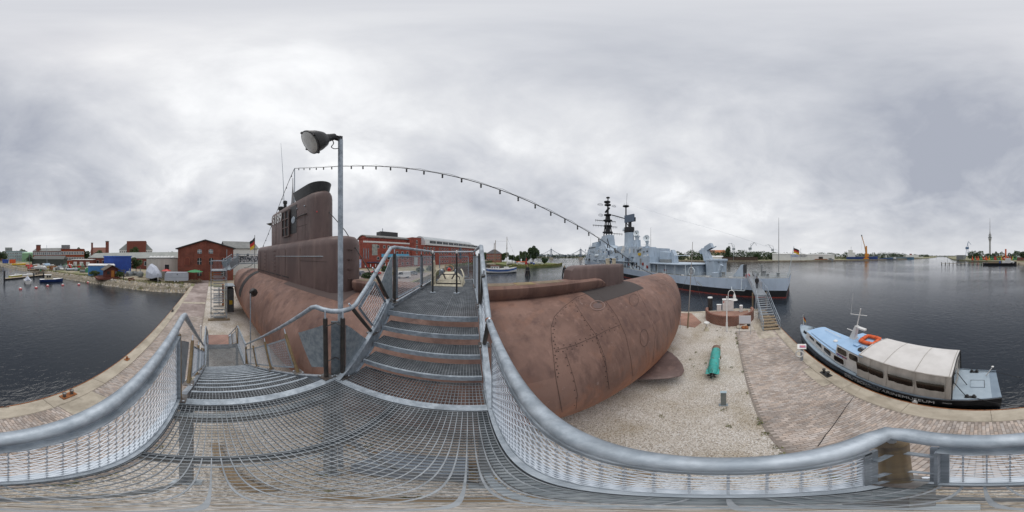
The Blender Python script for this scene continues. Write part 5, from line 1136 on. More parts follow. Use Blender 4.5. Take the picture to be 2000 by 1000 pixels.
obj('hull', MB().loft([hring(s, .12, deck_z(s)) for s in SS]), mat('warship_hull', (.54, .64, .77), (.60, .70, .83), rough=.5, scale=.3, c3=(.46, .54, .64), s3=.8, lo3=.52, hi3=.75, st3=(1, 1, .2)), sh, smooth=40)
obj('boot_topping', MB().loft([hring(s, -1.18, .118, 2) for s in SS]), blk, sh, smooth=40); obj('lower_hull', MB().loft([hring(s, WATER - 1, -1.182, 2) for s in SS]), redl, sh, smooth=40)
obj('main_deck', MB().loft([[(s, hbm(s) - .05, deck_z(s) + .02), (s, -hbm(s) + .05, deck_z(s) + .02), (s, -hbm(s) + .05, deck_z(s) - .1), (s, hbm(s) - .05, deck_z(s) - .1)] for s in SS[:-2]]), grey_d, sh)
def blk_(nm, s0, s1, y0, y1, z0, z1, m_=None, tp=0.0, par=None):
    t = tp; return obj(nm, MB().loft([[(s0, y0, z0), (s1, y0, z0), (s1, y1, z0), (s0, y1, z0)], [(s0 + t, y0 + t, z1), (s1 - t, y0 + t, z1), (s1 - t, y1 - t, z1), (s0 + t, y1 - t, z1)]]), m_ or grey_s, par or sh)
# after missile launcher
obj('launcher_house', MB().loft([[(18 + r_ * math.cos(a) * 1.0, r_ * math.sin(a) * 1.15, z) for a in [2 * PI * (i + .5) / 8 for i in range(8)]] for r_, z in ((2.55, 2.0), (2.7, 5.6))]), grey_s, sh)
obj('launcher_deck', MB().lathe([(3.0, 5.55), (3.05, 5.7), (3.05, 6.0), (2.9, 6.05)], (18, 0, 0), 20), grey_s, sh, smooth=30)
for i in range(16): a = 2 * PI * i / 16; obj('deck_knee', MB().bar((18 + 2.6 * math.cos(a), 2.6 * math.sin(a), 5.2), (18 + 3 * math.cos(a), 3 * math.sin(a), 5.55), .12, .12), grey_d, sh)
p0, p1 = sp_(1384, 505), sp_(1378, 488); obj('launcher_pedestal', MB().loft([[(p0.x + dx * 1.0, dy * .9, z) for dx, dy in ((-1, -1), (1, -1), (1, 1), (-1, 1))] for z in (p0.z - .2, )] + [[(p1.x + .3 + dx * .7, dy * .6, p1.z + .4) for dx, dy in ((-1, -1), (1, -1), (1, 1), (-1, 1))]]), grey_s, sh)
p2, p3 = sp_(1368, 493), sp_(1391, 479); obj('launcher_arm', MB().bar(p2, p2.lerp(p3, .55), .8, 1.0).bar(p2.lerp(p3, .5), p3, 1.25, 1.25), grey_s, sh); obj('arm_guide', MB().bar(p2.lerp(p3, .45) - V3(0, 0, .45), p3 - V3(0, 0, .6), .9, .35), blk, sh)
p4, p5 = sp_(1382, 490, -1.5), sp_(1399, 481, -1.5); obj('missile_rail', MB().tube([p4, p5], .17, 8), grey_l, sh)
# 01 deck aft, recessed wall, pillars
blk_('deckhouse_wall', 20.2, 45, -4.6, 4.4, 1.9, 4.55); dk1 = obj('upper_deck', MB().loft([[(19.5, -5, 4.55), (37.5, -6.2, 4.55), (37.5, 6.2, 4.55), (25, 6.0, 4.55), (19.5, 4.6, 4.75)], [(19.5, -5, 4.75), (37.5, -6.2, 4.75), (37.5, 6.2, 4.75), (25, 6.0, 4.75), (19.5, 4.6, 4.95)]]), grey_s, sh)
for s in (23, 26.5, 30, 33.5, 36.8): obj('pillar', MB().tube([(s, 5.75, deck_z(s)), (s, 5.75, 4.55)], .10, 8), grey_l, sh)
for s, z, w_, h, m_ in ((35.3, 3.2, 1.0, 2.0, blk), (31.5, 2.8, .9, .5, redl), (28, 3.3, .8, .35, grey_l), (22.2, 2.9, .7, .8, redl), (24.5, 3.4, .8, .4, grey_l)): obj('wall_fitting', MB().bb(s - w_ / 2, s + w_ / 2, 4.4, 4.5, z - h / 2, z + h / 2), m_, sh)
# 5-inch gun
g0 = sp_(1307, 507); gz = 4.75
blk_('gun_mount_ring', g0.x - 2.0, g0.x + 2.2, -2.0, 2.0, gz, g0.z + .1, grey_d)
gt = obj('gun_turret', MB().loft([[(g0.x - 1.6, -1.9, g0.z), (g0.x + 2.5, -1.9, g0.z), (g0.x + 2.5, 1.9, g0.z), (g0.x - 1.6, 1.9, g0.z)], [(g0.x - 1.4, -1.8, g0.z + 2.1), (g0.x + 2.4, -1.8, g0.z + 2.5), (g0.x + 2.4, 1.8, g0.z + 2.5), (g0.x - 1.4, 1.8, g0.z + 2.1)]]), grey_s, sh)
obj('gun_shield', MB().loft([[(g0.x - 3.2, -.9, gz), (g0.x - 1.5, -.9, gz), (g0.x - 1.5, .9, gz), (g0.x - 3.2, .9, gz)], [(g0.x - 3.0, -.8, g0.z + 1.3), (g0.x - 1.5, -.8, g0.z + 1.3), (g0.x - 1.5, .8, g0.z + 1.3), (g0.x - 3.0, .8, g0.z + 1.3)], [(g0.x - 1.9, -.7, g0.z + 3.0), (g0.x - 1.3, -.7, g0.z + 3.0), (g0.x - 1.3, .7, g0.z + 3.0), (g0.x - 1.9, .7, g0.z + 3.0)]]), grey_s, sh)
obj('gun_barrel', MB().tube([(g0.x - 2.6, 0, g0.z + 1.25), (g0.x - 4, 0, g0.z + 1.25), (g0.x - 4.01, 0, g0.z + 1.25), (g0.x - 8.2, 0, g0.z + 1.3)], [.2, .18, .11, .09], 10), grey_l, sh, smooth=40)
for y in (-1, 0.2, 1): obj('turret_hood', MB().lathe([(.55, 0), (.5, .3), (.2, .45)], (g0.x + .4, y, g0.z + 2.2), 10), grey_s, sh, smooth=50)
# after superstructure
blk_('after_superstructure', 37.5, 47, -5.2, 5.4, 2.0, 6.6); blk_('after_house', 38.5, 47.5, -4.4, 4.9, 6.6, 9.4, tp=.15); blk_('funnel_house', 50, 68, -4.8, 5.0, 2.2, 8.0); blk_('funnel_base', 55, 66, -3.2, 3.4, 8.0, 11.2, tp=.6)
blk_('mid_house', 46, 56, -4.4, 4.6, 6.5, 10.2, tp=.2); blk_('torpedo_deck', 46, 82, -6.4, 6.4, 4.6, 4.85)
for s, z, h, w_, m_ in ((42.5, 5.0, 2.0, .9, grey_d), (40, 3.6, 1.9, .8, grey_l), (45, 3.6, 1.9, .8, blk), (41.5, 8.2, .5, .9, grey_d), (45, 8.3, .5, .5, blk), (39.6, 8.3, .5, .5, blk)): obj('wall_fitting', MB().bb(s - w_ / 2, s + w_ / 2, 5.3 if z < 6.6 else 4.8, 5.48 if z < 6.6 else 4.95, z - h / 2, z + h / 2), m_, sh)
for s, z, m_ in ((43.4, 7.4, yellow_m), (41, 4.2, redl), (38.6, 3.4, redl), (50, 3.7, redl)): obj('gear_locker', MB().bb(s - .3, s + .3, 5.2 if z < 6.5 else 4.8, 5.75, z - .45, z + .45), m_, sh)
# after mack: round stack, black top, radar board, pole mast and yard
c_ = sp_(1229, 480); zt1, zt2 = 17.1, 19.3
obj('after_stack', MB().lathe([(2.15, 8), (2.05, 12), (1.95, zt1)], (c_.x, 0, 0), 20, sx=1.2), grey_s, sh, smooth=40); obj('stack_cap', MB().lathe([(2.1, zt1 - .1), (2.2, zt1 + .2), (2.2, zt2), (1.8, zt2 + .1)], (c_.x, 0, 0), 16, sx=1.15), blk, sh, smooth=30)
obj('navigation_radar', MB().lathe([(.75, 0), (.7, .15), (.3, .25)], (c_.x + 1, 2.3, zt1 + 1.2), 14, (0, 1, .2)), grey_l, sh, smooth=40)
obj('mast_pole', MB().tube([(c_.x + 3.0, 0, zt1), (c_.x + 3.0, 0, 30.2)], [.42, .3], 10), blk, sh, smooth=50); obj('mast_brace', MB().tube([(c_.x - .5, 0, zt2), (c_.x + 3, 0, 22.2)], .2, 6), blk, sh); obj('board_pedestal', MB().tube([(c_.x - .6, 0, zt2 - .2), (c_.x - .6, 0, 21.8)], .75, 10), blk, sh)
obj('radar_board', MB().box((c_.x - .8, .4, 23.3), (5.2, .6, 3.3), .35), grey_p, sh); obj('board_frame', MB().box((c_.x - .8, -.2, 22.6), (5.3, .5, 1.8), .35), blk, sh)
obj('mast_yard', MB().bar((c_.x + 3, 0, 23.9), (c_.x + 3.2, 6.8, 25.0), .3, .35), blk, sh)
for k_ in range(5): obj('yard_insulator', MB().bar((c_.x + 3.1, 2 + k_ * 1.1, 24.2 + k_ * .18), (c_.x + 3.1, 2 + k_ * 1.1, 23.2 + k_ * .18), .09, .09), grey_l, sh)
obj('mast_platform', MB().lathe([(.4, 29.4), (1.5, 29.9), (1.5, 30.2), (.5, 30.4)], (c_.x + 3, 0, 0), 12), blk, sh); obj('aerial_whip', MB().tube([(c_.x + 2.6, 0, 30.3), (c_.x - 4.2, 3.4, 33.4)], .06, 5), blk, sh)
for k_ in range(6): a = k_ * 1.05; obj('mast_aerial', MB().tube([(c_.x + 3 + .8 * math.cos(a), .8 * math.sin(a), 30.2), (c_.x + 3 + 1.3 * math.cos(a), 1.3 * math.sin(a), 31.2)], .06, 5), grey_l, sh)
# missile directors
def director(u, vb, vt, rad, y=0.5):
    b0 = sp_(u, vb, y); t0 = sp_(u, vt, y); o = obj('director_tower', MB().lathe([(rad, b0.z - 1.5), (rad * .97, t0.z)], (b0.x, y, 0), 16), grey_s, sh, smooth=40)
    obj('director_neck', MB().lathe([(rad * .5, t0.z), (rad * .6, t0.z + 1.2), (rad * .9, t0.z + 1.4), (rad * .7, t0.z + 1.8)], (b0.x, y, 0), 12), grey_l, o, smooth=30)
    d = Vector((-.55, .75, .35)).normalized(); c = V3(b0.x - .3, y + .5, t0.z + 2.6); obj('director_dish', MB().lathe([(.1, -.1), (.7, .05), (1.2, .35), (1.25, .42), (1.15, .4), (.65, .15), (.05, .02)], c, 18, d), grey_l, o, smooth=40); obj('feed_horn', MB().bar(c + d * .1, c + d * 1.3 + V3(0, 0, .3), .1, .1), blk, o); obj('dish_yoke', MB().box(c - d * .45, (.9, .9, .9)), blk, o)
director(1244.5, 487, 469, 1.45); director(1264, 488, 480, .9)
for u_, v0, v1 in ((1271, 490, 444), (1238, 470, 440), (1521, 548, 425)):
    y = .5 if u_ < 1500 else 2.0; q0_, q1_ = sp_(u_, v0, y), sp_(u_, v1, y); obj('whip_antenna', MB().tube([q0_, q0_.lerp(q1_, .6), q1_], [.09, .07, .03], 6), grey_d, sh)
obj('boat_davit', MB().bar(sp_(1281, 515, -2), sp_(1281, 484, -2), .7, .7).bar(sp_(1281, 485, -2), sp_(1288, 489, -2), .5, .4), grey_s, sh)
# forward tower and lattice mack
c_ = sp_(1187, 480); fx = c_.x
blk_('bridge_base', 72, 112, -5.4, 5.6, 2.6, 7.6); blk_('bridge_house', 80, 110, -4.8, 5.0, 7.6, 10.6, tp=.2); blk_('wheelhouse', 92, 108, -4.6, 4.8, 10.6, 13.2, tp=.2); blk_('pilot_house', 93, 103, -3.6, 3.8, 13.2, 15.6, tp=.2); obj('sloped_screen', MB().loft([[(66, -4.6, 4.85), (82, -4.6, 4.85), (82, 4.8, 4.85), (66, 4.8, 4.85)], [(79, -3.6, 12.6), (88, -3.6, 12.6), (88, 3.8, 12.6), (79, 3.8, 12.6)]]), grey_s, sh)
blk_('tower_base', fx - 5, fx + 5, -2.8, 3.0, 10, 18.4, tp=.8); obj('forward_stack', MB().lathe([(2.2, 10), (1.7, 18.6)], (fx - 1.5, 0, 0), 16, sx=1.3), grey_s, sh, smooth=40)
for s, z, r_ in ((fx + 8, 16.2, 1.7), (fx + 12, 14.6, 1.5)): obj('fire_director', MB().lathe([(r_ * .6, -2.2), (r_ * .6, -.8), (r_, -.5), (r_, .6), (r_ * .7, 1.2), (.1, 1.5)], (s, 0.4, z), 14), grey_s, sh, smooth=40)
for k_ in range(10): s = 93 + k_ * 1.55; obj('bridge_window', MB().bb(s - .5, s + .5, 4.62, 4.75, 11.7, 12.5), blk, sh)
for sgn in (-1, 1):
    for x_ in (-1, 1): obj('mast_leg', MB().tube([(fx + x_ * 2.0, sgn * 1.7, 17.8), (fx + x_ * .7, sgn * .6, 31)], .34, 6), blk, sh)
for i in range(6):
    z = 19 + i * 2.1; r_ = 2.0 - i * .24; obj('mast_brace', MB().bar((fx - r_, 1.2 - i * .1, z), (fx + r_, 1.2 - i * .1, z + 1.9), .22, .22), blk, sh); obj('mast_brace', MB().bar((fx + r_, -1.2 + i * .1, z), (fx - r_, -1.2 + i * .1, z + 1.9), .22, .22), blk, sh)
for z, r_ in ((20.2, 3.0), (24.0, 2.4), (27.2, 2.6), (30.6, 2.2), (36.8, 1.9)): obj('mast_platform', MB().lathe([(r_ * .5, z - .5), (r_, z - .1), (r_, z + .45), (r_ * .9, z + .5)], (fx, 0, 0), 12), blk, sh)
obj('top_mast', MB().tube([(fx, 0, 28), (fx - .4, 0, 41)], [.75, .3], 8), blk, sh); obj('mast_machinery', MB().bb(fx - 1.3, fx + 1.3, -1, 1, 21, 23.8), blk, sh); obj('mast_machinery', MB().bb(fx - 1.1, fx + 1.0, -1, 1, 27.6, 29.6), blk, sh); obj('mast_machinery', MB().bar((fx - 2.2, 0, 34.6), (fx + 2.0, .6, 32.8), 1.0, .7), blk, sh); obj('mast_machinery', MB().lathe([(1.6, 38.6), (1.9, 39), (1.9, 39.4), (1.2, 39.6)], (fx + .8, 0, 0), 12), blk, sh); obj('top_cap', MB().lathe([(.5, 41), (1.1, 41.3), (1.1, 41.7), (.6, 42)], (fx - .4, 0, 0), 10), blk, sh)
for z, y1, l_ in ((27.0, 7.6, .3), (24.0, 9.0, .3), (27.0, -5.0, .25), (23.8, -6.0, .25), (19.8, -9.5, .3)):
    obj('mast_yard', MB().bar((fx, 0, z), (fx, y1, z + .15), l_, l_), blk, sh)
    for k_ in range(4): yy = y1 * (.45 + .17 * k_); obj('yard_aerial', MB().tube([(fx, yy, z - .9), (fx, yy, z + .6)], .07, 4), blk, sh)
wire_r = mat('radar_mesh_grey', (.30, .31, .33), rough=.6)
for c, w_, h in (((fx + .5, 4.2, 37.0), 3.2, 1.6), ((fx - .5, -3.8, 36.6), 2.6, 1.5), ((fx + 1, 3.8, 30.6), 2.6, 2.0)):
    m_ = MB()
    for i in range(7): f = -1 + 2 * i / 6; m_.tube([(c[0] + .5 * f * f, c[1] + f * w_ / 2, c[2] - h / 2 * (1 - f * f * .6)), (c[0] + .5 * f * f, c[1] + f * w_ / 2, c[2] + h / 2 * (1 - f * f * .6))], .05, 4)
    for j in range(5): g_ = -1 + 2 * j / 4; m_.tube([(c[0] + .5 * f * f, c[1] + f * w_ / 2, c[2] + g_ * h / 2 * (1 - f * f * .6)) for f in (-1, -.5, 0, .5, 1)], .05, 4)
    o = obj('search_radar', m_, wire_r, sh); o['kind'] = 'stuff'
obj('mast_strut', MB().tube([(fx - 3.2, 2, 17.5), (fx - 9, 2.5, 11)], .22, 6), blk, sh); obj('bridge_antenna', MB().tube([(fx + 21, 4, 10), (fx + 21, 4, 20)], [.12, .05], 6), grey_d, sh)
# deck clutter amidships: lockers, rafts, vents, boat, ladders
rc = random.Random(21)
for i in range(120):
    s = rc.uniform(46, 118); lv = rc.choice((deck_z(s), 4.85 if s < 82 else deck_z(s), 7.6 if s > 72 else 8.0, 10.3 if s > 80 else 8.0)); w_, h, d_ = rc.uniform(.5, 2.2), rc.uniform(.5, 1.7), rc.uniform(.5, 1.2); y = rc.uniform(3.4, 5.9) if lv < 7 else rc.uniform(1.5, 5)
    if i % 4 == 0: obj('raft_canister', MB().tube([(s - .7, y, lv + .6), (s + .7, y, lv + .6)], .38, 10), white_m if i % 8 else grey_l, sh, smooth=40)
    elif i % 4 == 1: obj('ventilator', MB().lathe([(.3, 0), (.3, h), (.55, h + .1), (.5, h + .45)], (s, y, lv), 10), rc.choice((grey_s, grey_l)), sh, smooth=30)
    else: obj('deck_locker', MB().bb(s - w_ / 2, s + w_ / 2, y - d_ / 2, y + d_ / 2, lv, lv + h), rc.choice((grey_s, grey_l, grey_d, grey_p, blk, white_m)), sh)
for i in range(95):
    s = rc.uniform(38, 112); lv = rc.choice(((3.0, 4.4, 5.62 if s > 72 else 5.42), (5.2, 7.2, 5.62 if s > 72 else 5.05), (8.2, 10, 5.0))); y = lv[2]; z = rc.uniform(lv[0], lv[1]); w_, h = rc.choice(((.8, 1.9), (.3, .3), (1.2, .25), (.5, .6), (.12, 2.2), (2.4, .12), (.9, .5)))
    obj('wall_fitting', MB().bb(s - w_ / 2, s + w_ / 2, y - .5, y + rc.uniform(.02, .2), z - h / 2, z + h / 2), rc.choice((grey_d, grey_l, grey_p, blk, grey_s, white_m)), sh)
for z, y, s0, s1 in ((4.85, 6.3, 46, 82), (9.5, 4.7, 38.5, 47), (10.3, 4.5, 46, 56), (7.65, 5.5, 84, 112), (10.65, 4.9, 84, 108), (13.2, 4.6, 92, 108)):
    for hz in (.5, 1.0): obj('guard_wire', MB().tube([(s0, y, z + hz), (s1, y, z + hz)], .03, 4), grey_l, sh)
    for k_ in range(int((s1 - s0) / 2.4) + 1): obj('stanchion', MB().tube([(s0 + k_ * 2.4, y, z), (s0 + k_ * 2.4, y, z + 1.05)], .04, 4), grey_l, sh)
obj('ship_boat', MB().loft([[(s, 5.2 + hb * math.cos(a), 7.0 + (.9 if math.sin(a) > 0 else 1.1) * min(1, hb * 1.2) * math.sin(a)) for a in [2 * PI * i / 10 for i in range(10)]] for s, hb in ((84, .2), (85, .8), (87, 1.0), (90, .9), (91.5, .15))]), grey_l, sh, smooth=50)
obj('torpedo_tubes', MB().tube([(62, 4.6, 6.0), (68, 5.6, 6.0)], .45, 10).tube([(62, 5.5, 6.0), (68, 6.5, 6.0)], .45, 10), grey_s, sh, smooth=40)
obj('gun_turret_forward', MB().loft([[(112, -2, 3.9), (117, -2, 4.1), (117, 2, 4.1), (112, 2, 3.9)], [(112.4, -1.8, 6.3), (116, -1.6, 6.3), (116, 1.6, 6.3), (112.4, 1.8, 6.3)]]), grey_s, sh); obj('gun_barrel', MB().tube([(116, 0, 5.4), (123, 0, 6.2)], .13, 8), grey_s, sh)
for s0 in (47.5, 60, 73): obj('ladder', MB().bar((s0, 5.9, 2.3), (s0 + 1.6, 5.9, 4.8), .7, .12), grey_l, sh)
# stern gear, deck stanchions, ensign staff
for s, y, r_, h in ((13.5, 4.6, .5, 1.1), (4.2, 3.8, .4, .8), (2.2, 3.2, .45, .9), (5.3, 2.0, .5, 1.2)): obj('mooring_winch', MB().lathe([(r_, 0), (r_ * .7, h * .3), (r_ * .7, h * .7), (r_, h)], (s, y, deck_z(s)), 12), grey_d, sh, smooth=30)
obj('hose_reel', MB().tube([(21.5 + .95 * math.cos(t), 5.4, deck_z(21) + 1.05 + .95 * math.sin(t)) for t in [2 * PI * i / 16 for i in range(16)]], .13, 6, close=True), grey_l, sh, smooth=50)
for k_ in range(4): t = PI * k_ / 4; obj('reel_spoke', MB().bar((21.5 + .9 * math.cos(t), 5.4, deck_z(21) + 1.05 + .9 * math.sin(t)), (21.5 - .9 * math.cos(t), 5.4, deck_z(21) + 1.05 - .9 * math.sin(t)), .1, .1), grey_l, sh)
blk_('depth_charge_rack', 14.3, 16, 4.0, 5.4, 2.2, 3.2); obj('mortar', MB().tube([(14.6, 4.7, 3.0), (13.8, 4.7, 4.9)], .4, 10), grey_s, sh); obj('ammunition_hoist', MB().loft([[(9.6, 1, 2.35), (12, 1, 2.35), (12, 3, 2.35), (9.6, 3, 2.35)], [(9.6, 1.2, 4.9), (10.2, 1.2, 4.9), (10.2, 2.8, 4.9), (9.6, 2.8, 4.9)]]), grey_s, sh); obj('hoist_edge', MB().bb(9.5, 9.62, 1.0, 3.0, 2.35, 4.95), blk, sh)
obj('satellite_dome', MB().lathe([(.2, 0), (.75, .3), (.8, .6), (.5, .9)], (7.2, 1.5, 2.9), 14, (0, 1, .4)), grey_d, sh, smooth=40); obj('cable_reel', MB().tube([(8.4, 3.2, 2.7), (8.4, 4.2, 2.7)], .42, 12), mat('dark_red_reel', (.3, .05, .06), rough=.6), sh, smooth=30); obj('capstan_post', MB().lathe([(.2, 0), (.2, 2.4)], (6.2, .5, 2.5), 10), grey_d, sh)
for i in range(19):
    s = i * 2.0 + .2; obj('stanchion', MB().tube([(s, hbm(s) - .15, deck_z(s)), (s, hbm(s) - .15, deck_z(s) + 1.05)], .035, 5), grey_l, sh)
for hz in (.4, .72, 1.03): obj('guard_wire', MB().tube([(s * 2.0 + .2, hbm(s * 2 + .2) - .15, deck_z(s * 2 + .2) + hz) for s in range(19)], .018, 4), grey_l, sh)
for i in range(5):
    y = -4.4 + i * 2.2; obj('stanchion', MB().tube([(.15, y, 2.6), (.15, y, 3.65)], .035, 5), grey_l, sh)
for s in (11.2, 16.5, 23.2, 29.5): obj('fairlead', MB().bb(s - .4, s + .4, hbm(s) - .2, hbm(s) + .04, deck_z(s) + .02, deck_z(s) + .32), white_m, sh)
obj('accommodation_boom', MB().bar((19, 6.6, 1.2), (17.2, 7.3, .4), .12, .12), grey_d, sh); obj('propeller_guard', MB().tube([(8, 5.6, .6), (8, 6.8, .2), (10.5, 7.0, .2), (11, 5.9, .6)], .1, 6).tube([(9, 5.6, 2.4), (8.6, 6.8, .3)], .07, 6), grey_l, sh, smooth=50)
for i in range(6): obj('draught_mark', MB().bb(-.08, -.05 + .01, 3.9, 4.15, 2.0 - .35 * i, 2.15 - .35 * i), white_m, sh)
en = thing('ensign', 'black, red and gold ensign on the destroyer stern staff', 'flag', SO, rz=SRZ)
obj('ensign_staff', MB().tube([(.3, 1.2, 2.6), (-.9, 1.2, 8.8)], .06, 8), grey_l, en); flag_strip((-.85, 1.2, 8.5), 1.45, 1.05, (blackc_m, redc_m, gold_m), en, .32, R(205), .4)
# aerial wire from the after mast to the stern
obj('aerial_wire', MB().tube([V3(fx - 24, 0, 30), V3(30, .5, 17.5), V3(10, 1, 10.6), V3(2.5, 1.5, 8)], .025, 4), grey_l, sh)
# ================================================================ left shore: land, revetment, sheds, boats
SHX = -36.0
land_m = mat('yard_ground', (.27, .225, .165), (.36, .31, .235), rough=.95, scale=.12, c3=(.17, .18, .075), s3=.09, lo3=.48, hi3=.60)
struct('shore_land', MB().prism([(SHX - 2.0, QY - .02), (SHX - 2.4, -32), (SHX - 2.2, -60), (SHX - 1.2, -140), (SHX + 10, -330), (SHX + 40, -900), (-1500, -900), (-1500, 300), (-14.02, 300), (-14.02, 12.52), (SHX - .02, 12.52), (SHX - .02, QY)], -3, .0), land_m, label='shore land behind the stone embankment')
struct('road_to_workshop', MB().bb(-60, -52.02, -6, 1, -.1, .012), brick_far, label='brick road running up to the workshop')
# stone embankment: sloping bed with loose stones
rv = MB(); path_ = [(SHX + .4, QY - .1), (SHX + .8, -16), (SHX - .3, -31), (SHX - .2, -60), (SHX + .6, -140), (SHX + 12, -330)]
rv.loft([[(x + .9, y, WATER - .4), (x - .3, y, -.6), (x - 2.1, y, .06), (x - 2.6, y, .04), (x - 2.6, y, -2.5)] for x, y in path_])
bank_m = mat('embankment_stone', (.34, .295, .23), (.46, .41, .33), rough=.95, scale=1.6, island=.5, c3=(.16, .15, .08), s3=.5, lo3=.55, hi3=.65)
em = struct('stone_embankment', rv, bank_m, label='sloping stone embankment at the water edge')
sv, sf_ = [], []
oct_f = [(0, 1, 2), (0, 2, 3), (0, 3, 4), (0, 4, 1), (5, 2, 1), (5, 3, 2), (5, 4, 3), (5, 1, 4)]
for i in range(6500):
    y = QY - .3 - (rng.random() ** 1.8) * 120; px_ = float(np.interp(-y, [-p[1] for p in path_], [p[0] for p in path_])); t = rng.random()
    x = px_ + .8 - 2.7 * t; z = (WATER - .3) * (1 - t) + .08 * t; r_ = rng.uniform(.13, .36)
    pts = np.array([(0, 0, 1), (1, 0, .1), (0, 1, -.1), (-1, 0, .1), (0, -1, -.1), (0, 0, -1)], float) * (r_ * rng.uniform(.7, 1.3, size=(6, 3))) + np.array((x, y, z)); n = len(sv); sv.extend(pts.tolist()); sf_.extend([tuple(j + n for j in f) for f in oct_f])
obj('embankment_stones', (sv, sf_), bank_m, em, kind='stuff')
# floating boom at the corner
fb_ = thing('floating_boom', 'long pale floating boom lying along the stone embankment', 'boom', G(325, 569, WATER), world=True); pa, pb = G(279, 566.5, WATER), G(366, 570.5, WATER); obj('boom_float', MB().bar(pa + V3(0, 0, .1), pb + V3(0, 0, .1), .5, .35), blk, fb_); obj('boom_top', MB().bar(pa + V3(0, 0, .29), pb + V3(0, 0, .29), .42, .04), galv, fb_)
# ---------------------------------------------------------------- generic buildings
def gable(name, label, cx, cy, w_, l_, h, rise, rz, wall_m, roof_m, cat='building', wins=(), over=.4, parts=True, doors=()):
    """w_ across the gable (local x), l_ along the ridge (local y). wins: (side, pos, z, w, h) side g0/g1 gables, s0/s1 long sides"""
    e = thing(name, label, cat, (cx, cy, 0), rz)
    obj('wall', MB().loft([[(-w_ / 2, y, 0), (w_ / 2, y, 0), (w_ / 2, y, h), (0, y, h + rise), (-w_ / 2, y, h)] for y in (-l_ / 2, l_ / 2)]), wall_m, e)
    if rise > .01:
        for s_ in (-1, 1):
            k_ = rise / (w_ / 2); x1 = w_ / 2 + over; z1 = h - k_ * over
            obj('roof', MB().loft([[(0, y, h + rise + .05), (s_ * x1, y, z1 + .05), (s_ * x1, y, z1 + .3), (0, y, h + rise + .3)] for y in (-l_ / 2 - over, l_ / 2 + over)]), roof_m, e)
    else: obj('roof', MB().bb(-w_ / 2 - over, w_ / 2 + over, -l_ / 2 - over, l_ / 2 + over, h, h + .35), roof_m, e)
    for side_, pos, z, ww, hh in wins:
        if side_[0] == 'g': y = (-l_ / 2 if side_ == 'g0' else l_ / 2); dy = -.05 if side_ == 'g0' else .05; o = obj('window', MB().bb(pos - ww / 2, pos + ww / 2, y + dy, y - dy, z - hh / 2, z + hh / 2), white_m if ww < 3 else glass_m, e); obj('pane', MB().bb(pos - ww * .42, pos + ww * .42, y + dy * 1.3, y, z - hh * .44, z + hh * .44), glass_m, o)
        else: x = (-w_ / 2 if side_ == 's0' else w_ / 2); dx = -.05 if side_ == 's0' else .05; o = obj('window', MB().bb(x + dx, x - dx, pos - ww / 2, pos + ww / 2, z - hh / 2, z + hh / 2), white_m, e); obj('pane', MB().bb(x + dx * 1.3, x, pos - ww * .42, pos + ww * .42, z - hh * .44, z + hh * .44), glass_m, o)
    for side_, pos, ww, hh, m_ in doors:
        if side_[0] == 'g': y = (-l_ / 2 if side_ == 'g0' else l_ / 2); dy = -.06 if side_ == 'g0' else .06; obj('door', MB().bb(pos - ww / 2, pos + ww / 2, y + dy, y - dy, 0, hh), m_, e)
        else: x = (-w_ / 2 if side_ == 's0' else w_ / 2); dx = -.06 if side_ == 's0' else .06; obj('door', MB().bb(x + dx, x - dx, pos - ww / 2, pos + ww / 2, 0, hh), m_, e)
    return e
# brick workshop at the end of the road: facade towards +X
bw = brick_wall_mat('workshop_brick', (.235, .062, .038), (.185, .05, .033), mortar=(.2, .1, .075))
WX, WY, WW, WL, WH, WR = -45.0, -1.95, 15.3, 26.0, 8.85, 2.2
ws = thing('brick_workshop', 'tall dark red brick workshop with low gable at the end of the road', 'building', (WX, WY, 0))
obj('wall', MB().loft([[(x, -WW / 2, 0), (x, WW / 2, 0), (x, WW / 2, WH), (x, 0, WH + WR), (x, -WW / 2, WH)] for x in (0, -WL)]), bw, ws)
for s_ in (-1, 1): obj('roof', MB().loft([[(x, 0, WH + WR + .05), (x, s_ * (WW / 2 + .7), WH - .15), (x, s_ * (WW / 2 + .7), WH + .12), (x, 0, WH + WR + .32)] for x in (.6, -WL - .4)]), mat('dark_roof_edge', (.05, .05, .052), rough=.7), ws)
for y, w_, z0, z1 in [(-7.45, .5, 0, 8.6), (-3.7, .45, 0, 9.3), (-.0, .4, 0, 10.6), (3.7, .45, 0, 9.3), (7.45, .5, 0, 8.6)]: obj('pilaster', MB().bb(-.1, .16, y - w_ / 2, y + w_ / 2, z0, z1), bw, ws)
for z in (7.0, 4.15): obj('brick_band', MB().bb(-.1, .1, -7.2, 7.2, z - .14, z + .14), bw, ws)
def arch_window(y, z, w_, h, m_, parent, blind=False):
    pts = [(-w_ / 2, -h / 2), (w_ / 2, -h / 2), (w_ / 2, h / 2 - w_ * .18)] + [(w_ / 2 * math.cos(a), h / 2 - w_ * .18 + w_ * .18 * math.sin(a)) for a in (PI * .25, PI * .5, PI * .75)] + [(-w_ / 2, h / 2 - w_ * .18)]
    m3 = Matrix(((0, 0, 1), (1, 0, 0), (0, 1, 0)))
    o = obj('window', MB().prism([(p[0] * 1.22, p[1] * 1.12 + .05) for p in pts], .10, .13, m3, (0, y, z)), mat('brick_arch', (.28, .085, .05), rough=.9), parent)
    obj('pane', MB().prism(pts, .135, .15, m3, (0, y, z)), m_, o)
    if not blind: obj('glazing_bar', MB().bb(.152, .17, y - .04, y + .04, z - h / 2, z + h / 2).bb(.152, .17, y - w_ / 2, y + w_ / 2, z - .03, z + .03), white_m, o)
for y in (-1.6, 1.5): arch_window(y, 8.05, 1.25, 1.2, glass_l, ws)
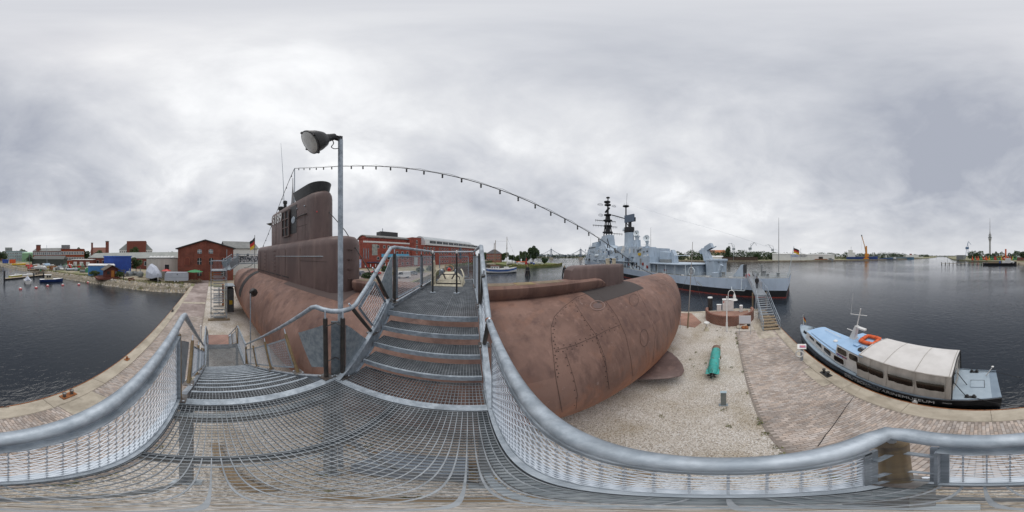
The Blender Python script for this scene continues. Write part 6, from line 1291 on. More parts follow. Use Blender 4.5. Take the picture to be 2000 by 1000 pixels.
for y, b in ((-5.1, True), (-1.65, False), (1.6, False), (5.0, False)): arch_window(y, 5.35, 1.2, 1.85, mat('blind_arch_brick', (.18, .05, .034), rough=.9) if b else glass_m, ws, b)
for y, b in ((-5.1, True), (-1.65, False), (5.0, False)): arch_window(y, 2.1, 1.25, 1.7, mat('blind_arch_brick', (.18, .05, .034)) if b else glass_m, ws, b)
obj('door', MB().bb(.02, .15, 1.0, 2.4, 0, 2.4), mat('brown_door', (.2, .08, .03), rough=.6), ws); obj('downpipe', MB().tube([(.3, 5.9, .2), (.3, 5.9, 8.6)], .09, 8), galv, ws)
gable('brick_outhouse', 'white-walled house gable showing behind the brick workshop', -62, 10, 9, 12, 9.5, 2.6, R(10), white_m, grey_roof, wins=[('s1', -2, 7, 1, 1.5), ('s1', 2, 7, 1, 1.5)])
# pale flat shed, caravan, tarped boat, parasols in front
def P_(u, d): return B(u, d, 0)
def yard_box(name, label, u0, u1, d, h, depth, m_, rm=None, cat='shed', over=.1, roof_h=.25, rise=0, rot=None):
    a, b_ = B(u0, d), B(u1, d); c = (a + b_) / 2; w_ = (b_ - a).length; rz = math.atan2((b_ - a).y, (b_ - a).x) if rot is None else rot; out_ = Vector((c.x, c.y, 0)).normalized(); c = c + out_ * depth / 2
    e = thing(name, label, cat, (c.x, c.y, 0), rz); obj('wall', MB().bb(-w_ / 2, w_ / 2, -depth / 2, depth / 2, 0, h), m_, e)
    obj('roof', MB().loft([[(-w_ / 2 - over, -depth / 2 - over, h + .01), (w_ / 2 + over, -depth / 2 - over, h + .01), (w_ / 2 + over, depth / 2 + over, h + .01 + rise), (-w_ / 2 - over, depth / 2 + over, h + .01 + rise)], [(-w_ / 2 - over, -depth / 2 - over, h + roof_h), (w_ / 2 + over, -depth / 2 - over, h + roof_h), (w_ / 2 + over, depth / 2 + over, h + roof_h + rise), (-w_ / 2 - over, depth / 2 + over, h + roof_h + rise)]]), rm or m_, e)
    return e, w_, depth, h
e, w_, dp, h = yard_box('concrete_shed', 'pale concrete shed with domed rooflights beside the brick workshop', 286, 347, 49, 6.0, 9, mat('stained_concrete_wall', (.44, .42, .37), (.52, .50, .45), rough=.9, scale=.6, stretch=(2, 2, .2)), grey_roof)
for k_ in range(7): obj('rooflight', MB().lathe([(.8, 0), (.75, .3), (.4, .55), (.05, .62)], (-w_ / 2 + 1.3 + k_ * (w_ - 2.6) / 6, -2, 6.2), 12), white_m, e, smooth=50)
f_ = 1 if True else 0
for sy in (-1, 1):
    o = obj('door', MB().bb(w_ / 2 - 3.9, w_ / 2 - 2.6, sy * dp / 2 - .05, sy * dp / 2 + .05, .2, 4.2), glass_m, e); obj('door_frame', MB().bb(w_ / 2 - 4.0, w_ / 2 - 3.9, sy * dp / 2 - .08, sy * dp / 2 + .08, .2, 4.3).bb(w_ / 2 - 3.9, w_ / 2 - 2.6, sy * dp / 2 - .08, sy * dp / 2 + .08, 2.1, 2.25), white_m, o)
def caravan(label, u0, u1, v0, v1, col_m):
    d = 42.3; a, b_ = B(u0, d), B(u1, d); c = (a + b_) / 2; w_ = (b_ - a).length; rz = math.atan2((b_ - a).y, (b_ - a).x); e = thing('caravan', label, 'caravan', (c.x, c.y, 0), rz); hw = w_ / 2
    prof = [(-hw, .55), (-hw + .1, .5), (hw - .15, .5), (hw, .9), (hw, 2.35), (hw - .15, 2.6), (-hw + .6, 2.62), (-hw + .1, 2.3), (-hw, 1.5)]
    obj('body', MB().loft([[(p[0], y, p[1]) for p in prof] for y in (-1.1, 1.1)]), col_m, e)
    for sy in (-1, 1):
        obj('trim_line', MB().bb(-hw + .05, hw - .05, sy * 1.1 - .01, sy * 1.1 + .01, 1.35, 1.42), galv_d, e); obj('round_vent', MB().lathe([(.14, 0), (.14, .03)], (.2, sy * 1.1, 2.15), 12, (0, sy, 0)), black_m, e)
        for x in (-.45, .35):
            w0 = obj('wheel', MB().lathe([(.3, -.1), (.34, -.06), (.34, .06), (.3, .1)], (x, sy * .98, .34), 16, (0, 1, 0)), rub_m, e, smooth=30); obj('hub_cap', MB().lathe([(.17, 0), (.14, .03)], (x, sy * 1.085, .34), 12, (0, sy, 0)), white_m, w0)
    obj('drawbar', MB().bar((hw, 0, .5), (hw + 1.1, 0, .45), .1, .1), galv_d, e)
caravan('silver-grey box caravan parked on the embankment', 322, 367.5, 533, 551, mat('silver_caravan', (.40, .43, .50), (.46, .49, .55), rough=.45, scale=1))
p = B(301, 44.5); tb = thing('covered_boat', 'boat under a pale grey tarpaulin on a trailer', 'boat', p, rz=phi(301) * -1 + .35)
tarp = mat('grey_tarpaulin', (.42, .45, .52), (.50, .53, .60), rough=.7, scale=1.2, bump=.3, bscale=2)
obj('tarpaulin', MB().loft([[(hw_ * c0, y, z0_ + h_ * c1) for c0, c1 in ((-1, 0), (-.95, .5), (-.35, .95), (0, 1.05), (.35, .95), (.95, .5), (1, 0))] for y, hw_, z0_, h_ in ((-2.9, .5, 1.3, 1.0), (-2, 1.5, .9, 2.4), (0, 1.9, .8, 3.4), (2.0, 1.8, .8, 3.7), (2.9, 1.5, .9, 3.3))]), tarp, tb, smooth=25); obj('trailer_frame', MB().bb(-.8, .8, -3, 2.8, .35, .5), black_m, tb)
for x in (-.9, .9): obj('wheel', MB().lathe([(.3, -.1), (.34, 0), (.3, .1)], (x, .5, .34), 14, (1, 0, 0)), rub_m, tb)
obj('jockey_stand', MB().tube([(0, -2.9, 0), (0, -2.9, 1.3)], .1, 8), white_m, tb)
def parasol(label, u_, d, r_, h, m_, sit=False):
    p = B(u_, d); e = thing('parasol', label, 'parasol', p); n = 8
    obj('canopy', MB().lathe([(r_, h - .55), (r_ * .98, h - .52), (r_ * .5, h - .2), (.05, h)], n=n), m_, e); obj('pole', MB().tube([(0, 0, 0), (0, 0, h)], .04, 6), wood_m, e); obj('base', MB().lathe([(.35, 0), (.3, .12)], n=12), conc_m, e)
green_c = mat('green_canvas', (.06, .24, .11), (.08, .30, .14), rough=.85, scale=2)
parasol('green market parasol beside the workshop wall', 381, 42, 2.1, 3.3, green_c); parasol('red parasol peeping over the caravan', 325, 46.5, 1.5, 3.1, red_m)
for i, (u_, d, rz) in enumerate(((375, 41.2, .3), (384, 40.6, 1.0), (389, 42.5, .2))):
    p = B(u_, d); e = thing('picnic_table', ('wooden picnic table under the green parasol, nearest the caravan', 'wooden picnic table under the green parasol, nearest the water', 'wooden picnic table under the green parasol, nearest the workshop')[i], 'table', p, rz, group='picnic tables by the workshop')
    obj('table_top', MB().bb(-.9, .9, -.35, .35, .70, .75), wood_m, e)
    for y in (-.7, .7): obj('bench', MB().bb(-.9, .9, y - .13, y + .13, .42, .46), wood_m, e)
    for x in (-.7, .7): obj('leg', MB().bar((x, -.75, 0), (x, .3, .72), .06, .1).bar((x, .75, 0), (x, -.3, .72), .06, .1), wood_m, e)
# wooden hut
p = B(216, 50); hut = thing('wooden_hut', 'brown timber hut with shingle roof and veranda on the embankment', 'hut', p, rz=-phi(216) + .25)
hutw = mat('red_brown_boards', (.11, .03, .022), (.15, .045, .03), rough=.8, scale=3, stretch=(8, 8, 1))
obj('wall', MB().loft([[(-1.9, y, .4), (1.9, y, .4), (1.9, y, 2.8), (0, y, 3.9), (-1.9, y, 2.8)] for y in (-1.6, 2.2)]), hutw, hut); obj('deck', MB().bb(-4.6, 2.2, -3.2, 2.2, 0, .42), hutw, hut)
for s_ in (-1, 1): obj('roof', MB().loft([[(0, y, 4.0), (s_ * 2.7, y, 2.45), (s_ * 2.7, y, 2.6), (0, y, 4.15)] for y in (-2.4, 2.7)]), mat('brown_shingle', (.10, .085, .07), (.14, .12, .10), rough=.9, scale=4), hut)
obj('door', MB().bb(-.2, .7, -1.68, -1.58, .45, 2.5), mat('orange_door', (.45, .17, .03), rough=.6), hut); obj('window', MB().bb(-1.5, -.7, -1.68, -1.58, 1.4, 2.3), glass_m, hut); obj('window', MB().bb(1.05, 1.6, -1.68, -1.58, 1.4, 2.2), glass_l, hut)
for k_ in range(10): obj('veranda_baluster', MB().bb(-4.55 + k_ * .28, -4.45 + k_ * .28, -3.15, -3.05, .42, 1.3), hutw, hut)
obj('veranda_rail', MB().bb(-4.6, -1.9, -3.18, -3.02, 1.28, 1.38), hutw, hut)
# blue hall and blue tarpaulin shelter
e, w_, dp, h = yard_box('blue_hall', 'deep blue sheet-metal hall with sloping roof behind the wooden hut', 203, 256, 62, 6.6, 11, blue_m, mat('blue_roof', (.045, .15, .55), rough=.4), rise=-1.4, over=.25)
for k_ in range(14): x = -w_ / 2 + w_ * (k_ + .5) / 14; obj('cladding_rib', MB().bb(x - .05, x + .05, -dp / 2 - .08, -dp / 2, 0, 6.6).bb(x - .05, x + .05, dp / 2, dp / 2 + .08, 0, 6.6), blue_m, e)
yard_box('blue_shelter', 'light blue tarpaulin shelter with white roof in the yard', 172, 224, 56, 3.4, 5, mat('light_blue_tarp', (.06, .20, .48), (.08, .25, .55), rough=.6, scale=1), white_m, rise=.3, over=.15)
# long brick hall and rows behind
e = gable('long_brick_hall', 'long low brick hall with pale grey roof behind the yard', *((B(258, 92) + V3(-4, 0, 0)).xy), 14, 66, 5.6, 3.0, math.atan2((B(335, 80) - B(180, 112)).y, (B(335, 80) - B(180, 112)).x) - PI / 2, redbrick_d, mat('pale_sheet_roof', (.25, .265, .25), (.31, .32, .30), rough=.8, scale=.3), wins=[(sd, -29 + 5 * k_, 2.9, 2.2, 2.2) for sd in ('s0', 's1') for k_ in range(13)])
def arcs_bldg(name, label, u0, u1, d0, d1, h, wall, roof, nwin=8, rows=2, rise=3.0, depth=14, win_m=None, z0=2.2, step=3.4, ww=1.2, wh=1.6, cat='building', flat=False, hip=False):
    """building whose visible long side runs from bearing u0 to u1"""
    a, b_ = B(u0, d0), B(u1, d1); c = (a + b_) / 2; w_ = (b_ - a).length; rz = math.atan2((b_ - a).y, (b_ - a).x); e = thing(name, label, cat, (c.x, c.y, 0), rz)
    n = Vector((-math.sin(rz), math.cos(rz), 0)); sgn = 1 if n.dot(Vector((c.x, c.y, 0))) > 0 else -1; f0, f1 = (0, sgn * depth); y0, y1 = min(f0, f1), max(f0, f1)
    obj('wall', MB().bb(-w_ / 2, w_ / 2, y0, y1, -.5, h), wall, e)
    if flat: obj('roof', MB().bb(-w_ / 2 - .3, w_ / 2 + .3, y0 - .3, y1 + .3, h, h + .4), roof, e)
    else:
        ym = (y0 + y1) / 2; ih = depth * .45 if hip else -.3
        obj('roof', MB().add([(-w_ / 2 - .5, y0 - .5, h), (w_ / 2 + .5, y0 - .5, h), (w_ / 2 + .5, y1 + .5, h), (-w_ / 2 - .5, y1 + .5, h), (-w_ / 2 + ih, ym, h + rise), (w_ / 2 - ih, ym, h + rise)], [(0, 1, 5, 4), (2, 3, 4, 5), (1, 2, 5), (3, 0, 4), (3, 2, 1, 0)]), roof, e)
    for r_ in range(rows):
        for k_ in range(nwin):
            x = -w_ / 2 + w_ * (k_ + .5) / nwin; z = z0 + step * r_; o = obj('window', MB().bb(x - ww / 2, x + ww / 2, -sgn * .06 - .04, -sgn * .06 + .04, z - wh / 2, z + wh / 2), white_m, e); obj('pane', MB().bb(x - ww * .4, x + ww * .4, -sgn * .09 - .04, -sgn * .09 + .04, z - wh * .42, z + wh * .42), win_m or glass_m, o)
    return e, w_, sgn, rz
arcs_bldg('brick_factory', 'two-storey red brick factory with round gable far across the water', 64, 120, 150, 140, 11, redbrick_d, grey_roof, 14, 1, 3.2, 16, glass_l, 9.0, 4, 2.0, 2.6)
e, w_, sg_, rz = arcs_bldg('red_brick_works', 'bright red flat-roofed brick works beside the factory', 119, 164, 140, 138, 12.5, redbrick, redbrick_d, 9, 2, 0, 16, glass_l, 4.5, 4.8, 2.0, 2.8, flat=True); obj('lift_housing', MB().bb(-10, -3, sg_ * 6 - 3, sg_ * 6 + 3, 12.8, 16.5), grey_d, e)
arcs_bldg('dark_shed', 'dark grey boat shed in front of the brick factory', 62, 123, 118, 110, 4.6, mat('dark_boards', (.055, .065, .06), rough=.8), mat('dark_shed_roof', (.10, .105, .10), rough=.8), 1, 0, 2.4, 12)
arcs_bldg('flat_brick_garage', 'low brick garage with white fascia left of the long hall', 141, 178, 100, 96, 4.4, redbrick_d, white_m, 3, 1, 0, 9, white_m, 2.0, 3, 2.2, 2.6, flat=True)
e, w_, sg_, rz = arcs_bldg('hospital_block', 'hip-roofed grey block with red centre far behind the long hall', 233, 297, 190, 185, 14, white_m, mat('slate_roof', (.14, .155, .15), rough=.7), 16, 2, 8, 16, glass_m, 8, 3.6, 1.3, 1.7, hip=True); obj('centre_bay', MB().bb(-10, 12, sg_ * -.6 - .1, sg_ * 15, 0, 24), redbrick_d, e)
arcs_bldg('red_roof_house', 'white house with red roof and chimney far left of the hall', 177, 205, 170, 168, 10, white_m, mat('red_tile_roof', (.20, .085, .06), rough=.8), 5, 2, 6, 12)
arcs_bldg('teal_office', 'pale teal glass office block at the far left end of the shore', 12, 43, 215, 205, 13, mat('teal_glass_wall', (.22, .33, .36), (.35, .46, .48), rough=.3, scale=.3), grey_roof, 9, 3, 0, 18, glass_l, 3, 3.6, 2.2, 2.2, flat=True)
arcs_bldg('green_hall', 'light green industrial hall right of the teal office', 43, 64, 190, 185, 10, mat('light_green_sheet', (.22, .40, .24), rough=.6), mat('light_green_roof', (.28, .46, .30), rough=.6), 2, 1, 1.5, 16)
arcs_bldg('grey_tower_block', 'grey stepped block rising behind the teal office', 10, 24, 300, 300, 22, mat('grey_block', (.26, .29, .30), rough=.7), grey_roof, 5, 4, 0, 16, glass_m, 4, 5, 2, 2.4, flat=True)
for u_, d, h, w_, lab in ((209.5, 150, 20, 2.2, 'square brick chimney tower behind the long hall'), (179.8, 168, 20, 1.4, 'slim brick chimney on the red-roofed house'), (75, 150, 16.5, 3.2, 'brick stair tower rising from the factory roof')):
    p = B(u_, d); e = thing('brick_chimney', lab, 'chimney', p); obj('shaft', MB().bb(-w_ / 2, w_ / 2, -w_ / 2, w_ / 2, 0, h), redbrick_d, e); obj('cap', MB().bb(-w_ / 2 - .2, w_ / 2 + .2, -w_ / 2 - .2, w_ / 2 + .2, h, h + .6), grey_d, e)
# containers
for i, (u_, m_, c_) in enumerate([(7, blue_m, 'blue'), (11, blue_m, 'blue'), (15, blue_m, 'blue'), (21, orange_m, 'orange'), (25, orange_m, 'orange'), (29, orange_m, 'orange')]):
    p = B(u_ - .5, 150); e = thing('skip_container', '%s waste container, %s of three, at the far left shore' % (c_, ('leftmost', 'middle', 'rightmost')[i % 3]), 'container', p, -phi(u_), group='waste containers on the far left shore'); obj('body', MB().loft([[(-.85, -1.2, .1), (.85, -1.2, .1), (.85, 1.2, .1), (-.85, 1.2, .1)], [(-1.0, -1.3, 3.4), (1.0, -1.3, 3.4), (1.0, 1.3, 3.4), (-1.0, 1.3, 3.4)]]), m_, e); obj('rim', MB().bb(-1.05, 1.05, -1.35, 1.35, 3.4, 3.55), m_, e)
    for x in (-.5, 0, .5): obj('rib', MB().bb(x - .06, x + .06, -1.38, -1.2, .3, 3.3), m_, e)
# scrap and gear in the yard: single pieces, plus a boat on the hard
rs = random.Random(5); kinds = []
scrap_cols = [('rust-brown', rust_m), ('dark', grey_d), ('red', red_m), ('black', black_m), ('grey', galv), ('brown', wood_m), ('pale', white_m), ('green', green_c)]
shapes_ = ['anchor', 'buoy', 'winch', 'pipe_section', 'machine_block', 'boat_hull', 'barrel']
def scrap(kind, p, m_, rz, sc, label):
    e = thing('old_' + kind, label, kind.replace('_', ' '), p, rz, group='old gear in the boatyard'); e.scale = (sc, sc, sc)
    if kind == 'anchor': obj('shank', MB().bar((0, 0, .2), (0, .4, 2.2), .25, .25), m_, e); obj('arms', MB().tube([(-1, 0, .9), (-.6, 0, .25), (0, 0, .1), (.6, 0, .25), (1, 0, .9)], .16, 6), m_, e); obj('stock', MB().bar((-.8, .35, 1.9), (.8, .35, 1.9), .16, .16), m_, e)
    elif kind == 'buoy': obj('drum', MB().lathe([(.2, 0), (.9, .3), (1.0, 1.0), (.8, 1.5), (.25, 1.8)], n=14), m_, e, smooth=40); obj('top_frame', MB().tube([(-.3, 0, 1.7), (0, 0, 2.8), (.3, 0, 1.7)], .06, 5), m_, e)
    elif kind == 'winch': obj('barrel', MB().tube([(-.8, 0, .8), (.8, 0, .8)], .5, 12), m_, e); obj('cheek', MB().bb(-.95, -.8, -.7, .7, 0, 1.4).bb(.8, .95, -.7, .7, 0, 1.4), m_, e); obj('bed', MB().bb(-1, 1, -.8, .8, 0, .2), grey_d, e)
    elif kind == 'pipe_section': obj('pipe', MB().tube([(-1.8, 0, .5), (1.8, 0, .5)], .5, 12, caps=False), m_, e); obj('flange', MB().lathe([(.62, -.06), (.62, .06)], (1.8, 0, .5), 12, (1, 0, 0)), m_, e); obj('cradle', MB().bb(-.2, .2, -.6, .6, 0, .12), wood_m, e)
    elif kind == 'machine_block': obj('casing', MB().loft([[(-1, -.7, 0), (1, -.7, 0), (1, .7, 0), (-1, .7, 0)], [(-1, -.7, .9), (1, -.7, .9), (1, .7, .9), (-1, .7, .9)], [(-.6, -.5, 1.5), (.7, -.5, 1.5), (.7, .5, 1.5), (-.6, .5, 1.5)]]), m_, e); obj('flywheel', MB().lathe([(.6, -.08), (.6, .08)], (1.1, 0, .7), 14, (1, 0, 0)), grey_d, e); obj('exhaust', MB().tube([(-.3, 0, 1.4), (-.3, 0, 2.3)], .12, 8), m_, e)
    elif kind == 'boat_hull': obj('hull', MB().loft([[(y_, hb * c0, .5 + z_) for c0, z_ in ((-1, 1.0), (-.8, .3), (0, 0), (.8, .3), (1, 1.0))] for y_, hb in ((-2.4, .7), (-1, 1.0), (.8, .95), (2.0, .5), (2.7, .05))]), m_, e, smooth=40); obj('cabin', MB().bb(-.9, .7, -.6, .6, 1.4, 2.1), white_m, e); obj('trestle', MB().bb(-1.2, -1, -.9, .9, 0, .7).bb(1, 1.2, -.7, .7, 0, .7), wood_m, e)
    else: obj('drum', MB().lathe([(.4, 0), (.42, .3), (.4, .6), (.42, .9), (.4, 1.2)], n=12), m_, e, smooth=30); obj('lid', MB().lathe([(.36, 1.2), (.36, 1.24)], n=12), grey_d, e)
place_words = ['near the dark boat shed', 'in front of the brick works', 'beside the light blue shelter', 'between the shed and the hut', 'by the garage', 'behind the embankment wall']
spots = []
for i in range(60):
    u_ = rs.uniform(60, 186); d = rs.uniform(72, 96) if u_ < 165 else rs.uniform(66, 74); spots.append((u_, d))
spots.sort(); seen = {}
for i, (u_, d) in enumerate(spots):
    k_ = rs.choice(shapes_); cn, m_ = rs.choice(scrap_cols); w0 = place_words[0] if u_ < 95 else place_words[1] if u_ < 125 else place_words[4] if u_ < 150 else place_words[2]
    lab = '%s old %s %s' % (cn, k_.replace('_', ' '), w0); seen[lab] = seen.get(lab, 0) + 1
    if seen[lab] > 1: lab += ', %s from the left' % ('second', 'third', 'fourth')[min(2, seen[lab] - 2)]
    scrap(k_, B(u_, d), m_, rs.uniform(0, 6), rs.uniform(.8, 1.35), lab)
for i, (u_, d, c0, m_) in enumerate(((36, 118, 'yellow', yellow_m), (80, 92, 'orange-yellow', yellow_m), (47, 124, 'yellow', yellow_m), (56, 104, 'red', red_m), (64, 100, 'rust-red', rust_m))):
    p = B(u_, d); e = thing('steel_pontoon', ('%s steel pontoon on the embankment, %s' % (c0, ('farthest along', 'nearest the jetty', 'upright among scrap', 'left of the rust-red one', 'beside the red one')[i])), 'pontoon', p, -phi(u_) + .12, group='pontoons laid on the embankment'); L2 = (5, 4.6, 1.6, 2.2, 1.5)[i]; obj('float_body', MB().tube([(-L2, 0, .7), (-L2 + .5, 0, .7), (L2 - .5, 0, .7), (L2, 0, .7)], [.25, .65, .65, .25], 12), m_, e, smooth=40); obj('saddle', MB().bb(-L2 * .6, -L2 * .5, -.6, .6, 0, .3).bb(L2 * .5, L2 * .6, -.6, .6, 0, .3), wood_m, e)
# motorboats, piles and wreck pieces behind the hut
for i, (u_, d) in enumerate(((252, 55), (266, 56), (243, 53), (274, 52))): scrap(('machine_block', 'winch', 'anchor', 'buoy')[i], B(u_, d), (galv, grey_d, steel_m, grey_d)[i], i * 1.3, 1.1, ('grey machine block behind the wooden hut', 'dark winch between the hut and the tarped boat', 'steel anchor right behind the hut', 'dark buoy next to the covered boat')[i])
# ---------------------------------------------------------------- cars
car_glass = glass_m
def make_car(name, label, p, rz, m_, sc=1.0, van=False):
    e = thing(name, label, 'van' if van else 'car', p, rz, group='parked vehicles'); h = 1.45 if not van else 2.0
    prof = [(-2.1, .45), (-2.15, .8), (-1.95, .95), (-1.5, .98), (-.75, h), (1.0, h), (1.75, .98), (2.1, .9), (2.15, .5)] if not van else [(-2.3, .45), (-2.35, .95), (-2.0, 1.15), (-1.4, h), (2.2, h + .03), (2.3, 1.1), (2.3, .5)]
    b0 = [[(x, y * (.82 if z > 1.05 else 1), z) for x, z in prof] for y in (-.86, .86)]; obj('body', MB().loft(b0), m_, e)
    gp = [(-1.32, 1.02), (-.72, h - .07), (.95, h - .07), (1.55, 1.02)] if not van else [(-1.6, 1.2), (-1.3, h - .15), (-.2, h - .15), (-.2, 1.2)]
    for s_ in (-1, 1): obj('side_window', MB().loft([[(x, s_ * (.875 - (.14 if z > 1.05 else 0) * min(1, (z - 1.0) * 2.6)) , z) for x, z in gp], [(x, s_ * (.86 - (.14 if z > 1.05 else 0)), z) for x, z in gp]]), glass_m, e)
    for x in (-1.35, 1.35):
        for s_ in (-1, 1): w0 = obj('wheel', MB().lathe([(.28, -.1), (.32, -.08), (.32, .08), (.28, .1)], (x, s_ * .8, .32), 14, (0, 1, 0)), rub_m, e); obj('rim', MB().lathe([(.19, 0), (.15, .02)], (x, s_ * .91, .32), 10, (0, s_, 0)), galv, w0)
    for s_ in (-.6, .6): obj('headlight', MB().box((-2.12, s_, .75), (.08, .3, .14)), glass_l, e)
    return e
# ---------------------------------------------------------------- floating jetty and boats
jt = thing('floating_jetty', 'narrow floating jetty with dark piles off the embankment', 'jetty', G(10, 549, WATER), world=True); ja, jb = G(9, 546.5, WATER), G(112, 535, WATER)
obj('jetty_deck', MB().bar(ja + V3(0, 0, .45), jb + V3(0, 0, .5), 1.5, .14), mat('pale_timber_deck', (.33, .27, .19), (.40, .33, .24), rough=.9, scale=2), jt); obj('float', MB().bar(ja + V3(0, 0, .15), jb + V3(0, 0, .2), 1.3, .5), blk, jt)
for u_, v_ in ((8.5, 549), (66, 543), (85, 541), (108, 538)): p = G(u_, v_, WATER); obj('pile', MB().lathe([(.3, -1), (.3, 3.3 if u_ < 20 else 1.7), (.2, 3.4 if u_ < 20 else 1.8)], p, 10), blk, jt, smooth=40)
obj('ramp', MB().bar(jb + V3(0, 0, .5), B(128, 78, .2), 1.2, .12), blk, jt)
def yacht(name, label, u_, v_, L_, bm, heading, hullm, cabin_m, mast=0, cover=None, wheelhouse=None, deckm=None):
    p = G(u_, v_, WATER); e = thing(name, label, 'boat', p, heading, group='boats at the floating jetty')
    st_ = [(-.5, .72), (-.25, .95), (.05, 1), (.3, .75), (.45, .3), (.5, .03)]
    obj('hull', MB().loft([[(f * L_ + (.25 if k_ and f > .4 else 0) * 0, s_ * w_ * bm / 2 * c0, z) for s_, c0, z in ((-1, 1, .85 + .35 * max(0, f)), (-1, .85, .1), (-1, .4, -.3), (1, .4, -.3), (1, .85, .1), (1, 1, .85 + .35 * max(0, f)))] for k_, (f, w_) in enumerate(st_)]), hullm, e, smooth=40)
    obj('deck', MB().add([(f * L_, s_ * w_ * bm / 2 * .93, .87 + .35 * max(0, f)) for s_ in (-1, 1) for f, w_ in st_], [(0, 1, 7, 6), (1, 2, 8, 7), (2, 3, 9, 8), (3, 4, 10, 9), (4, 5, 11, 10)]), deckm or white_m, e)
    if wheelhouse: obj('wheelhouse', MB().loft([[(-.28 * L_, -.7, .9), (.06 * L_, -.7, .9), (.06 * L_, .7, .9), (-.28 * L_, .7, .9)], [(-.26 * L_, -.62, 2.2), (-.02 * L_, -.62, 2.2), (-.02 * L_, .62, 2.2), (-.26 * L_, .62, 2.2)]]), cabin_m, e); [obj('window', MB().bb(-.22 * L_ + k_ * .1 * L_, -.15 * L_ + k_ * .1 * L_, s_ * .68 - .02, s_ * .68 + .02, 1.4, 2.0), glass_m, e) for k_ in range(2) for s_ in (-1, 1)]; obj('roof', MB().bb(-.3 * L_, .0, -.75, .75, 2.2, 2.3), white_m, e)
    else: obj('cabin', MB().loft([[(-.1 * L_, -.6, .9), (.28 * L_, -.4, 1.0), (.28 * L_, .4, 1.0), (-.1 * L_, .6, .9)], [(-.08 * L_, -.5, 1.45), (.2 * L_, -.3, 1.35), (.2 * L_, .3, 1.35), (-.08 * L_, .5, 1.45)]]), cabin_m, e)
    if cover: obj('boat_cover', MB().loft([[(x, -w_, 1.0), (x, 0, z), (x, w_, 1.0)] for x, w_, z in ((-.45 * L_, .8, 1.5), (-.1 * L_, 1.0, 2.3), (.2 * L_, .8, 1.7), (.35 * L_, .3, 1.3))]), cover, e)
    if mast: obj('mast', MB().tube([(.05 * L_, 0, .9), (.05 * L_, 0, mast)], .06, 6), galv, e); obj('boom', MB().tube([(.05 * L_, 0, 1.9), (-.4 * L_, 0, 1.8)], .05, 6), galv, e); [obj('shroud', MB().tube([(.05 * L_, 0, mast * .95), q], .015, 4), steel_m, e) for q in ((.48 * L_, 0, 1.2), (-.48 * L_, 0, .9), (0, bm * .45, .9), (0, -bm * .45, .9))]
    return e
yacht('sailing_boat', 'yellow-hulled sailing boat with furled blue sail at the jetty', 31.5, 542, 6.2, 2.2, R(200), mat('lime_yellow', (.50, .46, .03), rough=.4), white_m, 10.5)
p = G(31.5, 542, WATER)
yacht('motor_boat', 'white motor boat with grey cover on the near side of the jetty', 53.5, 552, 6.0, 2.3, R(250), white_m, white_m, 0, tarp); yacht('cabin_cruiser', 'blue-hulled cabin cruiser with beige wheelhouse at the jetty', 100.5, 550, 7.6, 2.6, R(160), mat('navy_blue', (.02, .045, .17), rough=.35), cream_m, 0, None, True)
yacht('sailing_boat', 'slim white sailing boat with tall mast beyond the jetty', 56, 540, 6.5, 2.1, R(190), white_m, white_m, 9.5)
p = B(93, 66); e = thing('beached_yacht', 'sailing yacht on land with leaning mast and pale blue cover', 'boat', B(92, 86), R(210)); obj('hull', MB().loft([[(f * 7, s_ * w_ * 1.2 * c0, 1 + z) for s_, c0, z in ((-1, 1, 1), (-1, .7, .3), (1, .7, .3), (1, 1, 1))] for f, w_ in ((-.5, .7), (0, 1), (.35, .7), (.5, .05))]), white_m, e, smooth=40); obj('mast', MB().tube([(0, 0, 1.8), (.4, .5, 12.5)], .09, 6), galv, e); obj('cover', MB().loft([[(x, -.9, 2), (x, 0, 3.0), (x, .9, 2)] for x in (-3, 2.6)]), mat('pale_blue_cover', (.30, .42, .55), rough=.7), e)
bme_ = MB().lathe([(.05, -.3), (.3, -.15), (.36, .08), (.25, .3), (.08, .38)], n=14)
bu_me = mesh_of('float_body', bme_, mat('pink_red_float', (.62, .10, .10), (.70, .2, .2), rough=.5, scale=2), 50); bt_me = mesh_of('cap', MB().lathe([(.26, .30), (.18, .36), (.06, .42)], n=12), white_m, 50)
for i, (u_, v_) in enumerate(((40, 565), (70.5, 562.5), (93, 559), (122.5, 557.5), (154, 556.5), (172, 552), (74, 534.5))):
    p = G(u_, v_, WATER); e = thing('mooring_buoy', 'pink-red mooring buoy in the basin, %s' % ('nearest the jetty tip', 'second from the jetty tip', 'below the blue cabin cruiser', 'right of the blue cabin cruiser', 'second from the embankment', 'closest to the stone embankment', 'behind the jetty')[i], 'buoy', p, 0, group='mooring buoys in the basin'); e.scale = (1.15, 1.15, 1.15); obj('float_body', None, None, e, me=bu_me); obj('cap', None, None, e, me=bt_me)
for i, (u_, v_, h) in enumerate(((241.5, 558, 3.0),)): p = G(u_, v_, WATER); e = thing('water_gauge_pole', 'thin dark gauge pole standing at the embankment foot', 'pole', p); obj('shaft', MB().lathe([(.09, -.5), (.09, h), (.04, h + .1)], n=8), blk, e); obj('gauge_board', MB().bb(-.12, .12, -.12, -.09, 1.0, 2.6), galv_d, e)
p = B(257, 43.5); e = thing('bench', 'dark timber bench on the embankment by the covered boat', 'bench', p, -phi(257) + .9); obj('seat', MB().bb(-1.2, 1.2, -.25, .25, .42, .5), hutw, e); obj('backrest', MB().bb(-1.2, 1.2, .2, .28, .6, .95), hutw, e); [obj('leg', MB().bb(x - .06, x + .06, -.2, .2, 0, .42), hutw, e) for x in (-.9, .9)]
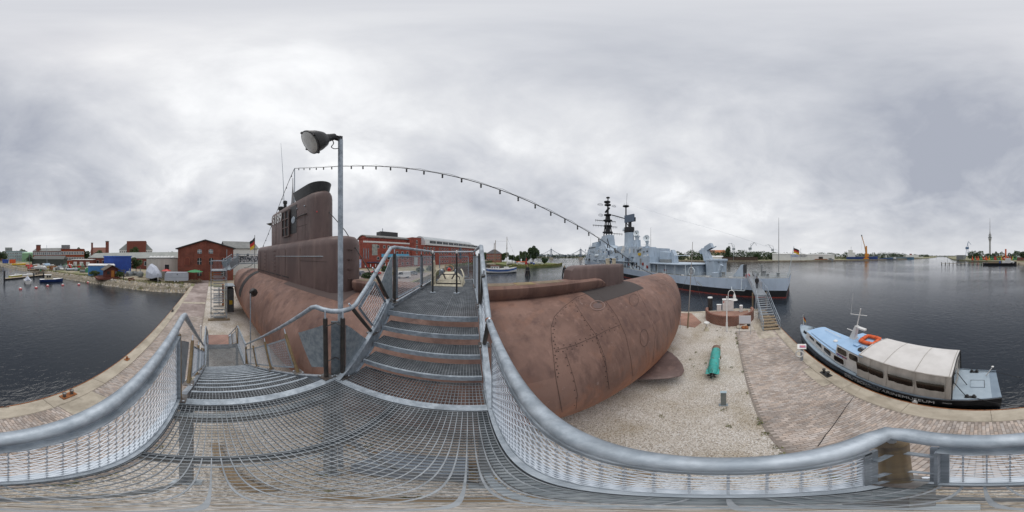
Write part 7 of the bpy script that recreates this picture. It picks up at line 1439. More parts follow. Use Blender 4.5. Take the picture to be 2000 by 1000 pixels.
# ================================================================ trees
trs = np.random.default_rng(11)
def tree(label, p, h, r_, m_=None, trunk_h=None, n=900, leaf=.35, name='tree', sq=1.0, group='trees round the harbour'):
    e = thing(name, label, 'tree', p, group=group); th = trunk_h if trunk_h is not None else h * .3
    tk = MB().tube([(0, 0, -.1), (.05 * r_, 0, th), (0, .04 * r_, h * .75)], [h * .028, h * .02, h * .006], 7)
    for k_ in range(5): a = k_ * 1.3; tk.tube([(0, 0, th * (.8 + .1 * k_)), (math.cos(a) * r_ * .5, math.sin(a) * r_ * .5, th + (h - th) * (.3 + .08 * k_))], [h * .012, h * .004], 5)
    obj('trunk', tk, bark_m, e, smooth=50)
    k = 14; cl = trs.normal(size=(k, 3)); cl /= np.linalg.norm(cl, axis=1)[:, None]; cl *= (trs.uniform(.25, .78, size=(k, 1))); cr_ = trs.uniform(.26, .46, size=k)
    n = int(n * 2.6); leaf *= 1.15; idx = trs.integers(0, k, size=n); d = trs.normal(size=(n, 3)); d /= np.linalg.norm(d, axis=1)[:, None]; pts = cl[idx] + d * (cr_[idx] * trs.uniform(.6, 1.0, size=n) ** .4)[:, None]
    hc = (h - th) / 2; pts = pts * np.array((r_, r_, hc * 1.05)) + np.array((0, 0, th * .75 + hc * 1.05)); pts[:, 2] = np.minimum(pts[:, 2], h)
    obj('crown', scatter_faces(pts, leaf, trs), m_ or leaf_m, e); return e
def wood(name, label, pts, h0, h1, depth, n, leaf, m_):
    """a far-off wood that reads as one mass: leaves over a run of crowns"""
    P_ = []; 
    for i in range(len(pts) - 1):
        a, b_ = Vector(pts[i]), Vector(pts[i + 1]); L_ = (b_ - a).length; k = max(2, int(L_ / ((h0 + h1) * .32)))
        for j in range(k):
            c = a.lerp(b_, (j + trs.random()) / k); hh = trs.uniform(h0, h1); rr_ = hh * trs.uniform(.35, .6); m = int(n * 5 * L_ / k / 100); d = trs.normal(size=(m, 3)); d /= np.linalg.norm(d, axis=1)[:, None]
            lump = 1 + .28 * np.sin(d[:, 0] * 5 + j) * np.cos(d[:, 2] * 4 + i); q = d * (trs.uniform(.75, 1, size=m) * lump)[:, None] * np.array((rr_, rr_ + depth * .3, hh * .5)) + np.array((c.x, c.y, hh * .47)); q[:, 2] = np.maximum(q[:, 2], .1); P_.append(q)
    o = obj(name, scatter_faces(np.concatenate(P_), leaf, trs), m_); o['kind'] = 'stuff'; o['label'] = label; return o
# left shore trees
for i, (u_, d, h, r_, lab) in enumerate(((158, 165, 17, 6, 'round tree behind the red brick works'), (168, 150, 13, 5, 'dark tree right of the red brick works'), (193, 150, 14, 4.5, 'tree in front of the red-roofed house'), (264, 172, 18, 6, 'tree in front of the hospital block'), (266, 68, 6.5, 2.6, 'light green bush beside the blue hall'), (340, 95, 10.5, 4.5, 'dark tree between shed and workshop'), (2, 170, 13, 6, 'dark tree at the far left end of the shore'), (7, 190, 11, 5, 'second tree at the far left end of the shore'), (44, 220, 17, 5, 'small tree behind the green hall'), (59, 118, 8, 3.0, 'dark bush left of the boat shed'), (233, 49, 2.2, 1.4, 'low shrub on the embankment beside the hut'), (185, 53, 2.2, 1.8, 'low shrub left of the wooden hut'))):
    tree(lab, B(u_, d), h, r_, leaf_d if i in (1, 5, 6, 9) else leaf_m, n=900 if h > 5 else 500, leaf=.45 if h > 9 else .22)
wood('treeline', 'distant trees along the skyline behind the left shore', [B(u_, 330) for u_ in (2040, 2010, 30, 80, 150, 240, 345)], 9, 15, 8, 900, .8, leaf_d)
gs = []
for i in range(5200):
    y = -7 - (trs.random() ** 1.3) * 120; px_ = float(np.interp(-y, [-p[1] for p in path_], [p[0] for p in path_])); gs.append((px_ - 2.4 - trs.random() ** 1.5 * 3.5, y, .08 + trs.random() * .1))
go = obj('shore_grass', scatter_faces(np.array(gs), .14, trs), mat('rough_grass', (.15, .17, .05), (.23, .21, .09), rough=.9, scale=.4, island=.3)); go['kind'] = 'stuff'; go['label'] = 'rough grass along the top of the embankment'
# ================================================================ scaffold stair and gangway to the submarine stern
sc_ = thing('scaffold_stair', 'scaffold stair tower beside the submarine stern', 'scaffold', (-17.4, .7, 0), world=True)
bx = [(-18.6, -.15), (-18.6, 1.45), (-16.4, -.15), (-16.4, 1.45)]
for x, y in bx: obj('standard', MB().tube([(x, y, 0), (x, y, 6.35)], .035, 8), galv, sc_); obj('sole_plate', MB().box((x, y, .06), (.3, .3, .1)), conc_m, sc_)
obj('base_timber', MB().bb(-16.55, -16.2, -.45, 1.75, 0, .14), wood_m, sc_)
for z in (.4, 1.4, 2.4, 3.4, 4.4, 5.3, 6.3):
    for x in (-18.6, -16.4): obj('ledger', MB().tube([(x, -.15, z), (x, 1.45, z)], .027, 6), galv, sc_)
    for y in (-.15, 1.45): obj('ledger', MB().tube([(-18.6, y, z), (-16.4, y, z)], .027, 6), galv, sc_)
for z0_, z1_, y0_, y1_ in ((.4, 1.4, -.15, 1.45), (.4, 1.4, 1.45, -.15), (2.2, 3.4, -.15, 1.45)): obj('diagonal', MB().tube([(-16.37, y0_, z0_), (-16.37, y1_, z1_)], .022, 6), galv, sc_)
for k_ in range(18): f = k_ / 17; xx = abs((k_ % 9) - 4.5) * .4; obj('tread', MB().bb(-18.5 + xx, -18.15 + xx, .1, 1.2, .3 + 4.9 * f - .02, .3 + 4.9 * f + .02), grate_m, sc_)
obj('top_deck', MB().bb(-18.6, -16.4, -.15, 1.45, 5.28, 5.33), grate_m, sc_)
for k_ in range(12): obj('guard_bar', MB().tube([(-16.4, -.1 + k_ * .135, 5.35), (-16.4, -.1 + k_ * .135, 6.3)], .01, 5), galv, sc_)
gy = thing('stern_gangway', 'grey gangway with graffiti banner from the scaffold to the submarine stern', 'gangway', (-18, 3, 5.3), world=True)
ga_, gb_, gc_ = V3(-17.5, 1.5, 5.3), V3(-18.3, 2.6, 5.95), V3(-19.0, 5.1, 5.95)
for p, q in ((ga_, gb_), (gb_, gc_)):
    d = (q - p).normalized(); sd_ = d.cross(V3(0, 0, 1)).normalized() * .6
    obj('walkway', MB().bar(p, q, 1.2, .1), galv_d, gy)
    for s_ in (-1, 1):
        obj('handrail', MB().tube([p + sd_ * s_ + V3(0, 0, 1.05), q + sd_ * s_ + V3(0, 0, 1.05)], .03, 8), galv, gy)
        for f in (0, .33, .66, 1): c = p.lerp(q, f) + sd_ * s_; obj('post', MB().bar(c, c + V3(0, 0, 1.05), .04, .04), galv_d, gy)
        obj('side_panel', MB().bar(p + sd_ * s_ + V3(0, 0, .5), q + sd_ * s_ + V3(0, 0, .5), .02, .7), galv_d if p is ga_ else mat('graffiti_banner', (.50, .51, .52), (.06, .07, .08), rough=.6, scale=2.6, lo=.48, hi=.54, detail=2, dist=1.5), gy)
kc = thing('kiosk', 'pale narrow kiosk with dark open front beside the hull', 'kiosk', (-19.6, 2.0, 0), world=True); obj('wall', MB().bb(-20.6, -18.6, 1.45, 1.7, 0, 3.2).bb(-20.6, -20.5, 1.7, 2.6, 0, 3.2), cream_m, kc); obj('roof', MB().bb(-20.7, -18.7, 1.55, 2.6, 3.2, 3.3), galv_d, kc); obj('interior', MB().bb(-20.45, -18.9, 1.75, 2.5, 0, 2.9), mat('dark_grey_panel', (.07, .075, .08), (.11, .115, .12), rough=.6, scale=2), kc); obj('meter_box', MB().bb(-18.88, -18.8, 1.95, 2.3, 1.0, 1.5), yellow_m, kc)
for i, (x, y, h, m_) in enumerate(((-21.5, 1.4, 2.9, rust_m), (-22.2, .9, 2.4, white_m))): e = thing('steel_bollard_post', ('rust-brown round post behind the scaffold', 'white round post behind the scaffold')[i], 'post', (x, y, 0)); obj('shaft', MB().lathe([(.16, 0), (.16, h)], n=12), m_, e); obj('cap', MB().lathe([(.17, h), (.1, h + .12)], n=12), m_, e)
# ================================================================ hotel and quay behind the submarine
struct('hotel_quay', MB().prism([(-14.0, 100), (6, 138), (30, 190), (60, 330), (-14.0, 330)], -3, -.05), mat('quay_paving', (.30, .27, .24), (.36, .33, .29), rough=.9, scale=.2), label='paved quay in front of the brick hotel')
struct('car_park', MB().bb(-70, -15, 24, 62, -.1, .02), mat('car_park_paving', (.24, .20, .185), (.30, .25, .23), rough=.9, scale=.2), label='paved car park behind the submarine')
hb_ = brick_wall_mat('hotel_brick', (.33, .075, .048), (.27, .06, .042), mortar=(.25, .1, .08))
HA, HB = B(703, 88), B(932, 176); hd_ = (HB - HA); HL = hd_.length; hrz = math.atan2(hd_.y, hd_.x)
ht = thing('brick_hotel', 'long red brick harbour hotel with curved grey roof and white top storey', 'building', (HA.x, HA.y, 0), hrz)   # local x along the facade, y>0 behind
hmid = 45.0
obj('wall', MB().bb(0, hmid, 0, 20, -.3, 14.2), hb_, ht); obj('wing_wall', MB().bb(hmid, HL, 2, 20, -.3, 14.6), hb_, ht)
obj('upper_wall', MB().bb(6, hmid - 4, 3, 18, 14.2, 18.2), hb_, ht); obj('stair_tower', MB().bb(hmid - 10, hmid - 2, -1, 8, 0, 19), hb_, ht)
rr = [[(x, 2.4 + 16.2 * t, 17.9 + 3.0 * math.sin(PI * (.12 + .76 * t)) - 1.1) for t in [j / 12 for j in range(13)]] + [(x, 2.4 + 16.2 * t, 17.6 + 3.0 * math.sin(PI * (.12 + .76 * t)) - 1.3) for t in [j / 12 for j in range(12, -1, -1)]] for x in (5, hmid - 3.2)]
obj('curved_roof', MB().loft(rr), grey_roof, ht, smooth=30); obj('roof_gable', MB().prism([(3, 17.5)] + [(3 + 15 * t, 17.6 + 3.0 * math.sin(PI * (.12 + .76 * t)) - 1.3) for t in [j / 10 for j in range(11)]] + [(18, 17.5)], 5.6, 6.0, Matrix(((0, 0, 1), (1, 0, 0), (0, 1, 0)))), hb_, ht)
obj('plant_room', MB().bb(17, 30, 8, 14, 19, 22.5), mat('dark_cladding', (.05, .05, .052), rough=.6), ht); obj('flue', MB().tube([(20, 11, 22.5), (20, 11, 25)], .25, 8), galv, ht)
rr = [[(x, 3 + 15 * t, 14.6 + 7.4 * math.sin(PI * (.06 + .9 * t)) ** .6) for t in [j / 12 for j in range(13)]] + [(x, 18, 14.6), (x, 3, 14.6)] for x in (hmid + 6, hmid + 52, HL - 3)]
obj('top_storey', MB().loft(rr), mat('pale_cladding', (.40, .425, .44), (.46, .485, .50), rough=.5, scale=.2), ht, smooth=30); obj('attic_wall', MB().bb(hmid + 5.5, HL - 2.5, 2.7, 3.0, 14.6, 18.9), white_m, ht)
obj('balcony', MB().bb(hmid + 4, HL - 1, .9, 3.4, 14.7, 15.0).bb(hmid + 4, HL - 1, .85, 1.0, 15.0, 16.0), white_m, ht); obj('terrace_rail', MB().bb(2, hmid - 11, .1, .3, 14.3, 15.2), white_m, ht); obj('roof_strip', MB().bb(hmid + 20, HL - 4, 9, 12, 20.1, 20.9), grey_roof, ht)
for k_ in range(10): x = hmid + 10 + k_ * 7.6; o = obj('glass_bay', MB().bb(x, x + 6.4, 2.4, 4, 16.1, 18.2), glass_m, ht); obj('mullion', MB().bb(x + 3.1, x + 3.3, 2.4, 2.6, 15.3, 18), white_m, o)
def hwin(x, z, w_, h, y=0.0): o = obj('window', MB().bb(x - w_ / 2, x + w_ / 2, y - .08, y + .05, z - h / 2, z + h / 2), white_m, ht); obj('pane', MB().bb(x - w_ * .42, x + w_ * .42, y - .12, y, z - h * .42, z + h * .42), glass_m, o)
for r_ in range(4):
    z = 2.2 + r_ * 3.3
    for x in (11, 15, 18, 24, 28, 32):
        if not (r_ in (2,) and x < 20): hwin(x, z, 1.5, 1.7)
    for k_ in range(22):
        if k_ % 5 != 4: hwin(hmid + 4 + k_ * (HL - hmid - 7) / 22, z + .2, 1.7, 1.8, 2)
for k_ in range(5): hwin(hmid - 6, 2.5 + k_ * 3.4, 1.3, 2.4, -1)
for x in (2.2, 3.6, 5.0): obj('slit_window', MB().bb(x - .25, x + .25, -.1, .05, 5, 11), glass_l, ht)
obj('mural_panel', MB().bb(7.2, 10.6, -.12, .02, 7.2, 13.4), mat('mural', (.40, .40, .36), (.22, .25, .24), rough=.7, scale=.9), ht); sgn = obj('sign_board', MB().bb(13, 33, -.5, -.3, 6.2, 8.0), mat('sky_blue_sign', (.10, .42, .66), rough=.5), ht)
obj('awning', MB().bb(4, 12, -2.6, 0, 3.2, 3.5), mat('navy_awning', (.03, .06, .14), rough=.6), ht); obj('poster', MB().bb(-1.6, -.1, -2.2, -2.0, .6, 5.0), mat('poster_blue_white', (.60, .64, .72), (.12, .25, .55), rough=.5, scale=.7), ht); obj('wing_screen', MB().bb(hmid - 8.5, hmid - 5.5, -1.3, -1.1, 1, 6), mat('pale_screen', (.42, .45, .46), rough=.5), ht); obj('glass_shaft', MB().bb(hmid + 48, hmid + 51, 1.6, 2.4, 4, 17), mat('blue_glass_shaft', (.05, .09, .14), rough=.2), ht)
arcs_bldg('white_townhouse', 'white townhouse with steep red roof left of the brick hotel', 686, 703, 92, 89, 8.5, white_m, redbrick_d, 2, 2, 5.5, 12, glass_m, 3, 3.4, 1.2, 1.8)
arcs_bldg('grey_gable_house', 'pale house mostly hidden behind the conning tower', 668, 686, 100, 98, 9, white_m, mat('red_tile_roof', (.2, .085, .06)), 3, 2, 5, 12)
# parked vehicles, terrace and greenery in front of the hotel
for i, (u_, d, m_, nm, van, lab) in enumerate(((787, 50, white_m, 'parked_van', True, 'white van parked behind the upper platform'), (694, 54, mat('car_blue', (.03, .07, .16), rough=.3), 'parked_car', False, 'dark blue car beyond the conning tower front'), (703, 58, galv, 'parked_car', False, 'silver car right of the dark blue one'), (714, 52, black_m, 'parked_car', False, 'black car in the car park behind the submarine'), (770, 56, mat('car_yellow', (.55, .4, .06), rough=.35), 'parked_car', False, 'yellow car left of the white van'), (733, 58, red_m, 'parked_car', False, 'red car in the car park below the blue sign'), (805, 58, galv_d, 'parked_car', False, 'grey car right of the white van'))):
    make_car(nm, lab, B(u_, d, .02), -phi(u_) + (.2, .9, .5, 1.2, .3, .1, .6)[i], m_, 1, van)
for i, (u_, d, h, r_) in enumerate(((716, 47, 2.2, 2.0), (752, 64, 3.4, 2.0), (822, 66, 2.6, 2.2), (842, 74, 2.4, 2.4))): tree(('dark shrub behind the conning tower', 'small tree before the hotel entrance', 'round bush at the quay before the hotel', 'bush at the corner of the hotel quay')[i], B(u_, d), h, r_, leaf_d, h * .15, 500, .22)
wood('quay_hedge', 'low green planting along the hotel quay', [V3(-13, 95, 0), V3(6, 135, 0), V3(26, 180, 0)], 1.6, 2.6, 1, 500, .35, leaf_m)
for i in range(9): p = HA.lerp(HB, .02 + i * .012) + V3(3, -3, 0); e = thing('cafe_umbrella', 'closed red cafe umbrella at the hotel, number %s along the row' % ('one', 'two', 'three', 'four', 'five', 'six', 'seven', 'eight', 'nine')[i], 'umbrella', p, group='cafe umbrellas at the hotel'); obj('canopy', MB().lathe([(.25, 1), (.2, 2.2), (.03, 2.6)], n=8), red_m if i % 2 else white_m, e); obj('pole', MB().tube([(0, 0, 0), (0, 0, 2.6)], .04, 5), galv, e)
# ================================================================ sailing ship, dolphins, island, bridge
p = B(979, 79, WATER); ss = thing('two_masted_ship', 'white and blue two-masted sailing ship across the basin', 'sailing ship', p, -phi(979) + .12); LL = 14.5
stn = [(-.5, .55, .5), (-.4, .85, .25), (-.1, 1, 0), (.2, .95, .15), (.4, .5, .6), (.52, .04, 1.1)]
def sring(f, w_, sh_, zz): return [(f * LL, s_ * w_ * 2.0 * c0, z + sh_ * c1) for s_, c0, z, c1 in ((-1, .98, zz[1], 1), (-1, .86, zz[0], .5), (1, .86, zz[0], .5), (1, .98, zz[1], 1))]
obj('hull_white', MB().loft([sring(f, w_, s_, (.15, .75)) for f, w_, s_ in stn]), white_m, ss); obj('hull_blue', MB().loft([sring(f, w_ * 1.01, s_, (.75, 1.45)) for f, w_, s_ in stn]), mat('ship_blue', (.03, .11, .36), rough=.4), ss); obj('bulwark', MB().loft([sring(f, w_ * 1.0, s_, (1.45, 1.9)) for f, w_, s_ in stn]), white_m, ss); obj('waterline', MB().loft([sring(f, w_ * .9, s_ * .3, (-.4, .16)) for f, w_, s_ in stn]), blk, ss)
obj('deck_house', MB().bb(-5, -1.2, -1.2, 1.2, 1.8, 3.4), white_m, ss); obj('house_roof', MB().bb(-5.2, -1, -1.35, 1.35, 3.4, 3.55), redbrick_d, ss); obj('fore_house', MB().bb(1.5, 3.6, -1, 1, 1.9, 2.9), white_m, ss)
for x in (-4.5, -3.3, -2.1): obj('porthole', MB().bb(x - .25, x + .25, -1.25, 1.25, 2.4, 3.0), glass_m, ss)
for x, h in ((2.8, 17.6), (-2.8, 15.8), (-3.4, 14.5)): obj('mast', MB().tube([(x, 0, 1.5), (x, 0, h)], .13, 8), cream_m if x > 0 else wood_m, ss)
obj('yard', MB().bar((2.8, -2.2, 12), (2.8, 2.2, 12), .12, .12), cream_m, ss); obj('bowsprit', MB().tube([(6.6, 0, 2.8), (9.2, 0, 3.4)], .1, 6), wood_m, ss); obj('furled_sail', MB().tube([(-2.8, 0, 4.2), (-7, 0, 4.4)], .25, 8), cream_m, ss)
for a_, b2 in (((2.8, 0, 17), (9, 0, 3.4)), ((2.8, 0, 16), (2, 1.9, 2)), ((2.8, 0, 16), (2, -1.9, 2)), ((-2.8, 0, 15.4), (2.8, 0, 15.4)), ((-2.8, 0, 15), (-7, 0, 2.4))): obj('rigging', MB().tube([a_, b2], .03, 4), blk, ss)
for i, (u_, v_) in enumerate(((1030.5, 539), (1102.5, 540))):
    p = G(u_, v_, WATER); e = thing('mooring_dolphin', ('pile cluster with pale cap in the basin, near the sailing ship', 'pile cluster with pale cap in the basin, near the destroyer')[i], 'dolphin', p, group='pile clusters in the basin')
    for k_ in range(6): a = k_ * PI / 3; obj('pile', MB().tube([(1.15 * math.cos(a), 1.15 * math.sin(a), -1), (.42 * math.cos(a), .42 * math.sin(a), 3.6)], .26, 8), blk, e, smooth=50)
    obj('centre_pile', MB().lathe([(.3, 0), (.3, 4.2), (.2, 4.3)], n=10), wood_m, e); obj('band', MB().lathe([(.95, 2.2), (.95, 2.5)], n=10), steel_m, e)
isl = MB(); ipts = [B(1000, 118), B(1040, 113), B(1075, 120), B(1094, 132), B(1098, 150), B(1060, 190), B(1010, 210), B(940, 230), B(936, 190), B(975, 150)]
isl.prism([(q.x, q.y) for q in ipts], -3, -.4); struct('marina_spit', isl, mat('spit_grass', (.12, .15, .05), (.19, .20, .08), rough=.95, scale=.15), label='grassy spit with the marina')
gs = [];
for i in range(4200): t = trs.random() * (len(ipts) - 6); k_ = int(t); q = ipts[k_].lerp(ipts[k_ + 1], t - k_) * (1 + trs.random() ** 2 * .05); gs.append((q.x, q.y, -.3 + trs.random() * .9))
go = obj('spit_reeds', scatter_faces(np.array(gs), .3, trs), mat('reeds', (.20, .22, .05), (.28, .25, .08), rough=.9, scale=.2, island=.3)); go['kind'] = 'stuff'; go['label'] = 'yellow-green reeds on the marina spit'
tree('large broad tree standing on the marina spit', B(1041, 150, -.4), 17.5, 6.2, leaf_d, 3.0, 2600, .5)
for i, (u_, d, h, r_) in enumerate(((948, 205, 13, 6), (955, 200, 9, 5), (984, 195, 12, 6), (1000, 185, 9, 5), (1012, 170, 8, 5), (1024, 165, 7, 4), (1020, 240, 16, 6), (1064, 150, 6, 3.5), (1028, 200, 14, 5))): tree('green tree on the spit %s' % ('left of the brick customs house', 'in front of the brick customs house', 'right of the brick customs house', 'above the sailing ship stern', 'above the moored yachts', 'left of the large tree', 'far behind the large tree', 'right of the large tree', 'just left behind the large tree')[i], B(u_, d, -.3), h, r_, leaf_d if i % 2 else leaf_m, h * .15, 900, .55)
arcs_bldg('brick_customs_house', 'red brick house with dark hipped roof behind the sailing ship', 950, 977, 185, 182, 9.5, redbrick, mat('dark_slate', (.07, .07, .075), rough=.7), 6, 2, 5, 14, glass_m, 3, 3.6, 1.4, 2, hip=True)
rs2 = random.Random(9)
for i in range(12):
    u_ = 992 + i * 5.6 + rs2.uniform(-1, 1); d = rs2.uniform(124, 140); m_ = rs2.choice((white_m, white_m, cream_m, blue_m, white_m)); e = thing('marina_yacht', 'small yacht laid up on the marina spit, %s from the left' % ('first second third fourth fifth sixth seventh eighth ninth tenth eleventh twelfth'.split()[i]), 'boat', B(u_, d, -.2), rs2.uniform(0, 6), group='yachts in the marina'); obj('hull', MB().loft([[(f * 6, s_ * w_ * 1.0 * c0, z) for s_, c0, z in ((-1, 1, 1.7), (-1, .6, .7), (1, .6, .7), (1, 1, 1.7))] for f, w_ in ((-.5, .7), (0, 1), (.35, .7), (.5, .05))]), m_, e); obj('cabin', MB().bb(-1.6, .9, -.6, .6, 1.7, 2.4), white_m, e); obj('cradle', MB().bb(-1.5, 1.2, -.5, .5, 0, .8), steel_m, e)
    if i % 2 == 0: obj('mast', MB().tube([(.3, 0, 1.6), (.3, 0, rs2.uniform(7, 11))], .07, 5), galv, e)
e = thing('red_sail', 'red triangular sail standing in the marina', 'sail', B(1027.5, 122, -.3), .3); obj('cloth', MB().loft([[(-1.3, -.03, .8), (1.3, -.03, .8), (.5, -.03, 6)], [(-1.3, .03, .8), (1.3, .03, .8), (.5, .03, 6)]]), redc_m, e); obj('mast', MB().tube([(.5, 0, 0), (.5, 0, 6.4)], .06, 5), galv, e)
e = thing('orange_pavilion', 'low pavilion with orange roof in the marina', 'pavilion', B(1018, 128, -.3), -phi(1018)); obj('wall', MB().bb(-3.5, 3.5, -2, 2, 0, 2.3), white_m, e); obj('roof', MB().bb(-3.9, 3.9, -2.3, 2.3, 2.3, 2.8), orange_m, e)
# bridge
brg = thing('harbour_bridge', 'blue-grey steel swing bridge with trussed towers in the distance', 'bridge', B(1076, 400, 0), world=True); brm = mat('bridge_blue_grey', (.13, .17, .23), rough=.6)
bA, bT1, bM, bT2, bB = B(1048, 400, 7.5), B(1076.5, 400, 7.5), B(1105, 404, 7.5), B(1134, 410, 7.5), B(1160, 418, 7.5)
pts_ = [bA, bT1, bM, bT2, bB]
for i in range(4): obj('deck', MB().bar(pts_[i], pts_[i + 1], 8, .9), brm, brg)
for T in (bT1, bT2):
    ax_ = (bB - bA).normalized(); nn_ = V3(-ax_.y, ax_.x, 0)
    for s_ in (-1, 1):
        for o_ in (-2.2, 2.2): obj('tower_leg', MB().bar(T + nn_ * 4 * s_ + ax_ * o_ - V3(0, 0, 9), T + nn_ * 4 * s_ + ax_ * o_ * .35 + V3(0, 0, 17), .8, .8), brm, brg)
        for k_ in range(5): obj('tower_brace', MB().bar(T + nn_ * 4 * s_ - ax_ * (2 - .3 * k_) + V3(0, 0, k_ * 3.3), T + nn_ * 4 * s_ + ax_ * (2 - .3 * k_) + V3(0, 0, k_ * 3.3 + 3), .35, .35), brm, brg)
    obj('portal', MB().bar(T - nn_ * 4.4 + V3(0, 0, 15.5), T + nn_ * 4.4 + V3(0, 0, 15.5), .9, 1.6), brm, brg); obj('finial', MB().tube([T + V3(0, 0, 16), T + V3(0, 0, 21)], .3, 5), brm, brg); obj('pier', MB().box(T - V3(0, 0, 7), (9, 12, 6), math.atan2(ax_.y, ax_.x)), conc_m, brg)
for a_, b2, s0_, s1_ in ((bA, bT1, 0, 1), (bT1, bM, 1, 0), (bM, bT2, 0, 1), (bT2, bB, 1, 0)):
    for s_ in (-1, 1):
        ch = [a_.lerp(b2, f) + nn_ * 4 * s_ + V3(0, 0, 1.2 + 15 * ((f if s1_ else 1 - f) ** 1.8)) for f in [i / 8 for i in range(9)]]
        obj('chain', MB().tube(ch, .35, 5), brm, brg)
        for k_ in range(1, 8): obj('hanger', MB().tube([ch[k_], a_.lerp(b2, k_ / 8) + nn_ * 4 * s_], .12, 4), brm, brg)
obj('under_arch', MB().tube([B(1078, 398, 0).lerp(B(1108, 402, 0), f) + V3(0, 0, 1 + 5 * math.sin(PI * f / 2)) for f in [i / 10 for i in range(11)]], .6, 5), brm, brg)
# ================================================================ opposite bank, warehouses, cranes, tower
fbp = [B(1228, 300), B(1300, 250), B(1400, 232), B(1480, 226), B(1560, 236), B(1640, 270), B(1720, 330), B(1800, 520), B(1828, 900), B(1830, 2400), B(1500, 2400), B(1240, 1500), B(1180, 900)]
struct('opposite_bank', MB().prism([(q.x, q.y) for q in fbp], -3, .3), mat('bank_ground', (.28, .25, .17), (.20, .21, .09), rough=.95, scale=.03), label='flat opposite bank across the harbour')
for i in range(7):
    a, b_ = fbp[i], fbp[i + 1]; qf = MB(); d = (b_ - a).normalized(); n = Vector((d.y, -d.x, 0)); n = n if n.dot(a) < 0 else -n
    struct('bank_wall', MB().bar(a + V3(0, 0, -1.1) + n * .6, b_ + V3(0, 0, -1.1) + n * .6, 1.0, 2.9), mat('rusty_sheet_piling', (.16, .125, .09), (.30, .265, .21), rough=.9, scale=.35, stretch=(1, 1, 3)), label='sheet-pile wall of the opposite bank')
wood('treeline', 'green wood along the opposite bank behind the destroyer', [B(1262, 320), B(1300, 280), B(1340, 265), B(1400, 262), B(1460, 265), B(1520, 300)], 11, 17, 10, 1500, .9, leaf_d)
wood('treeline', 'lower tree belt behind the white warehouses', [B(1500, 330), B(1560, 340), B(1640, 360), B(1720, 420), B(1765, 520)], 11, 17, 10, 700, 1.0, leaf_d)
tree('tall dark conifer-shaped tree rising above the opposite bank', B(1422, 262), 23, 5, leaf_d, 3, 1500, .7)
arcs_bldg('orange_roof_house', 'house with orange roof among the trees opposite', 1395, 1414, 330, 325, 13, cream_m, mat('orange_tile', (.42, .16, .07), rough=.8), 6, 2, 6, 14); arcs_bldg('grey_gable_hall', 'brown hall with curved roof behind the gun turret', 1277, 1296, 200, 205, 10, mat('brown_boards', (.15, .12, .09), rough=.8), grey_roof, 3, 1, 6, 20, glass_m, 8, 3, 2, 3); arcs_bldg('red_roof_terrace', 'row of red-roofed houses above the trees opposite', 1375, 1396, 380, 380, 15, cream_m, mat('red_tile_roof', (.2, .085, .06)), 7, 1, 6, 14); arcs_bldg('white_tent_hall', 'white low hall on the opposite bank beyond the launcher', 1388, 1412, 250, 250, 5, white_m, white_m, 2, 0, 2.5, 14)
arcs_bldg('brown_pile_stack', 'long dark brown stack of sheet piles on the opposite bank', 1410, 1480, 240, 234, 5.0, mat('dark_brown_steel', (.055, .035, .028), (.08, .05, .04), rough=.8, scale=.2, stretch=(4, 4, 1)), mat('dark_brown_steel2', (.075, .05, .04), rough=.8), 1, 0, 0, 8, flat=True, cat='pile stack')
e, w_, sg_, rz = arcs_bldg('white_warehouse', 'long white warehouse with blue lettering on the opposite bank', 1509, 1573, 246, 252, 10, mat('white_sheet', (.66, .66, .65), (.58, .58, .57), rough=.6, scale=.15), white_m, 1, 0, 1.2, 40)
text('lettering', 'NORD', 4.2, (3.0 * -sg_ * 0 + 8.5, -sg_ * .4, 6.6), (R(90), 0, PI if sg_ < 0 else 0), mat('blue_letters', (.05, .14, .5), rough=.5), e, .02); text('lettering', 'FROST', 4.2, (22, -sg_ * .4, 6.6), (R(90), 0, PI if sg_ < 0 else 0), mat('dark_letters', (.03, .035, .08), rough=.5), e, .02)
e, w_, sg_, rz = arcs_bldg('white_warehouse', 'lower white warehouse with dark gate right of the lettered one', 1573, 1630, 256, 285, 9.2, MATS['white_sheet'], white_m, 1, 0, 1.0, 40); obj('gate', MB().bb(-4, 4, -sg_ * .3 - .1, -sg_ * .3 + .1, 0, 5.5), black_m, e)
# orange harbour crane, blue coaster
p = B(1692, 318, .3); cr_ = thing('harbour_crane', 'tall orange mobile harbour crane on the opposite bank', 'crane', p, -phi(1692)); om = mat('crane_orange', (.62, .24, .03), rough=.5)
obj('undercarriage', MB().bb(-5, 5, -4, 4, .5, 3), om, cr_); obj('tower', MB().loft([[(-2.2, -2, 3), (2.2, -2, 3), (2.2, 2, 3), (-2.2, 2, 3)], [(-1.5, -1.5, 26), (1.5, -1.5, 26), (1.5, 1.5, 26), (-1.5, 1.5, 26)]]), om, cr_); obj('machine_house', MB().bb(-3, 5, -3, 3, 5, 11), om, cr_)
tip = V3(-9.5, 0, 48); base_ = V3(-1, 0, 18); obj('jib', MB().bar(base_, tip, 1.4, 1.6), mat('jib_pale_orange', (.62, .36, .18), rough=.6), cr_); obj('jib_head', MB().bar(base_.lerp(tip, .9), tip, 1.8, 2.4), grey_d, cr_); obj('luffing_ram', MB().tube([V3(-1, 0, 8), base_.lerp(tip, .3)], .5, 8), grey_d, cr_); obj('hoist_rope', MB().tube([tip, tip - V3(0, 0, 30)], .1, 4), blk, cr_)
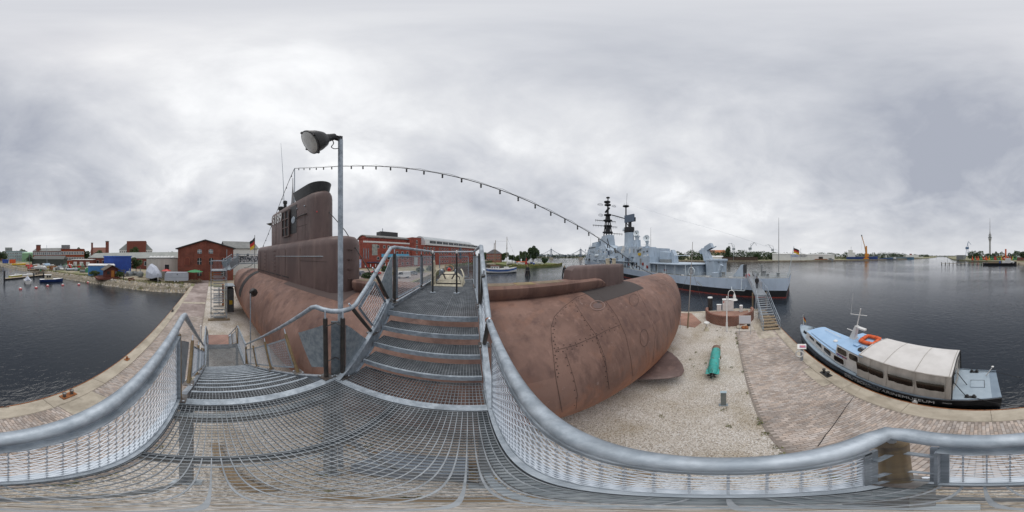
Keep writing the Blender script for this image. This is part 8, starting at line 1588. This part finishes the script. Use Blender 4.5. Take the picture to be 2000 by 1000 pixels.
def vessel(name, label, u_, d, L_, hb, hm_, zt, supers, rz=None, extra=()):
    e = thing(name, label, 'ship', B(u_, d, WATER), (-phi(u_) if rz is None else rz)); obj('hull', MB().loft([[(f * L_, s_ * w_ * hb * c0, z) for s_, c0, z in ((-1, 1, zt + (1.2 if f > .35 else 0)), (-1, .8, 0), (-1, .6, -1), (1, .6, -1), (1, .8, 0), (1, 1, zt + (1.2 if f > .35 else 0)))] for f, w_ in ((-.5, .8), (-.42, 1), (.3, 1), (.42, .6), (.5, .05))]), hm_, e)
    for nm, x0, x1, z0_, z1_, m_ in supers: obj(nm, MB().bb(x0 * L_, x1 * L_, -hb * .75, hb * .75, z0_, z1_), m_, e)
    for nm, a_, b2, r_, m_ in extra: obj(nm, MB().tube([a_, b2], r_, 6), m_, e)
    return e
blu = mat('coaster_blue', (.025, .06, .22), rough=.5)
vessel('coaster', 'blue coaster with white bridge lying by the orange crane', 1684, 322, 62, 6, blu, 6.5, (('bridge', -.46, -.22, 6.5, 15, white_m), ('wheelhouse', -.44, -.3, 15, 20, white_m), ('hatch_cover', -.18, .34, 6.5, 8.5, grey_d)), extra=(('mast', (-22, 0, 20), (-22, 0, 27), .3, grey_d), ('foremast', (24, 0, 6), (24, 0, 16), .25, grey_d)))
vessel('work_barge', 'dark barge at the quay left of the coaster', 1608, 262, 34, 4, grey_d, 2.2, (('hopper', -.4, .2, 2.2, 3.4, rust_m), ('cabin', .25, .4, 2.2, 5, grey_d)))
vessel('blue_barge', 'long pale blue barge right of the orange crane', 1752, 430, 90, 6, mat('barge_blue', (.09, .20, .30), rough=.6), 4, (('bridge', -.44, -.3, 4, 10, white_m), ('cargo', -.25, .4, 4, 6, grey_d)))
vessel('grey_barge', 'dark barge beyond the orange crane on the water', 1730, 350, 50, 5, grey_d, 2.0, (('hopper', -.3, .3, 2, 3.2, blu), ('cabin', .34, .44, 2, 6, white_m)))
vessel('white_ferry', 'white vessels far along the opposite bank', 1781, 640, 90, 7, white_m, 5, (('upper_deck', -.4, .3, 5, 12, white_m), ('funnel', -.1, 0, 12, 17, redl)))
wood('treeline', 'far trees beyond the channel', [B(1740, 900), B(1780, 950), B(1815, 1100)], 12, 20, 10, 350, 1.6, leaf_d)
def luffing_crane(label, u_, d, h, jib, m_):
    e = thing('shipyard_crane', label, 'crane', B(u_, d, 0), -phi(u_), group='shipyard cranes on the skyline'); s_ = h / 40
    for x in (-4, 4): obj('leg', MB().bar((x * s_, 0, 0), (x * .4 * s_, 0, 22 * s_), 1.0 * s_, 1.0 * s_), m_, e)
    obj('house', MB().bb(-4 * s_, 4 * s_, -3 * s_, 3 * s_, 22 * s_, 27 * s_), m_, e); obj('back_stay', MB().bar((3 * s_, 0, 27 * s_), (1 * s_, 0, 36 * s_), .8 * s_, .8 * s_), m_, e)
    obj('jib', MB().bar((-1 * s_, 0, 26 * s_), (jib * s_, 0, 40 * s_), 1.1 * s_, 1.1 * s_), m_, e); obj('fly_jib', MB().bar((jib * s_, 0, 40 * s_), ((jib + (6 if jib > 0 else -9)) * s_, 0, (33 if jib > 0 else 38) * s_), .8 * s_, .8 * s_), m_, e); obj('tie', MB().bar((1 * s_, 0, 36 * s_), (jib * s_, 0, 40 * s_), .5 * s_, .5 * s_), m_, e)
crm = mat('crane_grey_blue', (.24, .27, .31), rough=.6)
luffing_crane('pale grey luffing crane on the skyline left of the warehouses', 1465, 420, 42, 10, crm); luffing_crane('pale grey luffing crane above the lettered warehouse end', 1509, 450, 38, -12, crm); luffing_crane('slim crane above the trees behind the launcher', 1433, 500, 46, -6, crm); luffing_crane('blue-grey dockside crane near the telecom tower', 1889, 430, 45, 3, mat('crane_blue', (.12, .2, .33), rough=.6))
for i, (u_, d, h) in enumerate(((1432.5, 236, 21), (1563.5, 240, 17))): e = thing('light_mast', ('thin light mast on the opposite bank before the trees', 'thin light mast by the lettered warehouse')[i], 'mast', B(u_, d, .3)); obj('pole', MB().tube([(0, 0, 0), (0, 0, h)], [.22, .12], 6), galv_d, e); obj('lamp_head', MB().bb(-.9, .9, -.3, .3, h, h + .3), galv_d, e)
# far right bank: trees, tower, pier, buoys, tug
struct('far_spit', MB().prism([(q.x, q.y) for q in (B(1862, 330), B(1905, 235), B(1950, 215), B(2000, 190), B(2010, 230), B(2006, 420), B(1990, 2500), B(1846, 2500), B(1850, 900))], -3, .35), mat('spit_ground', (.24, .21, .15), (.18, .19, .09), rough=.95, scale=.05), label='far spit of land with telecom tower')
wood('treeline', 'dark green tree clumps on the far spit', [B(1893, 380), B(1912, 340), B(1935, 330), B(1965, 310), B(1985, 300), B(2003, 320)], 12, 19, 10, 1500, .9, leaf_d)
p = B(1933.5, 520); tt = thing('telecom_tower', 'slender grey telecom tower with round platforms on the far spit', 'tower', p); tm = mat('tower_concrete', (.38, .38, .38), (.32, .32, .325), rough=.8, scale=.1)
obj('shaft', MB().lathe([(4.0, 0), (3.0, 20), (2.6, 66), (2.0, 76), (1.4, 84)], n=16), tm, tt, smooth=50); obj('antenna', MB().tube([(0, 0, 84), (0, 0, 100), (0, 0, 131)], [1.1, .8, .3], 8), tm, tt)
for z, r_ in ((55, 4.4), (60, 5.4), (66, 6.2), (71, 5.0), (76, 3.8)): obj('platform', MB().lathe([(r_ * .7, z - 1), (r_, z), (r_, z + 1.6), (r_ * .8, z + 2)], n=18), tm if z != 66 else galv_d, tt, smooth=30)
for k_ in range(8): a = k_ * .8; obj('dish', MB().lathe([(.2, 0), (1.1, .5), (1.2, .6)], (5 * math.cos(a), 5 * math.sin(a), 63.5), 10, (math.cos(a), math.sin(a), 0)), white_m, tt)
pr = thing('timber_pier', 'low timber pier on piles in front of the far spit', 'pier', B(1900, 160, WATER), world=True); pa_, pb2 = B(1839, 158, 0), B(1990, 150, 0)
obj('walkway', MB().bar(pa_ + V3(0, 0, -.25), pb2 + V3(0, 0, -.25), 1.6, .3), conc_m, pr)
for i in range(20): c = pa_.lerp(pb2, i / 19); obj('pile', MB().lathe([(.4, WATER - 1), (.4, .55), (.3, .65)], (c.x, c.y - .3, 0), 8), blk, pr)
tug = vessel('buoy_tender', 'black-hulled buoy tender with white wheelhouse at the timber pier', 1953, 146, 30, 3.4, blk, 1.9, (('deck_house', .06, .42, 1.9, 3.6, white_m), ('wheelhouse', .16, .32, 3.6, 6.2, white_m), ('hatch', -.35, -.05, 1.9, 2.8, wood_m), ('blue_gear', -.02, .02, 1.9, 3.8, blue_m)), extra=(('crane_post', (5.2, 0, 5.5), (5.2, 0, 14.5), .75, orange_m), ('mast', (-6, 0, 2), (-6, 0, 9), .12, grey_d), ('derrick', (5.2, 0, 9), (-3, 0, 7), .2, yellow_m)), rz=-phi(1953))
rs3 = random.Random(3)
for i in range(26):
    u_ = 1900 + i * 3.5 + rs3.uniform(-1, 1); m_ = rs3.choice((red_m, red_m, yellow_m, green_c, orange_m)); cn = {red_m.name: 'red', yellow_m.name: 'yellow', green_c.name: 'green', orange_m.name: 'orange'}[m_.name]
    e = thing('stored_buoy', '%s sea buoy stored on the far spit, place %s of the row from the left' % (cn, ('one two three four five six seven eight nine ten eleven twelve thirteen fourteen fifteen sixteen seventeen eighteen nineteen twenty'.split() + ['twenty-one', 'twenty-two', 'twenty-three', 'twenty-four', 'twenty-five', 'twenty-six'])[i]), 'buoy', B(u_, rs3.uniform(236, 262), .35), group='sea buoys stored on the far spit'); e.scale = (1.25,) * 3
    obj('float_body', MB().lathe([(.3, 0), (1.4, .4), (1.4, 1.6), (.5, 2.0)], n=12), m_, e, smooth=30); obj('lantern_frame', MB().lathe([(.7, 1.9), (.25, 4.6), (.35, 4.8), (.05, 5.1)], n=8), m_, e)
arcs_bldg('brick_depot', 'low brick depot at the right end of the far spit', 1986, 2006, 225, 220, 5, redbrick_d, grey_roof, 4, 1, 2, 10); arcs_bldg('port_office', 'small dark building left on the far spit', 1868, 1882, 300, 295, 8, grey_d, grey_roof, 3, 2, 0, 10, flat=True)
wood('treeline', 'hazy far shore on the horizon', [B(1790, 2300), B(1830, 2400), B(1870, 2400), B(1900, 2300)], 10, 16, 10, 120, 3.0, leaf_d)
struct('horizon_land', MB().prism([(q.x, q.y) for q in (B(1100, 900), B(1180, 1000), B(1180, 1500), B(1020, 1500), B(1020, 800))], -3, 1.0), MATS['bank_ground'], label='far land beyond the bridge'); wood('treeline', 'far trees beyond the bridge', [B(1020, 760), B(1060, 820), B(1110, 900), B(1150, 1000), B(1180, 1050)], 12, 20, 10, 300, 1.8, leaf_d)
e = thing('channel_beacon', 'slim channel beacon on pole near the timber pier', 'beacon', B(1850.5, 156, WATER)); obj('pole', MB().tube([(0, 0, -1), (0, 0, 8.5)], .16, 6), galv_d, e); obj('topmark', MB().lathe([(.5, 7.2), (.02, 8.4)], n=8), galv_d, e)
